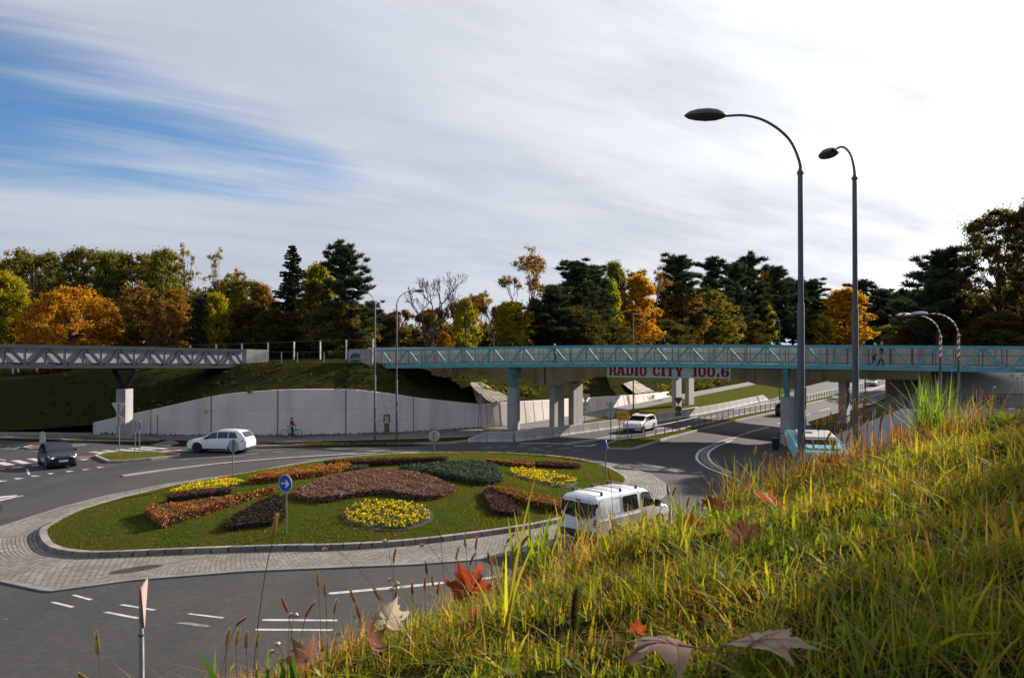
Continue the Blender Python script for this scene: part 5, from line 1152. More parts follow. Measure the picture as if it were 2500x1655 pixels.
        MB().add([(L + off.x - .01, s * wid(L - .04) * .62, zt_ - .10), (L + off.x - .05, s * (wid(L - .05) * .985), zt_ - .14), (L + off.x - .33, s * (wid(L - .33) * .99 + .012), zt_ - .04), (L + off.x - .30, s * (wid(L - .3) * .97 + .014), zt_ + .05), (L + off.x - .05, s * (wid(L - .05) * .95 + .005), zt_ + .04), (L + off.x - .008, s * wid(L - .04) * .62, zt_ + .01)], [(0, 1, 2, 3, 4, 5)]).build('tail_light', M_TAIL, t)
        if mirrors:
            mx_ = ws[0] + .32; MB().bbox((mx_ + off.x, s * (wid(mx_) + .08), pl(mx_, belt) + .08), (.14, .20, .13), .035).build('mirror', paint if mirrors is True else mirrors, t)
        for dx in ((ws[1] + .15, ws[1] + .18),): pass
    MB().box((off.x + .035, 0, zb + .40), (.05, W * .42, .14)).build('grille', M_BLACKP, t); MB().box((off.x + .02, 0, zb + .16), (.06, W * .55, .13)).build('lower_grille', M_BLACKP, t)
    if plate:
        MB().box((off.x - .005, 0, zb + .30), (.02, .52, .11)).build('number_plate', M_WHITE, t); MB().box((L + off.x + .01, 0, zb + .50), (.02, .52, .11)).build('number_plate', M_WHITE, t)
    MB().box((L + off.x - .04, 0, zb + .16), (.12, W * .8, .16)).build('rear_bumper', M_BLACKP, t); MB().box((0, 0, zb + .02), (L * .93, W * .84, .10)).build('underbody', M_BLACK, t)
    for s in (-1, 1):
        MB().beam(Vector((wheels[0] + wr + .15 + off.x, s * (hw * .985 + .004), zb + .09)), Vector((wheels[1] - wr - .15 + off.x, s * (hw * .985 + .004), zb + .09)), .02, .07).build('sill_trim', M_BLACKP, t)
        for hx in (ws[0] + 1.2, ws[0] + 2.1):
            if hx < L - .8: MB().bbox((hx + off.x, s * (wid(hx) * .965 + .02), pl(hx, belt) - .10), (.17, .03, .03), .008).build('door_handle', paint, t)
        if rails: MB().tube([sp(x, 1.0, s, -.03) + Vector((0, 0, .045 if 0 < i < 4 else .0)) for i, x in enumerate([lerp(ws[1] + .1, rw[0] - .15, k / 4) for k in range(5)])], .018, 6).build('roof_rail', M_GALVD, t)
    return t
M_HEADON = bpy.data.materials.new('headlamp_lit'); _nt, _N, _L = nodes_of(M_HEADON); _e = _N('ShaderNodeEmission'); _e.inputs[0].default_value = (1, .97, .9, 1); _e.inputs[1].default_value = 1.6; _o = _N('ShaderNodeOutputMaterial'); _L(_e.outputs[0], _o.inputs[0])
M_RIMD = pbr('dark_rim', (0.05, 0.05, 0.055), rough=.4, metal=.6)
# white SUV on the far side, nose to the left
a = g(470, 1105); b = g(585, 1105)
suv_c = g(527, 1106); 
car('white estate car with dark wheels leaving the roundabout to the left', (suv_c.x + .1, suv_c.y + .9, 0), math.radians(-9), 4.70, 1.84,
    [(0, .72), (.12, .86), (.5, .98), (1.20, 1.10), (1.35, 1.14), (2.05, 1.58), (2.5, 1.66), (3.3, 1.67), (3.9, 1.62), (4.25, 1.54), (4.62, 1.06), (4.70, .90)],
    [(0, .70), (.5, .92), (1.3, 1.00), (3.5, 1.07), (4.4, 1.08), (4.7, .88)], wheels=(.92, 3.70), wr=.36, paint=M_CARWHITE, win=[(1.42, 2.45, 2.02, 2.45), (2.51, 3.30, 2.51, 3.30), (3.36, 4.05, 3.36, 3.85)], ws=(1.3, 2.05), rw=(4.22, 4.58), rails=True, rimmat=M_RIMD, mirrors=M_BLACKP)
# black hatchback, nose towards us and a little right
hb = g(142, 1142); 
car('black hatchback with lit headlights waiting at the left entry', (-29.75, 52.2, 0), math.radians(130), 3.97, 1.74,
    [(0, .70), (.12, .80), (.5, .92), (1.0, 1.03), (1.15, 1.06), (1.85, 1.42), (2.4, 1.47), (3.1, 1.42), (3.55, 1.32), (3.85, .98), (3.97, .85)],
    [(0, .68), (.5, .86), (1.2, .94), (2.8, 1.00), (3.6, 1.0), (3.97, .82)], zb=.19, wheels=(.78, 3.32), wr=.31, paint=M_CARBLACK, win=[(1.25, 2.15, 1.85, 2.15), (2.2, 3.2, 2.2, 2.95)], ws=(1.1, 1.85), rw=(3.45, 3.82), on=False)
hbo = [o for o in bpy.data.objects if o.get('label', '').startswith('black hatchback')][0]
for s in (-1, 1): MB().lathe([(0, -.012), (.045, -.010), (.055, 0)], 10, (-3.97 / 2 + .02, s * .60, .70), 'X').build('beam_lamp', M_HEADON, hbo)
MB().add([(-1.985 - .012, -.20, .50), (-1.985 - .012, .20, .50), (-1.985 - .012, .30, .60), (-1.985 - .012, -.30, .60)], [(0, 1, 2, 3)]).build('chrome_strip', M_CHROME, hbo)
# white wagon coming under the bridge
wg = g(1531, 1058)
car('white station wagon with shaded bonnet passing behind the orange board', (wg.x + 1.5, wg.y + 2.3, 0), math.atan2(FAR.y, FAR.x) + math.radians(2), 4.66, 1.81,
    [(0, .68), (.12, .80), (.5, .90), (1.2, 1.00), (1.35, 1.03), (2.1, 1.40), (2.6, 1.46), (3.4, 1.46), (4.0, 1.40), (4.3, 1.30), (4.58, .98), (4.66, .85)],
    [(0, .66), (.5, .84), (1.3, .92), (3.5, .98), (4.4, .98), (4.66, .82)], zb=.19, wheels=(.90, 3.58), wr=.32, paint=M_CARWHITE, win=[(1.5, 2.45, 2.05, 2.45), (2.5, 3.3, 2.5, 3.3), (3.36, 4.1, 3.36, 3.95)], ws=(1.3, 2.1), rw=(4.2, 4.55), rails=True)
fc = g(2136, 943)
car('silver car far away on the road with sun on its roof', (fc.x, fc.y + 1.0, 0), math.atan2(FAR.y, FAR.x), 4.4, 1.8,
    [(0, .68), (.12, .80), (.5, .90), (1.1, 1.00), (1.25, 1.03), (2.0, 1.40), (2.5, 1.45), (3.2, 1.42), (3.9, 1.1), (4.3, 1.02), (4.4, .85)],
    [(0, .66), (.5, .84), (1.3, .92), (3.5, .96), (4.2, .95), (4.4, .82)], zb=.19, wheels=(.85, 3.42), wr=.32, paint=M_CARSILV, win=[(1.45, 2.3, 1.98, 2.3), (2.35, 3.3, 2.35, 3.05)], ws=(1.2, 2.0), rw=(3.2, 3.85))
dc = Vector((31.2, 90.5, 0))
car('dark car driving away, mostly hidden by the column', (dc.x, dc.y, 0), math.atan2(FAR.y, FAR.x) + math.pi, 4.3, 1.8,
    [(0, .68), (.12, .80), (.5, .92), (1.1, 1.02), (1.25, 1.05), (2.0, 1.45), (2.5, 1.5), (3.2, 1.48), (3.8, 1.3), (4.2, 1.02), (4.3, .85)],
    [(0, .66), (.5, .84), (1.3, .94), (3.5, .98), (4.1, .96), (4.3, .82)], zb=.19, wheels=(.85, 3.4), wr=.32, paint=M_CARBLACK, win=[(1.45, 2.3, 1.98, 2.3), (2.35, 3.3, 2.35, 3.05)], ws=(1.2, 2.0), rw=(3.5, 4.1))
lc = Vector((-24.95, 34.9, 0))
car('dark car just entering at the left edge of the picture', (lc.x, lc.y, 0), math.radians(193), 4.3, 1.78,
    [(0, .68), (.12, .80), (.5, .92), (1.1, 1.02), (1.25, 1.05), (2.0, 1.42), (2.5, 1.48), (3.2, 1.45), (3.8, 1.3), (4.2, 1.02), (4.3, .85)],
    [(0, .66), (.5, .84), (1.3, .94), (3.5, .98), (4.1, .96), (4.3, .82)], zb=.19, wheels=(.80, 3.4), wr=.33, paint=M_CARBLACK, win=[(1.45, 2.3, 1.98, 2.3), (2.35, 3.3, 2.35, 3.05)], ws=(1.2, 2.0), rw=(3.5, 4.1), rimmat=M_WHITE)

# white panel van at the near side, tail towards us
def van(label, loc, yaw):
    t = empty('van', loc, yaw, label, 'van'); L, W, H = 5.1, 1.95, 1.93; hw = W / 2
    top = [(0, .86), (.06, .93), (.35, 1.02), (.75, 1.12), (.9, 1.17), (1.62, 1.80), (1.85, 1.88), (2.3, 1.92), (4.2, 1.93), (4.95, 1.90), (5.05, 1.86), (5.1, 1.78)]
    wid = lambda x: hw * sm(x, [(0, .80), (.25, .93), (.8, .99), (4.4, 1), (5.0, .975), (5.1, .955)])
    xs = [0, .03, .08] + [i * .07 for i in range(2, 72)] + [5.06, 5.1]; rows = []; wh = (.95, 4.05); wr = .34; zb = .27
    for x in xs:
        zt = pl(x, top); w = wid(x); b = zb; arch = 0
        for xw in wh:
            d = abs(x - xw); R = wr + .07
            if d < R: arch = max(arch, wr + math.sqrt(R * R - d * d))
        zs = min(1.10, zt - .10); r = w * (.86 if zt > 1.5 else .90)
        half = [(0, b), (w * .9, b), (w * .985, b + .08), (w, .62), (w * .995, .70), (w * .985, zs), (lerp(w * .985, r, .45), lerp(zs, zt, .45)), (lerp(w * .985, r, .86), lerp(zs, zt, .86)), (r * .97, zt - .045), (r * .90, zt - .008), (r * .5, zt + .012), (0, zt + .018)]
        half = [(y, max(z, arch) if 0 < i < 6 else z) for i, (y, z) in enumerate(half)]
        rows.append([(x - L / 2, y, z) for y, z in half] + [(x - L / 2, -y, z) for y, z in half[-2::-1]])
    mb = MB().grid(rows); mb.add(rows[0], [tuple(range(len(rows[0])))]); mb.add(rows[-1], [tuple(range(len(rows[0])))[::-1]]); body = mb.build('body', M_CARWHITE, t, smooth=32)
    def sp(x, z, s, lift=.012):
        zt = pl(x, top); zs = min(1.10, zt - .10); w = wid(x); r = w * (.86 if zt > 1.5 else .90); q = (z - zs) / (zt - zs)
        y = lerp(w * .985, r, q) if q > 0 else lerp(w, w * .985, max(0, (z - .7) / (zs - .7))); return Vector((x - L / 2, s * (y + lift), z))
    def sheet(P, name, m, lift=.012, par=t):
        return MB().add([sp(x, z, s_, lift) for s_, x, z in P], [tuple(range(len(P)))]).build(name, m, par)
    M_SEAM = pbr_cache('panel_gap', (.22, .22, .23), rough=.6)
    for s in (-1, 1):
        sheet([(s, 1.30, 1.16), (s, 1.22, 1.20), (s, 1.62, 1.70), (s, 1.72, 1.75), (s, 2.10, 1.75), (s, 2.17, 1.68), (s, 2.17, 1.20), (s, 2.12, 1.16)], 'side_window', M_GLASS)
        sheet([(s, 2.42, 1.14), (s, 2.40, 1.20), (s, 2.42, 1.70), (s, 2.48, 1.75), (s, 3.36, 1.75), (s, 3.42, 1.70), (s, 3.42, 1.20), (s, 3.36, 1.14)], 'side_window', M_GLASS)
        for x in (2.29, 3.46): mb = MB(); mb.beam(sp(x, .5, s, .004), sp(x, 1.80, s, .004), .014, .006, up=(0, 1, 0)); mb.build('door_gap', M_SEAM, t)
        mb = MB(); mb.beam(sp(2.3, .98, s, .02), sp(4.9, .98, s, .02), .05, .05); mb.build('slide_rail', M_CARWHITE, t)
        P = [(3.52, 1.16), (4.84, 1.16), (4.84, 1.74), (3.52, 1.74)]
        mb = MB()
        for (xa, za), (xb, zb_) in zip(P, P[1:] + P[:1]): mb.beam(sp(xa, za, s, .006), sp(xb, zb_, s, .006), .016, .010, up=(0, 1, 0))
        mb.build('panel_recess', M_SEAM, t)
        mb = MB(); mb.beam(sp(1.3, .52, s, .012), sp(3.7, .52, s, .012), .02, .12); mb.build('side_moulding', M_BLACKP, t)
        m = MB().bbox((1.28 - L / 2, s * (wid(1.28) + .14), 1.24), (.16, .24, .30), .04).build('mirror', M_BLACKP, t)
        MB().lathe([(0, .2)], 3) if False else None
        for xw in wh:
            yc = s * (hw - .11); tr = MB().lathe([(wr * .6, -.11), (wr * .93, -.11), (wr, -.06), (wr, .06), (wr * .93, .11), (wr * .6, .11)], 22, (xw - L / 2, yc, wr), 'Y').build('wheel', M_BLACK, t, smooth=40)
            MB().lathe([(wr * .62, .09 * s), (wr * .55, .105 * s), (.1, .08 * s), (0, .08 * s)], 18, (xw - L / 2, yc, wr), 'Y').build('rim', M_GALV, tr)
            MB().lathe([(0, -.13), (wr * 1.1, -.13), (wr * 1.13, .10)], 18, (xw - L / 2, s * (hw - .15), wr), 'Y').build('wheel_housing', M_BLACK, t)
        # tall rear lamp on the corner
        xt = L / 2
        v = [Vector((xt - .015, s * (wid(5.06) - .20), z)) for z in (.86, 1.34)] + [Vector((xt + .008, s * (wid(5.08) - .02), z)) for z in (.86, 1.52)] 
        tl = MB(); tl.grid([[(xt - .16, s * (wid(4.95) * .985 - (z - .8) * .10 + .012), z), (xt + .012, s * (wid(5.08) * .985 - (z - .8) * .10 + .006), z), (xt + .016, s * (wid(5.08) * .985 - (z - .8) * .10 - .13), z)] for z in (.78, 1.0, 1.25, 1.50, 1.66)]); tl.build('tail_light', M_TAILD, t)
        tw = MB(); tw.grid([[(xt + .014, s * (wid(5.08) * .985 - (z - .8) * .10 + .008), z), (xt + .018, s * (wid(5.08) * .985 - (z - .8) * .10 - .11), z)] for z in (1.06, 1.2)]); tw.build('reverse_lamp', M_LAMP, t)
        MB().add([(-L / 2 + .03, s * .55, .78), (-L / 2 + .14, s * .86, .82), (-L / 2 + .55, s * .955, 1.02), (-L / 2 + .3, s * .75, 1.0)], [(0, 1, 2, 3)]).build('headlight', M_LAMP, t)
    xr = L / 2 + .004
    def rear(P, name, m, lift=0): return MB().add([(xr + lift, y, z) for y, z in P], [tuple(range(len(P)))]).build(name, m, t)
    rear([(-.72, 1.16), (-.66, 1.09), (0, 1.03), (.66, 1.09), (.72, 1.16), (.69, 1.60), (.63, 1.65), (-.63, 1.65), (-.69, 1.60)], 'rear_window', M_GLASS, .012)
    rear([(-.12, 1.70), (.12, 1.70), (.12, 1.765), (-.12, 1.765)], 'brake_light', M_TAIL, .02)
    rear([(-.008, .45), (.008, .45), (.008, 1.08), (-.008, 1.08)], 'door_gap', M_SEAM, .006)
    rear([(-.05, .98), (.30, .98), (.30, 1.02), (-.05, 1.02)], 'door_handle', M_BLACKP, .02)
    MB().bbox((L / 2 + .02, 0, .42), (.16, W * .92, .28), .05).build('rear_bumper', M_BLACKP, t); rear([(-.26, .74), (.26, .74), (.26, .85), (-.26, .85)], 'number_plate', M_WHITE, .02)
    MB().bbox((-L / 2 + .02, 0, .46), (.16, W * .86, .34), .06).build('front_bumper', M_BLACKP, t)
    n = 6; MB().grid([[(lerp(.95, 1.62, i / n) - L / 2 - .012, y * wid(1.2) * lerp(.88, .78, i / n), pl(lerp(.95, 1.62, i / n), top) + .022) for y in (-1, -.5, 0, .5, 1)] for i in range(n + 1)]).build('windscreen', M_GLASS, t)
    mb = MB()
    for k in range(7):
        y = -.57 + k * .19; mb.beam((2.1 - L / 2, y, 1.938 - abs(y) * .02), (4.85 - L / 2, y, 1.930 - abs(y) * .02), .05, .012)
    mb.build('roof_ribs', M_CARWHITE, t)
    for x in (4.55, 3.35, 2.30):
        bar = MB(); bar.beam((x - L / 2, -.74, 2.045), (x - L / 2, .74, 2.045), .06, .03); bo = bar.build('roof_bar', M_GALV, t)
        for s in (-1, 1): MB().bbox((x - L / 2, s * .72, 1.965), (.10, .07, .13), .02).build('bar_foot', M_BLACKP, bo)
    return t
M_TAILD = glass('dark_red_lamp', (0.04, 0.005, 0.008), .15)
vr = g(1418, 1345)   # near rear corner on the road
vyaw = math.radians(188)
def place_van():
    a = math.radians(45); d = Vector((math.cos(a), math.sin(a), 0))     # driving direction
    c = Vector((2.62, 31.5, 0)) + d * 2.55
    return van('white van with dark rear windows and roof bars behind the grass bank', c, a + math.pi)
VAN = place_van()

# turquoise bus seen from above and behind
def bus():
    d = Vector((.268, .963, 0)); yaw = math.atan2(d.y, d.x); L, W, H = 10.0, 2.5, 3.0
    nl = Vector((12.95, 36.3, 0)); r = Vector((d.y, -d.x, 0)); c = nl + r * W / 2 + d * L / 2
    t = empty('bus', c, yaw, 'turquoise bus with white roof unit driving away below the bank', 'bus'); M_BD = pbr_cache('bus_lower', (.03, .035, .04), rough=.4)
    rows = []
    for x, sc, zt in ((-L / 2, .96, 2.93), (-L / 2 + .12, 1, 3.0), (L / 2 - .25, 1, 3.0), (L / 2 - .05, .97, 2.92), (L / 2, .94, 2.7)):
        w = W / 2 * sc; rows.append([(x, y, z) for y, z in ((-w * .96, .32), (-w, .5), (-w, 2.72), (-w * .97, 2.88), (-w * .90, zt), (w * .90, zt), (w * .97, 2.88), (w, 2.72), (w, .5), (w * .96, .32))])
    mb = MB().grid(rows); mb.add(rows[0], [tuple(range(10))]); mb.add(rows[-1], [tuple(range(10))[::-1]]); mb.build('body', M_BUS, t, smooth=30)
    for s in (-1, 1):
        for k in range(6): x = -L / 2 + .5 + k * 1.53; MB().add([(x, s * (W / 2 + .008), 1.15), (x + 1.45, s * (W / 2 + .008), 1.15), (x + 1.45, s * (W / 2 + .008), 2.45), (x, s * (W / 2 + .008), 2.45)], [(0, 1, 2, 3)]).build('side_window', M_GLASS, t)
        MB().box((0, s * (W / 2 + .004), .62), (L * .93, .012, .55)).build('skirt', M_BD, t)
        for xw in (-3.0, 3.1): MB().lathe([(0, -.13), (.46, -.13), (.48, -.05), (.48, .1), (.3, .12), (0, .1)], 20, (xw, s * (W / 2 - .10), .48), 'Y').build('wheel', M_BLACK, t, smooth=40)
        MB().tube([(L / 2 - .1, s * (W / 2 - .1), 2.75), (L / 2 + .25, s * (W / 2 + .15), 2.78), (L / 2 + .3, s * (W / 2 + .35), 2.5)], .03, 6).build('mirror_arm', M_BLACKP, t)
        MB().bbox((L / 2 + .25, s * (W / 2 + .42), 2.1), (.22, .42, .75), .06).build('mirror', M_BLACKP, t)
        MB().box((0, s * (W / 2 - .14), 3.012), (L - .8, .06, .05)).build('roof_edge', M_BUS, t)
        MB().box((-L / 2 - .01, s * .98, .95), (.03, .2, .42)).build('tail_light', M_TAIL, t)
    MB().add([(-L / 2 - .006, -1.0, 1.55), (-L / 2 - .006, 1.0, 1.55), (-L / 2 - .002, .97, 2.55), (-L / 2 - .002, -.97, 2.55)], [(0, 1, 2, 3)]).build('rear_window', M_GLASS, t)
    MB().box((-L / 2 - .008, 0, .62), (.016, 2.2, .4)).build('rear_bumper', M_BD, t)
    u = MB().bbox((.2, 0, 3.17), (3.6, 1.75, .30), .10).build('roof_unit', M_PALEH, t); MB().bbox((-1.75, 0, 3.14), (.7, 1.6, .22), .04).build('unit_grille', M_BLACKP, u)
    for k in range(5): MB().box((.0 + k * .2, 0.35, 3.325), (.06, .5, .012)).build('vent_slot', M_BLACKP, u)
    MB().bbox((-3.6, 0, 3.05), (1.3, 1.5, .09), .03).build('roof_hatch', M_BUS, t)
bus()

# ---- people
M_SKIN = pbr('skin', (0.45, 0.27, 0.2), rough=.6); M_HAIR = pbr('brown_hair', (0.10, 0.065, 0.035), rough=.8); M_HAIRL = pbr('fair_hair', (0.36, 0.27, 0.15), rough=.8)
M_JRED = pbr('red_jacket', (0.28, 0.008, 0.018), (0.22, 0.006, 0.014), scale=6, rough=.8); M_DARKT = pbr('dark_trousers', (0.014, 0.014, 0.022), rough=.85); M_JBLUE = pbr('blue_jacket', (0.05, 0.09, 0.17), rough=.8); M_JBLACK = pbr('black_coat', (0.012, 0.012, 0.014), rough=.85); M_JGREY = pbr('grey_coat', (0.25, 0.25, 0.27), rough=.8)
def skin_mesh(verts, edges, radii, name, mat, parent, root=0, levels=2):
    me = bpy.data.meshes.new('tmp'); me.from_pydata([Vector(v) for v in verts], edges, []); ob = bpy.data.objects.new('tmp', me); COL.objects.link(ob)
    md = ob.modifiers.new('s', 'SKIN'); md.use_smooth_shade = True; ss_ = ob.modifiers.new('b', 'SUBSURF'); ss_.levels = levels
    for i, r in enumerate(radii): me.skin_vertices[0].data[i].radius = (r, r) if isinstance(r, (int, float)) else r
    me.skin_vertices[0].data[root].use_root = True
    dg = bpy.context.evaluated_depsgraph_get(); nm = bpy.data.meshes.new_from_object(ob.evaluated_get(dg)); nm.name = name; bpy.data.objects.remove(ob)
    nm.materials.clear(); nm.materials.append(mat); nm.polygons.foreach_set('use_smooth', [True] * len(nm.polygons))
    o = bpy.data.objects.new(name, nm); COL.objects.link(o); o.parent = parent; return o
def person(label, loc, yaw, jacket, trousers, hair, arms, legs, h=1.74, lean=0.0):
    """faces +X before yaw. arms/legs: joint positions for left (y>0) and right"""
    t = empty('person', loc, yaw, label, 'person'); s = h / 1.74
    S = lambda *v: tuple(x * s for x in v)
    pel = (0, 0, .95); ch = (lean * .5, 0, 1.30); sh = (lean, 0, 1.44); nk = (lean + .01, 0, 1.50); hd = (lean + .03, 0, 1.60); ct = (lean + .035, 0, 1.70)
    V = [pel, ch, sh, nk, hd, ct, (lean + .10, 0, 1.57)]; E = [(0, 1), (1, 2), (2, 3), (3, 4), (4, 5), (4, 6)]; R = [(.15, .12), (.16, .12), (.12, .10), .055, .092, .075, .03]
    for sy, (el, wr_), (kn, an) in ((1, arms[0], legs[0]), (-1, arms[1], legs[1])):
        i = len(V); V += [(lean, sy * .17, 1.41), el, wr_]; E += [(2, i), (i, i + 1), (i + 1, i + 2)]; R += [.055, .042, .03]
        hnd = Vector(wr_); dirv = (Vector(wr_) - Vector(el)).normalized(); pal = hnd + dirv * .07; j = len(V); V.append(tuple(pal)); E.append((i + 2, j)); R.append((.035, .02))
        for f in range(4): q = len(V); V.append(tuple(pal + dirv * (.07 - .008 * abs(f - 1)) + Vector((0, (f - 1.5) * .018, -.01)))); E.append((j, q)); R.append(.009)
        q = len(V); V.append(tuple(hnd + dirv * .05 + Vector((.035, -sy * .02, 0)))); E.append((i + 2, q)); R.append(.011)
        i = len(V); V += [(0, sy * .09, .88), kn, an, (an[0] + .14, an[1], .035)]; E += [(0, i), (i, i + 1), (i + 1, i + 2), (i + 2, i + 3)]; R += [.085, .06, .042, .036]
    skin_mesh([S(*v) for v in V], E, [tuple(q * s for q in r) if isinstance(r, tuple) else r * s for r in R], 'body', M_SKIN, t)
    V = [(0, 0, .82), (lean * .3, 0, 1.08), ch, sh, nk]; E = [(0, 1), (1, 2), (2, 3), (3, 4)]; R = [(.17, .14), (.16, .13), (.18, .14), (.14, .115), .075]
    for sy, (el, wr_) in ((1, arms[0]), (-1, arms[1])):
        i = len(V); w2_ = Vector(el).lerp(Vector(wr_), .9); V += [(lean, sy * .175, 1.41), el, tuple(w2_)]; E += [(3, i), (i, i + 1), (i + 1, i + 2)]; R += [.07, .058, .045]
    skin_mesh([S(*v) for v in V], E, [tuple(q * s for q in r) if isinstance(r, tuple) else r * s for r in R], 'jacket', jacket, t)
    V = [(0, 0, .98), (0, 0, .90)]; E = [(0, 1)]; R = [(.155, .125), (.15, .125)]
    for sy, (kn, an) in ((1, legs[0]), (-1, legs[1])):
        i = len(V); a2 = Vector(kn).lerp(Vector(an), .92); V += [(0, sy * .09, .84), kn, tuple(a2)]; E += [(1, i), (i, i + 1), (i + 1, i + 2)]; R += [.097, .072, .056]
    skin_mesh([S(*v) for v in V], E, [tuple(q * s for q in r) if isinstance(r, tuple) else r * s for r in R], 'trousers', trousers, t)
    for sy, (kn, an) in ((1, legs[0]), (-1, legs[1])): skin_mesh([S(an[0] - .05, an[1], .045), S(an[0] + .08, an[1], .045), S(an[0] + .17, an[1], .035)], [(0, 1), (1, 2)], [.048 * s, .048 * s, .036 * s], 'shoe', M_BLACKP, t)
    skin_mesh([S(lean + .0, 0, 1.60), S(lean - .01, 0, 1.67), S(lean + .03, 0, 1.715), S(lean + .08, 0, 1.69), S(lean - .06, 0, 1.52)], [(0, 1), (1, 2), (2, 3), (0, 4)], [.095 * s, .10 * s, .085 * s, .05 * s, .06 * s], 'hair', hair, t)
    return t
cy = g(713, 1067); wcy = 68.25
px_ = (713 - 1250) / F * 67.6
person('cyclist in a red jacket standing astride a bicycle by the wall', (px_, 67.6, .03), 0, M_JRED, M_DARKT, M_HAIR, [((.06, .24, 1.16), (.28, .22, 1.05)), ((.06, -.24, 1.16), (.28, -.22, 1.05))], [((.06, .15, .50), (-.02, .17, .08)), ((.08, -.16, .50), (.02, -.18, .08))], 1.72)
t = empty('bicycle', (px_ - .03, 67.62, .03), 0, 'dark mountain bicycle held upright beside the pale wall', 'bicycle')
for x in (-.55, .55):
    w = MB(); w.tube([(x + .33 * math.cos(a), 0, .34 + .33 * math.sin(a)) for a in [2 * math.pi * i / 28 for i in range(29)]], .024, 6, cap=False); wo = w.build('wheel', M_BLACK, t)
    sp_ = MB()
    for k in range(14): a = 2 * math.pi * k / 14; sp_.beam((x, 0, .34), (x + .31 * math.cos(a), 0, .34 + .31 * math.sin(a)), .004, .004)
    sp_.lathe([(0, -.04), (.03, -.04), (.03, .04), (0, .04)], 8, (x, 0, .34), 'Y'); sp_.build('spokes', M_GALVD, wo)
f = MB(); M_FRAME = pbr('bike_frame', (.03, .035, .045), rough=.4)
for a, b, r in (((-.05, 0, .30), (-.20, 0, .82), .018), ((-.17, 0, .72), (.36, 0, .78), .018), ((-.05, 0, .30), (.37, 0, .70), .022), ((.35, 0, .84), (.38, 0, .66), .022), ((-.05, 0, .30), (-.55, 0, .34), .013), ((-.17, 0, .70), (-.55, 0, .34), .012), ((.38, 0, .68), (.55, 0, .34), .018)): f.tube([a, b], r, 6)
f.build('frame', M_FRAME, t); MB().tube([(-.20, 0, .80), (-.23, 0, .93)], .013, 6).build('seat_post', M_GALVD, t); MB().bbox((-.24, 0, .95), (.27, .12, .05), .02).build('saddle', M_BLACKP, t)
MB().tube([(.35, 0, .84), (.36, 0, .98), (.42, 0, 1.0)], .016, 6).build('stem', M_GALVD, t); MB().tube([(.40, -.31, 1.03), (.43, -.1, 1.0), (.43, .1, 1.0), (.40, .31, 1.03)], .014, 6).build('handlebar', M_BLACKP, t)
c_ = MB(); c_.lathe([(0, -.05), (.09, -.05), (.09, -.045), (0, -.045)], 14, (-.05, 0, .30), 'Y'); c_.beam((-.05, -.06, .30), (.08, -.08, .20), .02, .02); c_.beam((-.05, .06, .30), (-.18, .08, .40), .02, .02); c_.build('crank', M_GALVD, t)
walk = [((.05, .10, .50), (-.18, .10, .10)), ((.12, -.10, .50), (.20, -.09, .06))]; armw = [((-.06, .25, 1.16), (.04, .26, .92)), ((.02, -.25, 1.16), (.16, -.24, .94))]
def on_bridge(k, s=.5): p = Vector((*CP0, 0)) + Vector((*CD, 0)) * k + Vector((*CS, 0)) * 2.8 * s; return (p.x, p.y, zbC(k) + .35)
ba = math.atan2(CD[1], CD[0])
person('walker in a blue jacket on the turquoise footbridge above the first column', on_bridge(5.42, .3), ba, M_JBLUE, M_DARKT, M_HAIRL, armw, walk, 1.70)
person('fair haired walker in a black coat on the footbridge right of the golden tree', on_bridge(14.3, .3), ba + math.pi, M_JBLACK, M_DARKT, M_HAIRL, armw, walk, 1.80)
person('white haired shorter walker beside the black coated one on the footbridge', on_bridge(14.15, .75), ba + math.pi, M_JGREY, M_DARKT, pbr('white_hair', (.55, .54, .52), rough=.8), armw, walk, 1.70)
# ---------------------------------------------------------------- trees
def rvec(rs, n):
    v = rs.normal(size=(n, 3)); return v / np.linalg.norm(v, axis=1, keepdims=True)
def leaf_cloud(rs, cen, rad, per, size, pal, flat=.75, jit=.18, up=0.0):
    """leaves in clumps: cen (n,3), rad (n,), pal list of colours"""
    n = len(cen); idx = np.repeat(np.arange(n), per); N = len(idx)
    d = rvec(rs, N); rr = np.minimum(np.abs(rs.normal(size=N)) * .62 + .12, 1.9) ** 1.0
    P = cen[idx] + d * (rad[idx] * rr)[:, None] * np.array([1, 1, flat])
    a = rvec(rs, N); b = rvec(rs, N); b -= a * (a * b).sum(1, keepdims=True); b /= np.linalg.norm(b, axis=1, keepdims=True) + 1e-6
    s = size * rs.uniform(.6, 1.3, N)[:, None]
    pal = np.array(pal); w = rs.dirichlet(np.ones(len(pal)) * .55, n); base = w @ pal
    col = base[idx] * rs.uniform(1 - jit * 1.6, 1 + jit * 1.6, (N, 1)) * rs.uniform(1 - jit, 1 + jit, (N, 3)); mixl = rs.random(N) < .25; col[mixl] = pal[rs.integers(0, len(pal), mixl.sum())]
    return P, a * s, b * s * .62, np.clip(col, .004, .8)
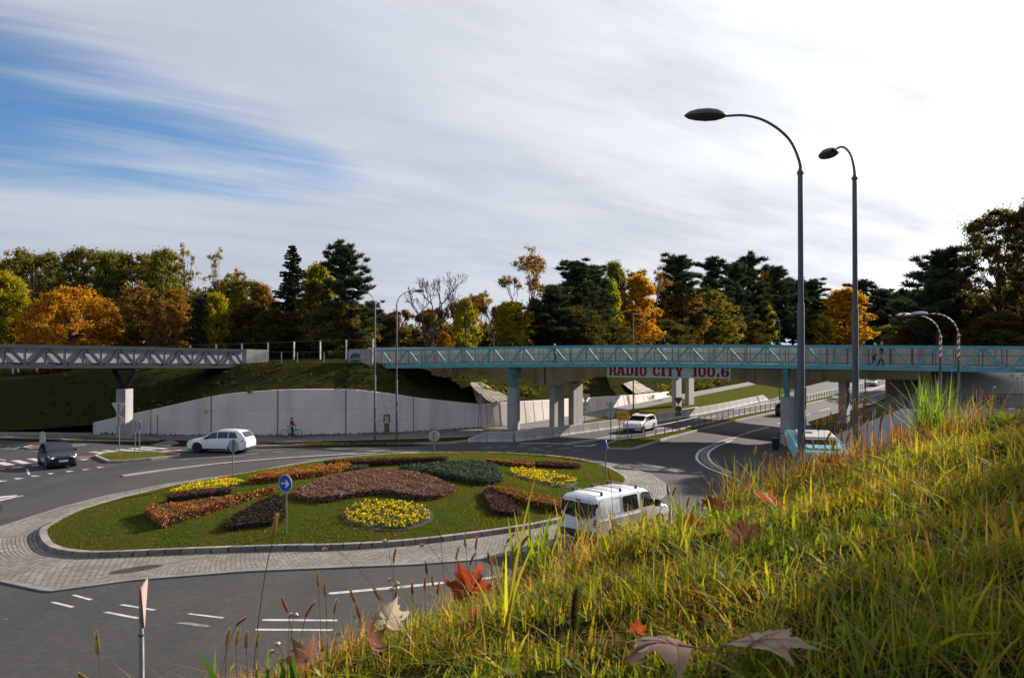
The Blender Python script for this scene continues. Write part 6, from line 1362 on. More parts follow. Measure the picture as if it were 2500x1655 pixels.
def branchy(rs, mb, p0, d0, L0, r0, depth, maxd, tips, spread=.55, up=.12, nch=(2, 4)):
    segs = 3; pts = [p0]; d = d0.copy(); p = p0
    for k in range(segs):
        d = d + Vector(rs.normal(size=3) * .13) + Vector((0, 0, up * .4)); d.normalize(); p = p + d * (L0 / segs); pts.append(p)
    mb.tube(pts, [lerp(r0, r0 * .62, i / segs) for i in range(segs + 1)], 5 if depth < 2 else 3, cap=False)
    if depth >= maxd: tips.append(p); return
    for k in range(rs.integers(nch[0], nch[1] + 1)):
        a = Vector(rs.normal(size=3)); a = (a - d * a.dot(d)).normalized(); nd = (d + a * spread * rs.uniform(.6, 1.4) + Vector((0, 0, up))).normalized()
        start = pts[-1] if k < 2 else pts[2]; branchy(rs, mb, start, nd, L0 * rs.uniform(.62, .85), max(r0 * .66, .02), depth + 1, maxd, tips, spread, up, nch)
PROTO = {}
def make_broad(key, seed, H=14., R=5., nc=230, per=125, size=.175, pal=((.07, .08, .02),), base=.12, shape='round', gaps=.0, clump=.155):
    rs = np.random.default_rng(seed); cen = []; rad = []
    lob = rs.uniform(0, 6.28, 4)
    while len(cen) < nc:
        t = rs.uniform(base, 1.0) ; a = rs.uniform(0, 6.283)
        if shape == 'round': prof = math.sqrt(max(0, 1 - ((t - .52) / .52) ** 2))
        elif shape == 'high': prof = min(1, (t - base) * 22) * math.sqrt(max(0, 1 - ((t - base) / (1.02 - base)) ** 2))
        elif shape == 'tall': prof = (min(1, (t - base + .1) * 3) * (1 - max(0, t - .45) / .62) ** .7)
        else: prof = min(1, (t - base + .12) * 2.2) * math.sqrt(max(0, 1.02 - t ** 2.4))
        rmax = R * prof * (1 + .22 * math.sin(2 * a + lob[0]) + .15 * math.sin(3 * a + lob[1] + 5 * t)); q = rs.uniform(.25, 1) ** .55
        if rs.random() < gaps and q > .6: continue
        cen.append((math.cos(a) * rmax * q, math.sin(a) * rmax * q, t * H + rs.normal() * .25)); rad.append(R * clump * rs.uniform(.65, 1.35))
    cen = np.array(cen); rad = np.array(rad)
    P, A, B, C = leaf_cloud(rs, cen, rad, per, size, pal)
    tr = MB(); top = Vector((rs.normal() * .3, rs.normal() * .3, H * .86)); tr.tube([(0, 0, -.5), (.05, 0, H * .25), Vector((.0, .05, H * .55)), top], [R * .055, R * .045, R * .028, R * .008], 7)
    for c in cen[rs.permutation(nc)[:26]]:
        c = Vector(c); z0 = max(H * .12, c.z * .62 - .5); s = Vector((0, 0, z0)); m = s.lerp(c, .55) + Vector((0, 0, -.25)); tr.tube([s, m, c], [R * .018, R * .011, R * .004], 4, cap=False)
    return finish(key, tr, P, A, B, C, M_LEAF, H, R)
def finish(key, tr, P, A, B, C, mat, H, R):
    rt = bpy.data.objects.new('proto_' + key, None); to = tr.build('trunk', M_BARK, rt, smooth=True, fix=False); 
    co = cards('crown', mat, P, A, B, C, rt) if P is not None else None
    PROTO[key] = (to.data, co.data if co else None, H, R)
    for o in (to, co, rt):
        if o: bpy.data.objects.remove(o)
def make_pine(key, seed, H=15., R=4.5, nb=120, pal=((.048, .068, .034), (.064, .082, .038), (.040, .056, .034)), base=.14, per=105):
    rs = np.random.default_rng(seed); cen = []; rad = []; tr = MB(); tr.tube([(0, 0, -.5), (.1, 0, H * .4), (-.05, .1, H * .8), (0, 0, H * .985)], [R * .06, R * .045, R * .022, R * .006], 7)
    for i in range(nb):
        t = base + (1 - base) * ((i + rs.random()) / nb); L_ = R * (.30 + .85 * (1 - t) ** .75) * rs.uniform(.42, 1.22) * (1 if t > base + .08 else .7); a = rs.uniform(0, 6.283)
        z = t * H; d = Vector((math.cos(a), math.sin(a), rs.uniform(-.12, .45) + .4 * t * t)); s = Vector((0, 0, z - .3)); e = s + d * L_
        tr.tube([s, s.lerp(e, .5) + Vector((0, 0, -.05 * L_)), e], [R * .016, R * .011, R * .005], 4, cap=False)
        for q in np.linspace(.35, 1.0, max(2, int(L_ / .8))): cen.append(tuple(s.lerp(e, q) + Vector((rs.normal() * .25, rs.normal() * .25, .12)))); rad.append(.60 * rs.uniform(.7, 1.25) * R / 4.5)
    for k in range(4): cen.append((rs.normal() * .15, rs.normal() * .15, H * (.93 + .025 * k))); rad.append(.33)
    cen = np.array(cen); rad = np.array(rad); n = len(cen); idx = np.repeat(np.arange(n), per); N = len(idx)
    d = rvec(rs, N); d[:, 2] = d[:, 2] * .75 + .28; P = cen[idx] + d * (rad[idx] * rs.uniform(.1, 1, N))[:, None] * np.array([1, 1, .75])
    A = d * (.33 * rs.uniform(.7, 1.3, N))[:, None]; b = np.cross(d, rvec(rs, N)); b /= np.linalg.norm(b, axis=1, keepdims=True) + 1e-6; B = b * .085
    pal = np.array(pal); w = rs.dirichlet(np.ones(len(pal)), n) @ pal; C = w[idx] * rs.uniform(.6, 1.5, (N, 1))
    return finish(key, tr, P, A, B, C, M_NEEDLE, H, R)
def make_spruce(key, seed, H=17., R=3.6, pal=((.03, .04, .026), (.042, .052, .03))):
    rs = np.random.default_rng(seed); tr = MB(); tr.tube([(0, 0, -.5), (0, 0, H * .5), (0, 0, H)], [.26, .16, .02], 7); Ps = []; As = []; Bs = []; Cs = []; pal = np.array(pal)
    z = H * .06
    while z < H * .985:
        t = z / H; nb = 7 if t < .8 else 5
        for k in range(nb):
            a = rs.uniform(0, 6.283); L_ = R * (1 - t) ** .78 * rs.uniform(.65, 1.2) + .22; d = Vector((math.cos(a), math.sin(a), 0)); s = Vector((0, 0, z)); m = s + d * L_ * .55 + Vector((0, 0, -.10 * L_)); e = s + d * L_ + Vector((0, 0, -.12 * L_ + .12))
            tr.tube([s, m, e], [.04, .028, .01], 3, cap=False); n = int(60 * L_) + 20; q = rs.uniform(.08, 1, n)
            pts = np.array([tuple((s.lerp(m, x / .55) if x < .55 else m.lerp(e, (x - .55) / .45))) for x in q]); side = np.array([-d.y, d.x, 0]); w = rs.uniform(-1, 1, n) * L_ * .26 * (1.1 - q)
            pts += side * w[:, None]; hang = rs.uniform(.05, .42, n) * (1 - .4 * t); pts[:, 2] -= hang * .5
            A = np.stack([side[0] * np.sign(w) * .10 + d.x * .08, side[1] * np.sign(w) * .10 + d.y * .08, -hang * .75], 1); b = np.cross(A, rvec(rs, n)); b /= np.linalg.norm(b, axis=1, keepdims=True) + 1e-6
            Ps.append(pts); As.append(A); Bs.append(b * rs.uniform(.09, .17, n)[:, None]); Cs.append((pal[rs.integers(0, len(pal), n)]) * rs.uniform(.6, 1.5, (n, 1)))
        z += lerp(.52, .30, t)
    return finish(key, tr, np.concatenate(Ps), np.concatenate(As), np.concatenate(Bs), np.concatenate(Cs), M_NEEDLE, H, R)
def make_bare(key, seed, H=12., R=5., nl=0, pal=((.15, .08, .03),), maxd=5, spread=.6, L0=None, up=.14, size=.16):
    rs = np.random.default_rng(seed); tr = MB(); tips = []; L0 = L0 or H * .26
    branchy(rs, tr, Vector((0, 0, -.3)), Vector((0, 0, 1)), L0, R * .045, 0, maxd, tips, spread, up, (3, 4) if maxd < 5 else ((2, 3) if maxd == 5 else (2, 3)))
    V = np.array(tr.v); hz = V[:, 2].max(); hr = np.percentile(np.hypot(V[:, 0], V[:, 1]), 98); V[:, 2] *= H / hz; V[:, :2] *= R / hr; tr.v = [tuple(p) for p in V]
    P = None; A = B = C = None
    if nl:
        T = np.array([tuple(x) for x in tips]); T[:, 2] *= H / hz; T[:, :2] *= R / hr; T = T[rs.random(len(T)) < .75]
        P, A, B, C = leaf_cloud(rs, T, np.full(len(T), R * .13), max(2, nl // max(len(T), 1)), size, pal)
    return finish(key, tr, P, A, B, C, M_LEAF, H, R)
OLIVE = ((.13, .125, .028), (.105, .105, .028), (.18, .14, .03), (.085, .085, .025))
GREEN = ((.105, .125, .028), (.085, .11, .026), (.14, .135, .03), (.16, .125, .028))
ORNG = ((.36, .15, .016), (.42, .21, .02), (.28, .12, .018), (.40, .24, .025))
GOLD = ((.44, .23, .016), (.48, .28, .02), (.36, .17, .016))
YELG = ((.24, .21, .015), (.28, .25, .018), (.16, .17, .015), (.34, .26, .02))
BRWN = ((.17, .095, .032), (.21, .11, .026), (.13, .085, .035), (.23, .15, .036))
RUST = ((.24, .095, .02), (.28, .13, .022), (.17, .09, .025), (.15, .115, .025))
DARKB = ((.055, .058, .02), (.07, .066, .022), (.09, .066, .022), (.045, .048, .019))
make_broad('olive', 1, pal=OLIVE, nc=250, gaps=.25); make_broad('olive2', 2, pal=OLIVE, shape='tall', nc=230, R=4.2, gaps=.2)
make_broad('green', 3, pal=GREEN, nc=250, gaps=.25, shape='dome'); make_broad('green2', 4, pal=GREEN, nc=230, shape='tall', gaps=.2)
make_broad('orange', 5, pal=ORNG, nc=300, per=125, size=.16, base=.05, shape='dome', R=6.5, H=10, clump=.115, gaps=.2)
make_broad('gold', 6, pal=GOLD, nc=250, base=.05, shape='tall', R=3.6, H=13, per=120, gaps=.15)
make_broad('yelg', 7, pal=YELG, nc=210, base=.08, shape='dome', R=4, H=10, gaps=.3); make_broad('brown', 8, pal=BRWN, nc=190, per=90, base=.06, shape='dome', R=4.5, H=11, gaps=.4)
make_broad('rust', 9, pal=RUST, nc=210, per=105, base=.06, shape='tall', R=4.2, H=11, gaps=.3); make_broad('darkb', 10, pal=DARKB, nc=260, base=.04, shape='dome', R=5, H=12, gaps=.3)
make_broad('bigdark', 21, pal=((.075, .072, .022), (.085, .072, .024), (.060, .060, .02), (.095, .070, .022)), nc=380, per=110, size=.17, base=.04, shape='dome', R=7.5, H=18, clump=.10, gaps=.3)
make_broad('sparse', 11, pal=YELG + BRWN, nc=46, per=42, base=.3, shape='tall', R=3.6, H=14, size=.17, gaps=.3, clump=.15)
make_pine('pine', 12); make_pine('pine2', 13, H=14, R=5.0, nb=105, base=.2); make_pine('pine3', 14, H=15, R=3.8, nb=125, base=.08); make_pine('scots', 15, H=14, R=5.6, nb=80, base=.3, per=150)
make_spruce('spruce', 16)
make_bare('bare', 17, H=11, R=5.2, maxd=7, spread=.58); make_bare('baretall', 18, H=14, R=4.6, nl=2200, maxd=5, pal=BRWN, spread=.5); make_bare('thicket', 19, H=7, R=3.6, nl=9000, maxd=5, pal=RUST + BRWN, spread=.45, up=.25, size=.14)
make_bare('twiggy', 20, H=13, R=4.2, nl=3000, maxd=5, pal=YELG + BRWN, spread=.5)
def tree(key, x, top, hw, Y, label, zb=5.6, rot=None, name='tree', lean=0):
    tm, cm, H, R = PROTO[key]; X = (x - 1250) / F * Y; Hh = CAMH + (HY - top) * Y / F - zb; rr = hw * (1.4 if key.startswith('pine') else 1.2) * Y / F
    t = empty(name, (X, Y, zb), 0, label, 'tree', 'trees behind the bridges')
    for nm, me in (('trunk', tm), ('crown', cm)):
        if me is None: continue
        o = bpy.data.objects.new(nm, me); COL.objects.link(o); o.parent = t; o.scale = (rr / R, rr / R, Hh / H); o.rotation_euler = (0, 0, rot if rot is not None else (x * 1.7) % 6.28)
    return t
# key, photo x, photo top y, half width px, distance, label
TR = [
 ('yelg', 5, 668, 62, 104, 'yellow olive tree cut by the left picture edge'), ('olive', 88, 622, 75, 122, 'tall olive tree with thin top above the orange tree, left'), ('baretall', 55, 618, 60, 126, 'bare twigged tree sticking out of the olive trees at far left'),
 ('green', 205, 612, 70, 120, 'flat topped green tree right above the big orange tree'), ('green2', 270, 622, 55, 118, 'narrower green tree beside the flat topped one'), ('olive', 330, 626, 75, 122, 'broad olive tree in the middle of the left wood'), ('green', 405, 615, 60, 119, 'green tree just left of the thin tall yellow ones'),
 ('sparse', 452, 602, 38, 112, 'tall thin tree with pale leaves, the taller of the sparse pair'), ('sparse', 525, 612, 40, 113, 'thin sparse tree leaning over the yellow green crown'), ('twiggy', 545, 660, 40, 116, 'fine twigged tree at the right end of the left wood'),
 ('orange', 172, 712, 118, 92, 'big round bright orange tree behind the grey footbridge'), ('brown', 338, 700, 58, 94, 'brown half bare tree right of the big orange tree'), ('rust', 425, 712, 52, 96, 'rusty orange tree before the dark little conifer'), ('pine3', 487, 725, 26, 93, 'small dark conifer between rusty and yellow trees'), ('yelg', 530, 722, 40, 94, 'yellow green rounded tree above the bridge end'),
 ('brown', 400, 735, 40, 91, 'low brown tree squeezed before the rusty one'), ('olive', 600, 690, 62, 115, 'olive and orange tinted tree left of the spruce'), ('rust', 640, 700, 45, 113, 'orange tinted tree touching the spruce'), ('darkb', 610, 742, 62, 96, 'dark low tree at the foot of the spruce, left'), ('darkb', 672, 760, 55, 92, 'dark bush mass under the spruce'),
 ('spruce', 713, 595, 62, 96, 'dark narrow spruce with drooping branches'), ('yelg', 778, 650, 48, 104, 'yellow flecked tree between spruce and pine'), ('olive2', 770, 690, 50, 94, 'olive tree filling the gap below spruce and pine'), ('pine', 843, 606, 60, 93, 'tall layered dark pine with orange bark'), ('olive', 830, 745, 60, 92, 'low olive tree under the tall pine'), ('pine2', 905, 745, 42, 97, 'low spreading pine branches behind the curved lamp'),
 ('bare', 1035, 660, 92, 92, 'bare leafless tree with fanned branches between the lamps'), ('yelg', 1137, 735, 30, 95, 'small vivid yellow green tree right of the bare tree'), ('thicket', 975, 760, 45, 98, 'reddish thicket left behind the bare tree'), ('thicket', 1060, 755, 48, 99, 'rusty thicket right behind the bare tree'), ('thicket', 1110, 745, 40, 104, 'brown thicket behind the vivid tree'), ('thicket', 1175, 730, 45, 106, 'pale brown young trees in the gap'), ('thicket', 1222, 740, 42, 104, 'tan young trees left of the green yellow bush'), ('yelg', 1245, 742, 45, 100, 'yellow green bushy tree left of the dark pines'), ('rust', 1085, 815, 24, 90, 'little orange bush just above the footbridge'), ('twiggy', 1200, 712, 40, 118, 'fine pale saplings in the distance'), ('olive', 925, 775, 40, 100, 'dim olive tree behind the curved lamp posts'),
 ('baretall', 1330, 612, 68, 98, 'tall half bare tree left of the dark pine group'), ('baretall', 1290, 668, 55, 96, 'lower half bare tree at the pine group edge'), ('pine3', 1408, 645, 58, 94, 'dark pine at the left of the pine group'), ('pine', 1450, 660, 52, 97, 'second dark pine in the left pine group'), ('pine2', 1350, 705, 66, 93, 'wide dark pine low in the left group'), ('darkb', 1400, 755, 85, 90, 'dark shrubby tree under the left pine group'), ('green2', 1500, 645, 42, 105, 'pale green leafy tree between pines and orange tree'), ('yelg', 1487, 690, 32, 98, 'yellow green strip of tree by the pines'), ('gold', 1556, 675, 48, 97, 'orange tree in the middle of the wood'), ('baretall', 1575, 655, 50, 103, 'bare grey tree above the orange one'), ('rust', 1540, 760, 50, 92, 'low rusty tree under the orange one'), ('darkb', 1480, 785, 75, 89, 'dark shrub with yellow flecks above the banner lamp'),
 ('pine', 1655, 633, 62, 99, 'tall rounded pine right of the orange tree'), ('brown', 1660, 700, 58, 95, 'brown leafed tree in front of the tall rounded pine'), ('olive', 1720, 715, 60, 94, 'olive brown tree under the pine row'), ('yelg', 1735, 770, 50, 91, 'yellowish low tree under the pine row'), ('darkb', 1620, 785, 80, 90, 'dark bushes left under the pine row'), ('pine3', 1738, 640, 50, 100, 'second pine of the right hand row'), ('pine', 1790, 652, 46, 101, 'third pine of the right hand row'), ('pine3', 1832, 630, 48, 99, 'tallest pine left of the nearest lamp pole'), ('gold', 1868, 660, 18, 106, 'thin golden top between two pines'), ('pine', 1895, 658, 46, 102, 'pine touching the nearest lamp pole'), ('yelg', 1855, 742, 34, 92, 'light green tree glowing under the pines'), ('darkb', 1800, 780, 75, 90, 'dark bushes right under the pine row'), ('pine2', 1935, 690, 45, 108, 'pine behind the nearest lamp pole'),
 ('pine', 1985, 690, 50, 112, 'pine between the two tall lamp poles'), ('gold', 2062, 706, 56, 96, 'tall golden yellow tree behind the second lamp pole'), ('yelg', 2000, 770, 40, 95, 'dull yellow tree at the left foot of the golden tree'), ('pine3', 2100, 692, 45, 122, 'pine behind the golden tree'), ('pine', 2145, 712, 50, 126, 'distant pine right of the golden tree'), ('pine2', 2195, 720, 52, 128, 'most distant pine in the gap'), ('pine', 2060, 715, 55, 130, 'pine hidden behind the golden tree'), ('yelg', 2175, 795, 38, 100, 'low yellow bush behind the walkers'), ('darkb', 2120, 800, 50, 104, 'dark bush beside the low yellow one'),
]
YMIN = [(-120, 90), (1134, 92), (1230, 100), (1388, 117), (1491, 133), (1558, 144), (1715, 186), (1878, 255), (1960, 265), (2240, 300)]
for k, x, top, hw, Y, lab in TR: tree(k, x, top, hw, Y - 90 + pl(x, YMIN), lab, zb=5.7, name={'pine': 'pine_tree', 'pine2': 'pine_tree', 'pine3': 'pine_tree', 'spruce': 'spruce_tree', 'bare': 'bare_tree', 'baretall': 'bare_tree'}.get(k, 'tree'))
for k, x, top, hw, Y, lab in [
 ('scots', 2290, 628, 95, 78, 'spreading dark pine with red trunk above the banded lamps'), ('bigdark', 2440, 520, 125, 76, 'huge dark olive tree filling the right edge'), ('bigdark', 2560, 470, 120, 74, 'tallest leafy tree cut by the right picture edge'), ('darkb', 2330, 720, 90, 82, 'shadowy tree behind the red trunked pine'), ('rust', 2390, 735, 75, 79, 'reddish shaded tree below the huge olive one'), ('darkb', 2250, 780, 80, 84, 'dark bushes behind the banded lamps'), ('darkb', 2440, 770, 95, 72, 'dark bushes at the right end of the footbridge'), ('pine2', 2230, 735, 50, 90, 'shaded pine at the left of the red trunked one')]:
    tree(k, x, top, hw, Y, lab, zb=6.1, name='pine_tree' if k in ('scots', 'pine2') else 'tree')
# far wood that closes the gaps
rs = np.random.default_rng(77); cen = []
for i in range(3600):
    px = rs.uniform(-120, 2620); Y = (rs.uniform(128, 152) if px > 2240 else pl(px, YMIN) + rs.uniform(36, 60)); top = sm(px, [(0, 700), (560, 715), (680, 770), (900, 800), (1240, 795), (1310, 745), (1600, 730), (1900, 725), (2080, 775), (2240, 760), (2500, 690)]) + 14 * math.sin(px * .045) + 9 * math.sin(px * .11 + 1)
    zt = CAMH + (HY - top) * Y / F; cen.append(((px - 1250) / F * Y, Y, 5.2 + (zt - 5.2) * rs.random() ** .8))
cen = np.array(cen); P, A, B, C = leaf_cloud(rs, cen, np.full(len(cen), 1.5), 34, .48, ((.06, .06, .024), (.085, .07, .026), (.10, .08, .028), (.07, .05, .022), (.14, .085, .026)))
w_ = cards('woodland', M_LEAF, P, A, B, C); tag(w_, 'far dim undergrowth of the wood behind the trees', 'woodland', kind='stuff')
# unseen trees: one casts the shadow on the bank, two added to block skylight
def shade_tree(key, X, Y, zb, H_, R_, label):
    tm, cm, H, R = PROTO[key]; t = empty('tree', (X, Y, zb), 0, label, 'tree')
    for nm, me in (('trunk', tm), ('crown', cm)):
        o = bpy.data.objects.new(nm, me); COL.objects.link(o); o.parent = t; o.scale = (R_ / R, R_ / R, H_ / H); o.rotation_euler = (0, 0, X)
    return t
# red hedge at the top of the left slope
rs = np.random.default_rng(5); pts = []
for i in range(260):
    k = rs.random(); px = lerp(-60, 185, k); yb = lerp(941, 905, max(0, (px + 20) / 205) if px > -20 else 0); p = at(px, yb, 83.2 + rs.uniform(-.4, .4)); pts.append((p.x, p.y, p.z + rs.uniform(0, .85)))
P, A, B, C = leaf_cloud(rs, np.array(pts), np.full(260, .32), 26, .09, ((.09, .03, .022), (.12, .05, .025), (.06, .03, .02), (.05, .045, .02)))
h_ = cards('hedge', M_LEAF, P, A, B, C); tag(h_, 'reddish low hedge along the top of the left slope', 'hedge')
# rough growth on the slopes: tufts and bushes
rs = np.random.default_rng(8); pts = []; 
for i in range(900):
    k = rs.integers(0, len(HILL_A)); t = rs.uniform(.03, .98); a, b = HILL_A[k], HILL_B[k]; e = t * t * (3 - 2 * t) * .35 + t * .65
    if a.x < -45 or a.x > 34: continue
    pts.append((lerp(a.x, b.x, t) + rs.normal() * .5, lerp(a.y, b.y, t) + rs.normal() * .4, lerp(a.z, b.z, e) + .06))
P, A, B, C = leaf_cloud(rs, np.array(pts), rs.uniform(.12, .45, len(pts)), 22, .10, ((.035, .050, .010), (.048, .056, .012), (.05, .046, .014), (.03, .036, .01)), flat=.4)
tf = cards('slope_weeds', M_LEAF, P, A, B, C); tag(tf, 'rough weeds and tufts on the dark slope', 'weeds', kind='stuff')
def bush(px, n, r, pal, label, dz=.0, leaf=.12):
    rs = np.random.default_rng(len(label)); c = []
    for x, y in px:
        p = ray_hill(x, y)
        for k in range(n): c.append((p.x + rs.normal() * r, p.y + rs.normal() * r, p.z + abs(rs.normal()) * r * .9 + dz))
    P, A, B, C = leaf_cloud(rs, np.array(c), np.full(len(c), r * .55), 40, leaf, pal); o = cards('bush', M_LEAF, P - np.array([c[0][0], c[0][1], c[0][2]]), A, B, C, loc=c[0]); tag(o, label, 'bush', 'bushes on the slope under the bridges')
bush([(1185, 955), (1215, 965), (1240, 962)], 8, .45, YELG[:3] + GREEN[:2], 'bright bush beside the pitched paving under the bridge')
bush([(1285, 965), (1300, 968), (1272, 960)], 8, .4, GREEN, 'green bush behind the turquoise column')
bush([(1425, 945), (1440, 938), (1410, 950)], 10, .6, RUST + GREEN, 'rust flecked bush right of the two piers')
bush([(1640, 955), (1625, 962)], 8, .7, GREEN + YELG, 'light green bush left of the far piers', leaf=.16)
bush([(1720, 945), (1760, 938), (1700, 950)], 10, 1.0, GREEN + DARKB, 'dark green bush right of the far piers', leaf=.2)
# ---------------------------------------------------------------- planting on the island
def in_poly(x, y, P):
    c = False; n = len(P)
    for i in range(n):
        (x0, y0), (x1, y1) = P[i], P[(i + 1) % n]
        if (y0 > y) != (y1 > y) and x < (x1 - x0) * (y - y0) / (y1 - y0) + x0: c = not c
    return c
def ground_poly(px, smooth=3, h=0.0):
    def mid(x):
        ys_ = [a[1] + (b[1] - a[1]) * (x - a[0]) / (b[0] - a[0]) for a, b in zip(px, px[1:] + px[:1]) if a[0] != b[0] and min(a[0], b[0]) <= x <= max(a[0], b[0])]
        return (min(ys_) + max(ys_)) / 2
    G_ = [hit(x, y, (lambda X, Y: mound(X, Y) + h) if h and y < mid(min(max(x, min(p[0] for p in px) + .5), max(p[0] for p in px) - .5)) - .5 else mound) for x, y in px]; G_ = [Vector((p.x, p.y, 0)) for p in G_]; return [(p.x, p.y) for p in (catmull(G_, smooth, True) if smooth else G_)]
def hedge(px, h, pal, label, seed, leaf=.046, dens=430, name='hedge', rough=.16, core=(.03, .022, .015), shaggy=0.0):
    h *= .80; G_ = ground_poly(px, 3, h * .45); rs = np.random.default_rng(seed); xs_ = [p[0] for p in G_]; ys_ = [p[1] for p in G_]; cx, cy = sum(xs_) / len(xs_), sum(ys_) / len(ys_)
    area = abs(sum(G_[i][0] * G_[(i + 1) % len(G_)][1] - G_[(i + 1) % len(G_)][0] * G_[i][1] for i in range(len(G_)))) / 2
    t = empty(name, (cx, cy, mound(cx, cy)), 0, label, 'hedge', 'clipped hedges on the roundabout island')
    sh = [(cx + (x - cx) * .97, cy + (y - cy) * .97) for x, y in G_]
    cm = MATS.get('core' + str(core)) or pbr('core' + str(core), core, rough=.95, scale=6, fine=.3)
    MB().prism(sh, lambda x, y: mound(x, y) - .05, lambda x, y: mound(x, y) + h * .80).build('twigs', cm, t, world=True)
    pts = []; col0 = []
    n = int(area * dens); bx = (min(xs_), max(xs_), min(ys_), max(ys_))
    top_n = lambda x, y: h * (1 + rough * (math.sin(x * 3.1 + seed) * math.sin(y * 3.7 + 2 * seed) + .5 * math.sin(x * 9 + y * 7)))
    while len(pts) < n:
        x, y = rs.uniform(bx[0], bx[1]), rs.uniform(bx[2], bx[3])
        if in_poly(x, y, G_): pts.append((x, y, mound(x, y) + top_n(x, y) * (1 - abs(rs.normal()) * .13) + abs(rs.normal()) * shaggy)); col0.append(0)
    per = sum(math.hypot(G_[i][0] - G_[i - 1][0], G_[i][1] - G_[i - 1][1]) for i in range(len(G_)))
    for i in range(len(G_)):
        a, b = G_[i - 1], G_[i]; L_ = math.hypot(a[0] - b[0], a[1] - b[1])
        for k in range(int(L_ * h * dens * 1.25)):
            q = rs.random(); x, y = lerp(a[0], b[0], q) + rs.normal() * .05, lerp(a[1], b[1], q) + rs.normal() * .05; pts.append((x, y, mound(x, y) + rs.uniform(.02, 1.0) * h))
    P = np.array(pts); N = len(P); a = rvec(rs, N); b = rvec(rs, N); b -= a * (a * b).sum(1, keepdims=True); b /= np.linalg.norm(b, axis=1, keepdims=True) + 1e-6; s = (leaf * rs.uniform(.6, 1.4, N))[:, None]
    pal = np.array(pal); f = .5 + .5 * np.sin(P[:, 0] * 2.3 + seed) * np.sin(P[:, 1] * 2.9 + 1.3 * seed); f = np.clip(f + rs.normal(size=N) * .28, 0, .999); C = pal[(f * len(pal)).astype(int)] * rs.uniform(.5, 1.5, (N, 1))
    cards('foliage', M_HEDGE, P - np.array(t.location), a * s, b * s * .7, C, t); return t
RUSTY = ((.38, .155, .05), (.28, .10, .045), (.46, .22, .06), (.20, .085, .04), (.24, .15, .05)); PURP = ((.115, .048, .05), (.08, .036, .042), (.15, .065, .055), (.07, .04, .035)); PINKB = ((.27, .145, .115), (.21, .125, .095), (.24, .105, .09), (.17, .13, .08), (.30, .18, .14)); JUNI = ((.075, .098, .068), (.09, .115, .08), (.06, .078, .054)); DKBR = ((.055, .042, .030), (.042, .034, .026), (.07, .055, .04), (.035, .032, .022))
hedge([(359, 1252), (391, 1285), (421, 1279), (534, 1245), (593, 1226), (666, 1205), (663, 1197), (585, 1213), (492, 1229), (404, 1240)], .46, RUSTY, 'long rust orange hedge running left from the blue sign', 1, core=(.05, .02, .012))
hedge([(412, 1224), (480, 1217), (558, 1207), (556, 1199), (484, 1202), (421, 1214)], .34, PURP, 'low dark purple hedge in front of the left yellow flowers', 2)
hedge([(617, 1181), (720, 1172), (812, 1158), (852, 1147), (845, 1139), (760, 1148), (650, 1161), (620, 1171)], .42, RUSTY[:3] + ((.36, .16, .02),), 'wide orange hedge behind the blue sign', 3, core=(.05, .02, .012), shaggy=.06)
hedge([(846, 1152), (893, 1145), (890, 1137), (850, 1141)], .24, JUNI + ((.07, .055, .03),), 'small olive shrub at the end of the wide orange hedge', 4)
hedge([(805, 1139), (890, 1139), (1000, 1134), (1082, 1129), (1078, 1123), (960, 1126), (810, 1133)], .50, PURP + ((.15, .05, .03),), 'long purple brown hedge along the far side of the island', 5)
hedge([(983, 1150), (1060, 1138), (1140, 1132), (1205, 1139), (1212, 1152), (1222, 1174), (1199, 1184), (1141, 1180), (1071, 1165), (985, 1153)], .32, JUNI, 'dark grey green juniper bed on top of the mound', 6, leaf=.07, core=(.02, .025, .016), shaggy=.05)
hedge([(722, 1210), (753, 1187), (830, 1160), (932, 1150), (979, 1152), (1037, 1162), (1095, 1187), (1113, 1200), (1071, 1217), (1013, 1219), (944, 1207), (886, 1210), (804, 1224), (735, 1222)], .36, PINKB, 'big pinkish brown kidney shaped bed in the middle', 7, core=(.035, .025, .018), rough=.16)
hedge([(1181, 1203), (1204, 1201), (1264, 1243), (1260, 1259), (1222, 1257), (1198, 1247), (1183, 1218)], .30, PURP, 'small purple hedge left of the van', 8)
hedge([(1196, 1203), (1276, 1231), (1370, 1250), (1385, 1241), (1365, 1224), (1290, 1209), (1205, 1194)], .44, RUSTY + ((.36, .16, .02),), 'long orange hedge that ends behind the van', 9, core=(.045, .02, .012))
hedge([(1192, 1131), (1292, 1142), (1302, 1138), (1300, 1133), (1205, 1125)], .34, RUSTY, 'thin orange hedge behind the right yellow flowers', 10, core=(.045, .02, .012))
hedge([(1303, 1140), (1402, 1145), (1406, 1140), (1315, 1131)], .32, PURP + ((.15, .04, .035),), 'thin purple red hedge at the far right of the island', 11)
hedge([(550, 1290), (656, 1219), (684, 1219), (688, 1276), (620, 1285)], .26, DKBR, 'dark brown triangular bed left of the blue sign post', 12, core=(.02, .016, .012), shaggy=.05)
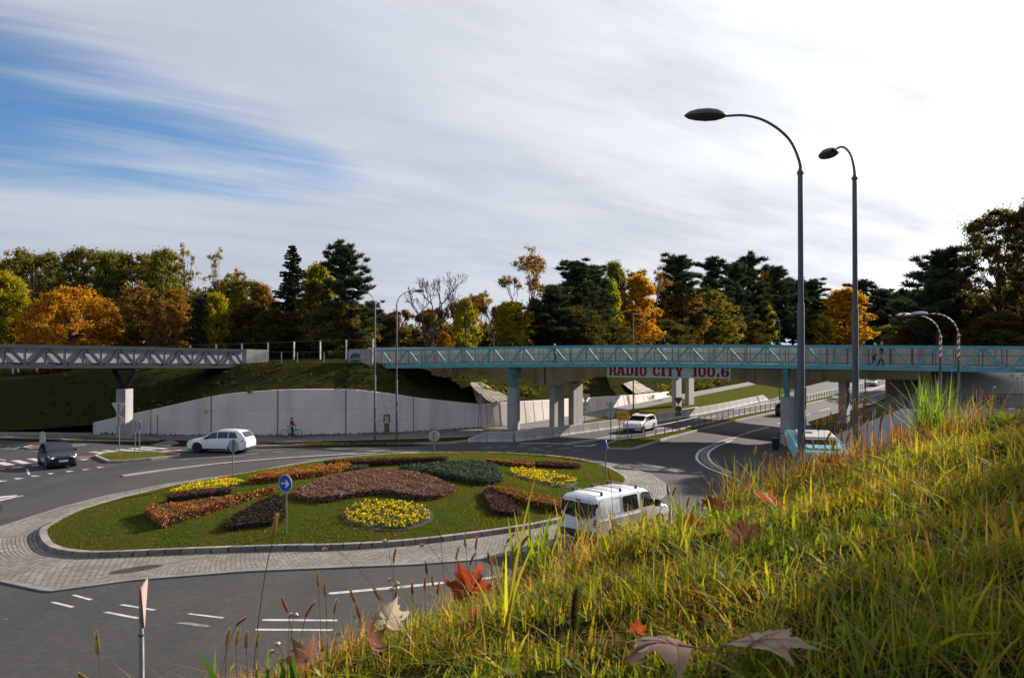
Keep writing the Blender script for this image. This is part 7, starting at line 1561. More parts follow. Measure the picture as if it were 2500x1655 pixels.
def flowers(px, label, seed, yel, soil=1.11, h=.17, dens=150):
    G_ = ground_poly(px); rs = np.random.default_rng(seed); xs_ = [p[0] for p in G_]; ys_ = [p[1] for p in G_]; cx, cy = sum(xs_) / len(xs_), sum(ys_) / len(ys_)
    t = empty('flower_bed', (cx, cy, mound(cx, cy)), 0, label, 'flower bed', 'yellow flower beds on the island')
    So = [(cx + (x - cx) * soil, cy + (y - cy) * soil) for x, y in G_]; rows = []
    for q in (0, .35, .7, 1): rows.append([(lerp(cx, x, q), lerp(cy, y, q), mound(lerp(cx, x, q), lerp(cy, y, q)) + .045 * (q < 1) + .012) for x, y in So + So[:1]])
    MB().grid(rows).build('soil', M_SOIL, t, world=True)
    area = abs(sum(G_[i][0] * G_[(i + 1) % len(G_)][1] - G_[(i + 1) % len(G_)][0] * G_[i][1] for i in range(len(G_)))) / 2; pts = []
    while len(pts) < int(area * 62):
        x, y = rs.uniform(min(xs_), max(xs_)), rs.uniform(min(ys_), max(ys_))
        if in_poly(x, y, G_): pts.append((x, y, mound(x, y) + h * .5 + rs.normal() * .02))
    P, A, B, C = leaf_cloud(rs, np.array(pts), np.full(len(pts), .11), 9, .042, ((.13, .18, .03), (.17, .21, .035), (.08, .12, .02)), flat=.7)
    o = cards('leaves', M_LEAF, P - np.array(t.location), A, B, C, t); o['kind'] = 'stuff'
    n = int(len(pts) * 1.05); ii = rs.integers(0, len(pts), n); Q = np.array(pts)[ii] + np.stack([rs.normal(size=n) * .07, rs.normal(size=n) * .07, rs.uniform(.03, .12, n)], 1)
    k = 3; Pq = np.repeat(Q, k, 0) + rs.normal(size=(n * k, 3)) * .012; a = rvec(rs, n * k); b = rvec(rs, n * k); b -= a * (a * b).sum(1, keepdims=True); b /= np.linalg.norm(b, axis=1, keepdims=True) + 1e-6; s = (.036 * rs.uniform(.8, 1.25, n * k))[:, None]
    yel = np.array(yel); C = np.repeat(yel[rs.integers(0, len(yel), n)] * rs.uniform(.75, 1.2, (n, 1)), k, 0); o = cards('blossoms', M_LEAF, Pq - np.array(t.location), a * s, b * s, C, t); o['kind'] = 'stuff'
YEL = ((.62, .50, .03), (.58, .42, .02), (.66, .56, .06), (.50, .32, .015))
flowers([(946 + 103 * math.cos(a), 1259 + 32 * math.sin(a)) for a in [2 * math.pi * i / 14 for i in range(14)]], 'round bed of yellow and green pansies at the front of the island', 3, YEL)
flowers([(417, 1204), (458, 1190), (526, 1176), (576, 1174), (593, 1180), (560, 1192), (492, 1198), (435, 1205)], 'long bed of bright yellow flowers at the left of the island', 4, YEL[:3], soil=1.05)
flowers([(1245, 1153), (1276, 1147), (1334, 1155), (1400, 1171), (1394, 1185), (1369, 1188), (1324, 1179), (1276, 1167)], 'bed of pale yellow flowers at the right of the island', 5, YEL, soil=1.08)
# short turf on the island and scattered leaves
rs = np.random.default_rng(31); n = 90000; a = rs.uniform(-math.pi, math.pi, n); q = np.sqrt(rs.random(n)); rk = np.array([RK(x) for x in np.linspace(-math.pi, math.pi, 721)]); r = q * (np.interp(a, np.linspace(-math.pi, math.pi, 721), rk) - .32)
X = IC.x + r * np.cos(a); Y = IC.y + r * np.sin(a); Z = .20 + .85 * (1 - (r / np.interp(a, np.linspace(-math.pi, math.pi, 721), rk)) ** 2)
P = np.stack([X, Y, Z + .012], 1); h = rs.uniform(.02, .055, n); A = np.stack([rs.normal(size=n) * .012, rs.normal(size=n) * .012, h], 1); th = rs.uniform(0, 6.28, n); B = np.stack([np.cos(th) * .016, np.sin(th) * .016, np.zeros(n)], 1)
f = np.clip(.5 + .35 * np.sin(X * .9 + 1.1) * np.sin(Y * .8) + .55 * (r / np.interp(a, np.linspace(-math.pi, math.pi, 721), rk)) ** 6 - .30 + rs.normal(size=n) * .22, 0, 1)[:, None]
C = (np.array([.062, .105, .011]) * (1 - f) + np.array([.14, .095, .026]) * f) * rs.uniform(.7, 1.3, (n, 1)); o = cards('lawn_turf', M_LEAF, P, A, B, C); tag(o, 'short turf covering the island mound', 'grass', kind='stuff')
n = 130; a = rs.uniform(-math.pi, math.pi, n); r = np.sqrt(rs.random(n)) * 12; X = IC.x + r * np.cos(a); Y = IC.y + r * np.sin(a); Z = np.array([max(mound(x, y), .07) for x, y in zip(X, Y)]) + .045
th = rs.uniform(0, 6.28, n); A = np.stack([np.cos(th) * .05, np.sin(th) * .05, rs.normal(size=n) * .02], 1); B = np.stack([-np.sin(th) * .045, np.cos(th) * .045, rs.normal(size=n) * .02], 1); C = np.array([(.30, .22, .10), (.26, .12, .04), (.40, .34, .22), (.34, .26, .06)])[rs.integers(0, 4, n)]
o = cards('lawn_leaves', M_LEAF, np.stack([X, Y, Z], 1), A, B, C); tag(o, 'small fallen leaves scattered over the island lawn', 'leaves', kind='stuff')
# leaves and turf on the roadside verge
n = 9000; k = rs.random(n); X = lerp(-22.0, -3.4, k); yb = np.interp(X, [-22, -15, -8, -3.5], [62.0, 62.2, 63.0, 65.2]); yt = np.interp(X, [-22, -15, -8, -3.5], [63.0, 64.2, 65.6, 66.5]); Y = lerp(yb, yt, rs.random(n))
P = np.stack([X, Y, np.full(n, .14)], 1); A = np.stack([rs.normal(size=n) * .02, rs.normal(size=n) * .02, rs.uniform(.03, .09, n)], 1); th = rs.uniform(0, 6.28, n); B = np.stack([np.cos(th) * .03, np.sin(th) * .03, 0 * th], 1); C = np.array([(.05, .06, .018), (.07, .065, .02), (.16, .11, .03)])[np.where(rs.random(n) < .06, 2, rs.integers(0, 2, n))]
o = cards('verge_turf', M_LEAF, P, A, B, C); tag(o, 'rough turf with fallen leaves on the roadside verge', 'grass', kind='stuff')
# ---------------------------------------------------------------- grass, leaves and seed heads on the near bank
make_broad('plane', 41, H=16, R=4.2, nc=260, per=110, size=.17, pal=RUST + YELG, base=.588, shape='high', gaps=.1, clump=.16)
shade_tree('plane', 16.6, 11.5, 3.6, 19.6, 3.55, 'autumn plane tree standing beyond the right picture edge')
shade_tree('bigdark', 5.5, -4.5, 6.0, 13, 7.5, 'unseen broad tree added behind the camera to block skylight on the bank')  # added out of view, its crown cuts the ambient light on the bank
shade_tree('bigdark', 12.5, 1.0, 5.0, 15, 6.5, 'unseen leafy tree added right of the camera to block the bright sky')  # added out of view to hold off bright sky on the sun side
YC = [(-6, 0.9), (-2, 1.1), (-0.72, 1.95), (0, 2.6), (2, 3.25), (6, 4.2), (14, 5.5)]
XS = np.array([p[0] for p in YC]); YS = np.array([p[1] for p in YC])
def bank_np(x, y):
    xc = np.clip(x, -2.2, 2.6); s = x - xc; z = 7.39 + .26 * xc + .10 * s / (1 + np.abs(s) * .15) - .11 * y; d = y - np.interp(x, XS, YS)
    z = z - .66 * .5 * (d + np.sqrt(d * d + .10)) - .03 * np.clip(x - 1.2, 0, 1)
    return z + .018 * np.sin(x * 5.1 + 2 * np.sin(y * 3.3)) * np.sin(y * 4.7 + x) + .012 * np.sin(x * 11 + y * 3) * np.sin(y * 13)
def clumpy(rs, n, x0, x1, y0, y1, past=.45):
    X = rs.uniform(x0, x1, n * 3); Y = rs.uniform(y0, y1, n * 3); yc = np.interp(X, XS, YS); ok = (Y < yc + past) & (np.abs(X / Y) < .72)
    v = np.sin(X * 9 + 3 * np.sin(Y * 7)) * np.sin(Y * 8 + 2 * np.sin(X * 6)); ok &= rs.random(n * 3) < .50 + .5 * v
    return X[ok][:n], Y[ok][:n]
def blades(name, rs, X, Y, h, w, lean, pal, pw, label, cat='grass', segs=4, curl=.6, zoff=0.0, parent=None, base=None, droop=None):
    n = len(X); Z = (bank_np(X, Y) - .01 + zoff) if base is None else base
    fld = .5 + .28 * np.sin(X * 6.3 + 2.1 * np.sin(Y * 4.1)) + .28 * np.sin(Y * 7.7 + 1.7 * np.sin(X * 3.9 + 1)); fl2 = .5 + .5 * np.sin(X * 3.1 + 2.3 * np.sin(Y * 2.3 + 2)) * np.sin(Y * 4.3 + 1.2 * np.sin(X * 5.1))
    if base is None: h = h * (.55 + .85 * np.clip(fld, 0, 1))
    th = rs.uniform(0, 6.283, n); L_ = h * rs.uniform(.55, 1.35, n); ln = lean * np.abs(rs.normal(size=n)); W = w * rs.uniform(.6, 1.4, n)
    face = th + np.pi / 2 + rs.normal(size=n) * .5; ax = np.stack([np.cos(face), np.sin(face), np.zeros(n)], 1); rows = []
    for k in range(segs + 1):
        t = k / segs; hz = L_ * (t - curl * .5 * np.clip(ln, 0, 1.6) * t * t * .6); hx = L_ * ln * t ** 1.7 * .75
        c = np.stack([X + np.cos(th) * hx, Y + np.sin(th) * hx, Z + hz], 1); ww = (W * (1 - t ** 2.2) * .5 * (1 if k else .7))[:, None]; rows += [c - ax * ww, c + ax * ww]
    V = np.stack(rows, 1).reshape(-1, 3); m = 2 * (segs + 1); b = np.arange(n)[:, None] * m; Q = np.concatenate([b + np.array([2 * k, 2 * k + 1, 2 * k + 3, 2 * k + 2]) for k in range(segs)], 1).reshape(-1, 4)
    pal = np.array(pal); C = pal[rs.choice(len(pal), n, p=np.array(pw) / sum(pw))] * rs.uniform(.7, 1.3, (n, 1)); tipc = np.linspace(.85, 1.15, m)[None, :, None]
    if base is None: C = C * (np.array([1.16, .86, .9]) * (1 - fl2[:, None]) + np.array([.86, 1.08, .85]) * fl2[:, None])
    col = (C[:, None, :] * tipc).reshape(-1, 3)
    o = raw_mesh(name, M_BLADE, V, Q, col, parent)
    if label: tag(o, label, cat, kind='stuff')
    return o
rs = np.random.default_rng(101)
GY = [(.17, .225, .012), (.27, .275, .014), (.10, .155, .012), (.36, .27, .035), (.32, .24, .10), (.24, .11, .03)]
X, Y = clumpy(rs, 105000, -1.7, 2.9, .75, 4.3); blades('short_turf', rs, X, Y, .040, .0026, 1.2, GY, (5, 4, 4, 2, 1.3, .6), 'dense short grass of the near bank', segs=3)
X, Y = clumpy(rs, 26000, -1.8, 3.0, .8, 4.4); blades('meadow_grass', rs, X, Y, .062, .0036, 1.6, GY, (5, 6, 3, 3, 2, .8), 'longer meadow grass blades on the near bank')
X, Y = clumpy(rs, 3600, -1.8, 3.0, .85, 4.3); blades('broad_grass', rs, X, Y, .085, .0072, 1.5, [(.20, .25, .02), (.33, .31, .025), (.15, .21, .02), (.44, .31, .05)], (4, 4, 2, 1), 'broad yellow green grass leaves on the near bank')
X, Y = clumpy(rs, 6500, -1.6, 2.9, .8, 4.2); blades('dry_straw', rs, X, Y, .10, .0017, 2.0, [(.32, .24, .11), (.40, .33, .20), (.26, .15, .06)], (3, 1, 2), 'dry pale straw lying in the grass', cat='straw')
# reddish dry grass along the right part of the crest
n = 3600; X = rs.uniform(.75, 1.95, n); Y = np.interp(X, XS, YS) + rs.normal(size=n) * .13 + .06; blades('red_grass', rs, X, Y, .165, .0032, .7, [(.20, .085, .05), (.26, .12, .055), (.15, .055, .04), (.32, .20, .08), (.20, .20, .02)], (4, 3, 2, 2, 4), 'reddish dry grass along the right of the bank crest')
n = 2600; X = rs.uniform(-.95, .5, n); Y = np.interp(X, XS, YS) + rs.normal(size=n) * .15; blades('tan_grass', rs, X, Y, .11, .003, 1.1, [(.36, .22, .09), (.42, .30, .12), (.28, .12, .05), (.22, .20, .03)], (3, 3, 2, 2), 'tan dry stems along the left of the bank crest')
# broad leafy weeds in the grass
def weed_leaves(rs, n, x0, x1, y0, y1, size, pal, name, label):
    X, Y = clumpy(rs, n, x0, x1, y0, y1, .2); n = len(X); th = rs.uniform(0, 6.28, n); el = rs.uniform(.1, .9, n); s = size * rs.uniform(.6, 1.4, n)
    A = np.stack([np.cos(th) * np.cos(el), np.sin(th) * np.cos(el), np.sin(el)], 1) * s[:, None]; B = np.stack([-np.sin(th), np.cos(th), rs.normal(size=n) * .3], 1) * (s * .55)[:, None]; P = np.stack([X, Y, bank_np(X, Y) + rs.uniform(.03, .10, n)], 1)
    C = np.array(pal)[rs.integers(0, len(pal), n)] * rs.uniform(.75, 1.25, (n, 1)); o = cards(name, M_BLADE, P, A, B, C); tag(o, label, 'weeds', kind='stuff')
weed_leaves(rs, 2200, -1.4, 2.8, .9, 4.1, .0095, [(.11, .17, .02), (.15, .20, .02), (.22, .22, .025)], 'clover_leaves', 'small round weed leaves between the blades')
n = 900; X = rs.uniform(1.75, 2.5, n); Y = np.interp(X, XS, YS) + rs.normal(size=n) * .12 - .1; th = rs.uniform(0, 6.28, n); s = .028 * rs.uniform(.6, 1.3, n); A = np.stack([np.cos(th), np.sin(th), rs.normal(size=n) * .5], 1) * s[:, None]; B = np.stack([-np.sin(th), np.cos(th), rs.normal(size=n) * .3], 1) * (s * .45)[:, None]
o = cards('leafy_weeds', M_BLADE, np.stack([X, Y, bank_np(X, Y) + .05 + rs.random(n) * (.03 + .06 * np.clip((X - 1.9) * 2, 0, 1))], 1), A, B, np.array([(.09, .16, .02), (.14, .20, .02), (.20, .22, .03)])[rs.integers(0, 3, n)]); tag(o, 'leafy green weeds at the right end of the crest', 'weeds', kind='stuff')
# bright tall clump
def px_bank(x, y, Y): p = at(x * 1.0553, y * 1.0553, Y); return p
def clump(label, cx, cy, n, h, w, pal, spread, leanv, name='grass_clump', seed=1):
    rs = np.random.default_rng(seed); X = cx + rs.normal(size=n) * spread; Y = cy + rs.normal(size=n) * spread; b = bank(cx, cy)
    t = empty(name, (cx, cy, b), 0, label, 'grass clump', None); blades('blades', rs, X - cx, Y - cy, h, w, leanv, pal, [1] * len(pal), None, segs=6, base=np.full(n, -.01), parent=t); t.children[0]['kind'] = 'stuff'; return t
cX = (2165 * 1.0553 - 1250) / F * 3.25
clump('tall bright green clump of reedy grass in front of the banded lamp posts', cX, 3.25, 260, .30, .0050, [(.13, .22, .018), (.20, .26, .02), (.09, .17, .02)], .045, .70, seed=5)
clump('yellow green tuft standing up in the middle of the bank', .42, 1.95, 16, .14, .011, [(.30, .27, .03), (.2, .22, .03)], .012, .35, seed=6)
clump('broad bladed green tuft in front of the van', .10, 2.5, 34, .20, .012, [(.13, .20, .02), (.26, .25, .03)], .05, .45, seed=7)
clump('straggling tan and green tuft below the van windows', .30, 2.62, 60, .17, .007, [(.30, .22, .06), (.2, .22, .02), (.26, .26, .02)], .09, .5, seed=15)
clump('dark green broad leaves at the bottom left corner of the grass', -.50, 1.62, 14, .14, .018, [(.05, .10, .02), (.07, .12, .025)], .04, .7, seed=8)
clump('long yellow blade crossing the paving at the middle', -.02, 1.55, 5, .30, .012, [(.30, .30, .03), (.24, .22, .03)], .012, .55, seed=12)
# foxtail grass
HEADS = []
def foxtail_head(seed, L_=.048, r=.0042):
    rs = np.random.default_rng(seed); n = 700; t = rs.random(n); th = rs.uniform(0, 6.28, n); rad = r * np.sqrt(np.clip(np.sin(np.pi * np.clip(t * .94 + .05, 0, 1)), .05, 1)); bend = .006 * t ** 2
    P = np.stack([rad * np.cos(th) + bend, rad * np.sin(th), t * L_], 1); up = np.stack([np.cos(th) * .8, np.sin(th) * .8, np.full(n, .9)], 1); A = up * (.0042 * rs.uniform(.6, 1.3, n))[:, None]; B = np.stack([-np.sin(th), np.cos(th), np.zeros(n)], 1) * .00045
    n2 = 260; t2 = rs.random(n2); th2 = rs.uniform(0, 6.28, n2); r2 = r * .75 * np.sqrt(np.clip(np.sin(np.pi * np.clip(t2 * .94 + .05, 0, 1)), .05, 1)); P2 = np.stack([r2 * np.cos(th2) + .006 * t2 ** 2, r2 * np.sin(th2), t2 * L_], 1); A2 = np.stack([np.cos(th2) * .3, np.sin(th2) * .3, np.ones(n2)], 1) * .0022; B2 = np.stack([-np.sin(th2), np.cos(th2), np.zeros(n2)], 1) * .0013
    return np.concatenate([P, P2]), np.concatenate([A, A2]), np.concatenate([B, B2]), n, n2
def head_mesh(seed, c1, c2):
    P, A, B, n, n2 = foxtail_head(seed); C = np.concatenate([np.tile(c1, (n, 1)), np.tile(c2, (n2, 1))]) * np.random.default_rng(seed).uniform(.7, 1.3, (n + n2, 1)); o = cards('seed_head', M_BLADE, P, A, B, C); me = o.data; bpy.data.objects.remove(o); return me
HM = {'red': [head_mesh(1, (.36, .16, .09), (.20, .055, .035)), head_mesh(2, (.34, .17, .10), (.17, .05, .035))], 'olive': [head_mesh(3, (.34, .26, .10), (.12, .09, .03)), head_mesh(4, (.32, .24, .08), (.15, .10, .03))], 'brown': [head_mesh(5, (.32, .22, .12), (.14, .07, .03))], 'dark': [head_mesh(6, (.10, .07, .04), (.03, .022, .014))]}
M_STEM = leaf_mat('stems', .3)
def foxtail(x, y, Y, kind, tilt, label, group, size=1.0, i=0, dxs=0.0, green=False):
    """x, y: middle of the seed head in the displayed photo; Y distance"""
    c = px_bank(x, y, Y); bx = c.x - math.tan(tilt) * .06 + dxs; b = bank(bx, Y); L_ = .048 * size; h = max(c.z - b - L_ / 2, .03)
    t = empty('foxtail_grass', (bx, Y, b), 0, label, 'foxtail grass', group); top = Vector((c.x - bx - math.sin(tilt) * L_ / 2, 0, h))
    pts = catmull([Vector((0, 0, -.02)), Vector((top.x * .25, 0, h * .4)), Vector((top.x * .62, 0, h * .78)), top], 3)
    mb = MB().tube(pts, [.0011 * size] * len(pts), 5, cap=False); me_o = mb.build('stem', M_STEM, t, fix=False)
    ca_ = me_o.data.color_attributes.new('Col', 'FLOAT_COLOR', 'POINT'); cc = (.10, .15, .03, 1) if green else ((.22, .10, .05, 1) if kind == 'red' else (.24, .18, .07, 1)); ca_.data.foreach_set('color', np.tile(cc, len(me_o.data.vertices)).astype(np.float32))
    o = bpy.data.objects.new('seed_head', HM[kind][i % len(HM[kind])]); COL.objects.link(o); o.parent = t; o.location = top; o.rotation_euler = (((i * 37) % 10 - 5) * .02, tilt, 0); o.scale = (size, size, size); return t
foxtail(636, 1213, 2.05, 'brown', .02, 'big furry brown foxtail on a long green stem before the blue sign', None, 1.15, 0, -.06, True)
foxtail(1325, 1408, 1.20, 'dark', -.03, 'dark blurred foxtail standing closest to the lens', None, 1.25)
foxtail(1207, 1252, 2.1, 'olive', .5, 'leaning olive foxtail in front of the cobbles near the van', None, 1.1, 1, -.02)
foxtail(224, 1485, 1.62, 'olive', -.28, 'lone olive foxtail at bottom left over the asphalt', None, .95)
foxtail(205, 1557, 1.6, 'olive', -1.1, 'bent over foxtail at the bottom edge, left', None, .9, 1)
foxtail(560, 1428, 1.85, 'olive', .8, 'small foxtail bending right over the road at lower left', None, .7, 1)
foxtail(717, 1404, 1.75, 'brown', .45, 'tilted brown foxtail above the lower dashes', None, .8)
i = 0
for x, y, Yd, k, tl in [(528, 1470, 1.9, 'red', .1), (550, 1470, 1.95, 'olive', .05), (570, 1478, 1.95, 'red', -.1), (597, 1475, 2.0, 'olive', 0), (658, 1395, 2.1, 'red', -.5), (735, 1337, 2.15, 'olive', -.2), (752, 1360, 2.2, 'brown', -.15), (776, 1400, 2.1, 'brown', .1), (815, 1375, 2.25, 'red', -.5), (827, 1410, 2.1, 'red', -.4), (912, 1283, 2.3, 'red', .05), (870, 1368, 2.3, 'red', -.6), (915, 1372, 2.35, 'red', -.05), (985, 1310, 2.4, 'olive', -.25), (953, 1358, 2.4, 'red', -.1), (982, 1348, 2.4, 'red', -.1), (1000, 1340, 2.45, 'olive', -.2), (1013, 1360, 2.45, 'red', 0), (1012, 1220, 2.5, 'red', -.4), (1057, 1278, 2.5, 'olive', .1), (1075, 1250, 2.5, 'olive', -.2), (1101, 1255, 2.5, 'red', 0), (1092, 1290, 2.5, 'red', .3), (1130, 1290, 2.55, 'red', -.3), (1140, 1295, 2.55, 'red', .1), (1165, 1275, 2.6, 'red', 0), (1180, 1240, 2.6, 'red', .6), (1190, 1272, 2.6, 'red', -.2), (1262, 1237, 2.6, 'red', -.25), (1240, 1252, 2.6, 'red', -.2), (1275, 1265, 2.55, 'olive', .4), (1250, 1265, 2.6, 'red', .3),
                       (1408, 1095, 2.75, 'red', -.3), (1543, 1132, 2.8, 'red', -.25), (1558, 1135, 2.8, 'olive', .3), (1590, 1160, 2.8, 'red', .1), (1612, 1172, 2.8, 'red', .1), (1626, 1160, 2.8, 'red', .1), (1600, 1180, 2.8, 'olive', .2), (1645, 1120, 2.85, 'red', 0), (1690, 1110, 2.85, 'olive', -.4), (1725, 1085, 2.9, 'olive', -.1), (1718, 1102, 2.9, 'red', -.1)]:
    i += 1; foxtail(x, y, Yd, k, tl, 'reddish or olive foxtail seed head on the crest left of the bus', 'foxtails along the left and middle of the crest', .85, i)
rr = random.Random(12)
spots = [(1765, 1057), (1783, 1062), (1745, 1045), (1800, 1068), (1815, 1020), (1842, 1052), (1860, 1015), (1880, 1030), (1905, 1050), (1915, 1010), (1925, 1030), (1945, 1005), (1890, 985), (1905, 975), (1920, 965), (1945, 950), (1962, 985), (1978, 992), (1990, 975), (2005, 985), (2020, 960), (2035, 985), (1985, 950), (1952, 925), (1975, 935), (1870, 1060), (1850, 1075), (1830, 1085), (1800, 1095), (1775, 1085), (1960, 1010), (1990, 1005), (2040, 965), (2060, 950), (1935, 985), (1998, 930), (1822, 1060)]
for x, y in spots:
    i += 1; foxtail(x, y, 2.95 + rr.uniform(0, .25), 'red' if rr.random() < .8 else 'olive', rr.uniform(-.35, .35), 'reddish furry foxtail in the thick row before the bus and ramp', 'reddish foxtails on the crest before the bus', .85, i)
for x, y in ((2290, 925), (2320, 935), (2265, 945)): i += 1; foxtail(x, y, 3.3, 'red', rr.uniform(-.3, .3), 'dry foxtail on the crest before the graffiti wall', 'foxtails before the graffiti wall', .85, i)
# bladder seed pods on thin stems
def pods(label, pts, base, seed):
    c = [px_bank(x, y, Y) for x, y, Y in pts]; bx, bY = base; t = empty('dried_campion', (bx, bY, bank(bx, bY)), 0, label, 'dried flower'); o = Vector(t.location); mb = MB()
    for p in c: q = p - o; mb.tube(catmull([Vector((0, 0, -.02)), Vector((q.x * .3, q.y * .3, q.z * .55)), Vector((q.x * .85, q.y * .85, q.z * 1.0 + .004)), q], 3), .0008, 4, cap=False)
    s = mb.build('stem', M_STEM, t, fix=False); ca_ = s.data.color_attributes.new('Col', 'FLOAT_COLOR', 'POINT'); ca_.data.foreach_set('color', np.tile((.17, .20, .05, 1), len(s.data.vertices)).astype(np.float32))
    for k, p in enumerate(c):
        q = p - o; m = MB().lathe([(0, -.006), (.0045, -.004), (.0058, 0), (.005, .005), (.002, .0085), (.003, .0105)], 10); b = m.build('seed_pod', MATS.get('pod') or pbr('pod', (.62, .42, .33), (.5, .36, .26), scale=40, rough=.7), t, smooth=True); b.location = q; b.rotation_euler = (.8 * math.sin(k * 2.1), 1.2 + .6 * math.sin(k), 0)
pods('pale dried campion pods on a thin arching stem before the kerb', [(750, 1270, 2.2), (890, 1250, 2.25)], (-.30, 2.15), 1)
pods('cluster of pink seed pods over the near asphalt', [(900, 1340, 2.2), (912, 1352, 2.2), (918, 1348, 2.2), (905, 1362, 2.2), (920, 1380, 2.2)], (-.22, 2.1), 2)
pods('single pink seed pod low before the cobbles', [(975, 1260, 2.4)], (-.15, 2.4), 3)
pods('seed pods hanging at the lower left of the grass', [(672, 1421, 1.9), (685, 1420, 1.9), (642, 1487, 1.85), (628, 1505, 1.85)], (-.52, 1.85), 4)
pods('pink seed pods dangling before the graffiti railing at the right edge', [(2339, 868, 3.3), (2352, 873, 3.3), (2365, 866, 3.3), (2300, 897, 3.3)], (2.10, 3.3), 5)
# fallen plane and maple leaves
LOBES = [(0, 1.0), (.14, .62), (.30, .66), (.52, .98), (.50, .60), (.62, .50), (.90, .78), (.78, .46), (.86, .34), (1.0, .50)]
def leaf_outline():
    # half outline as (angle from the tip in turns of pi, radius)
    half = [(0, 1.0), (.035, .80), (.075, .68), (.095, .74), (.135, .60), (.17, .58), (.21, .68), (.245, .80), (.265, .95), (.295, .80), (.335, .70), (.37, .60), (.41, .56), (.48, .60), (.54, .68), (.575, .80), (.60, .64), (.66, .52), (.76, .36), (.88, .27), (1.0, .10)]
    return [(r * math.sin(a * math.pi), r * math.cos(a * math.pi)) for a, r in half]
def fallen_leaf(label, x, y, Y, size, eul, c1, c2, curl, seed, lift=.03, trans=.45):
    rn = random.Random(seed); hf = [(px * rn.uniform(.9, 1.1), py * rn.uniform(.92, 1.08)) for px, py in leaf_outline()]; ol = hf + [(-px * rn.uniform(.9, 1.1), py) for px, py in hf[-2:0:-1]]; V = []; K = 5
    for k in range(K + 1):
        for px, py in ol:
            q = k / K; X_, Y_ = px * q, py * q; z = curl * (X_ * X_ * 1.1 + .5 * Y_ * abs(Y_)) + .05 * math.sin(6 * X_ + seed) * q + .06 * q * math.sin(4 * Y_ + seed * 2) - .03 * math.exp(-(X_ * 9) ** 2) ; V.append((X_, Y_, z))
    n = len(ol); Fc = [(k * n + i, k * n + (i + 1) % n, (k + 1) * n + (i + 1) % n, (k + 1) * n + i) for k in range(K) for i in range(n)]
    c = px_bank(x, y, Y); t = empty('fallen_leaf', c, 0, label, 'leaf'); t.rotation_euler = [math.radians(e) for e in eul]
    m = bpy.data.materials.new('leaf_blade'); nt, N, L = nodes_of(m); o = N('ShaderNodeOutputMaterial'); tc = N('ShaderNodeTexCoord'); no = N('ShaderNodeTexNoise'); no.inputs['Scale'].default_value = 45; no.inputs['Detail'].default_value = 5; L(tc.outputs['Object'], no.inputs['Vector']); mx = N('ShaderNodeMix'); mx.data_type = 'RGBA'; L(no.outputs[0], mx.inputs[0]); mx.inputs[6].default_value = (*c1, 1); mx.inputs[7].default_value = (*c2, 1)
    d = N('ShaderNodeBsdfPrincipled'); d.inputs['Roughness'].default_value = .7; d.inputs['Specular IOR Level'].default_value = .1; tr = N('ShaderNodeBsdfTranslucent'); ms = N('ShaderNodeMixShader'); ms.inputs[0].default_value = trans; L(mx.outputs[2], d.inputs[0]); L(mx.outputs[2], tr.inputs[0]); L(d.outputs[0], ms.inputs[1]); L(tr.outputs[0], ms.inputs[2]); L(ms.outputs[0], o.inputs[0])
    mb = MB().add([tuple(q * size for q in v) for v in V], Fc); mb.build('blade', m, t, smooth=True)
    vn = MB()
    for a, l in ((0, .95), (.27, .9), (-.27, .9), (.57, .72), (-.57, .72)):
        P = []
        for k in range(5):
            q = l * k / 4; X_, Y_ = q * math.sin(a * math.pi), q * math.cos(a * math.pi); z = curl * (X_ * X_ * 1.1 + .5 * Y_ * abs(Y_)) + .05 * math.sin(6 * X_ + seed) * q + .06 * q * math.sin(4 * Y_ + seed * 2) - .03 * math.exp(-(X_ * 9) ** 2) + .012; P.append((X_ * size, Y_ * size, z * size))
        vn.tube(P, [size * .008, size * .0065, size * .005, size * .0035, size * .002], 4)
    M_V = MATS.get('leaf_vein') or pbr('leaf_vein', (.19, .095, .05), rough=.7); vn.build('veins', M_V, t)
    MB().tube([(0, -.05 * size, 0), (.05 * size, -.5 * size, .03 * size), (.0, -.95 * size, .10 * size)], [size * .018, size * .013, size * .018], 5).build('leaf_stalk', M_V, t)
RD = ((.46, .075, .022), (.34, .05, .02)); RB = ((.40, .10, .03), (.26, .06, .025)); PB = ((.44, .33, .27), (.34, .25, .21)); BR = ((.24, .10, .05), (.16, .07, .04))
fallen_leaf('vivid red orange leaf standing up against the near asphalt', 1085, 1366, 2.28, .090, (60, -14, 30), *RD, .45, 1, trans=.65)
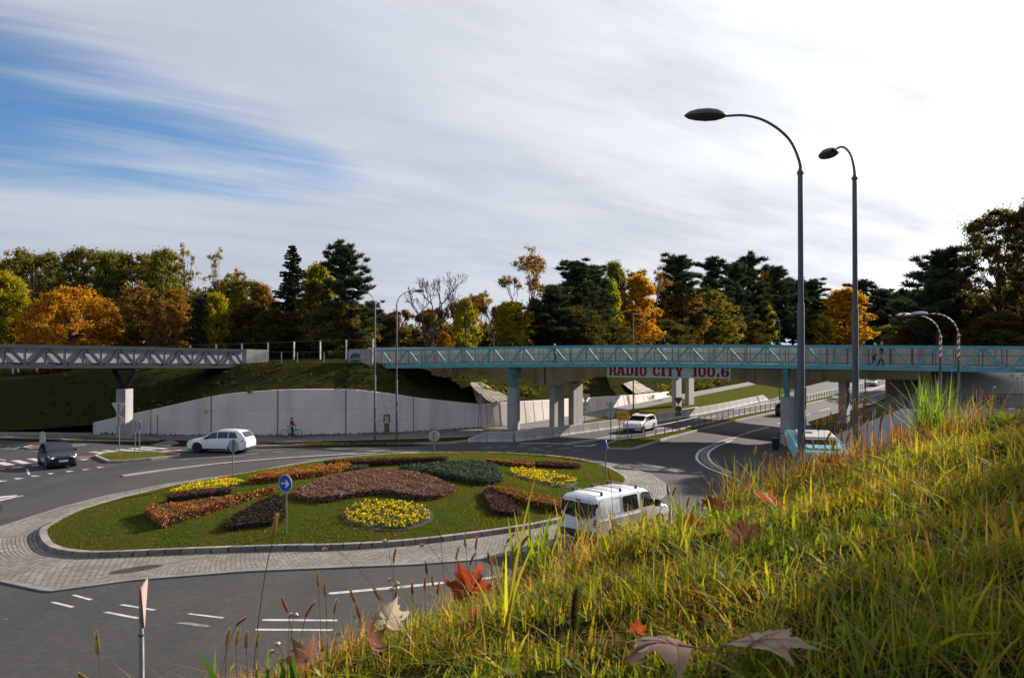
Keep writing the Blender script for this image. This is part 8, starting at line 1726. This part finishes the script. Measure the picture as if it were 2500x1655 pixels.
fallen_leaf('red orange leaf lying flat to the right of the van', 1795, 1164, 2.40, .085, (22, 10, 98), *RB, .35, 2)
fallen_leaf('dark red leaf hanging upright in the middle of the bank', 1722, 1245, 1.92, .056, (98, 10, 172), *BR, .4, 3)
fallen_leaf('red leaf half buried in grass right of the van', 1650, 1172, 2.6, .056, (32, 20, -30), *RB, .5, 4)
fallen_leaf('orange leaf tip poking up below the dark red one', 1762, 1345, 1.72, .036, (80, -20, 60), *RB, .3, 5)
fallen_leaf('pale cream leaf standing in the grass at lower middle', 897, 1432, 2.0, .060, (74, 25, 14), (.58, .47, .36), (.46, .36, .27), .6, 6)
fallen_leaf('large pinkish brown leaf at lower left of the grass', 712, 1522, 1.72, .064, (40, -20, -30), (.33, .16, .10), (.22, .11, .07), .6, 7)
fallen_leaf('dark red brown leaf curled left of the vivid red one', 860, 1488, 1.78, .060, (60, 30, 70), *BR, .8, 8)
fallen_leaf('long dark red leaf lying under the vivid red one', 1085, 1455, 1.9, .070, (40, 0, -70), (.28, .06, .03), (.18, .05, .03), .5, 9)
fallen_leaf('big pale brown leaf at the bottom, the left of the pair', 1560, 1486, 1.08, .092, (10, 8, 74), (.34, .225, .155), (.24, .155, .105), -.4, 10, trans=.12)
fallen_leaf('big grey brown leaf at the bottom, the right of the pair', 1745, 1478, 1.08, .084, (14, -10, -52), (.36, .255, .185), (.26, .18, .13), -.5, 11, trans=.12)
fallen_leaf('curled rusty leaf at the foot of the tall green clump', 2068, 1010, 3.0, .058, (75, 30, 20), (.34, .12, .05), (.22, .09, .04), .9, 12)
fallen_leaf('small orange leaf right of the tall green clump', 2238, 1046, 2.95, .044, (50, 20, 120), *RB, .5, 13)
fallen_leaf('orange leaf peeping over the grass under the bus', 1922, 1068, 2.8, .030, (40, 0, -40), *RB, .6, 14)
fallen_leaf('red brown leaf below the front door of the van', 1600, 1222, 2.45, .050, (55, 15, 15), *RD, .6, 15)
fallen_leaf('small red leaf among the blades at lower middle', 1472, 1455, 1.35, .020, (85, 10, -10), *RD, .3, 16)
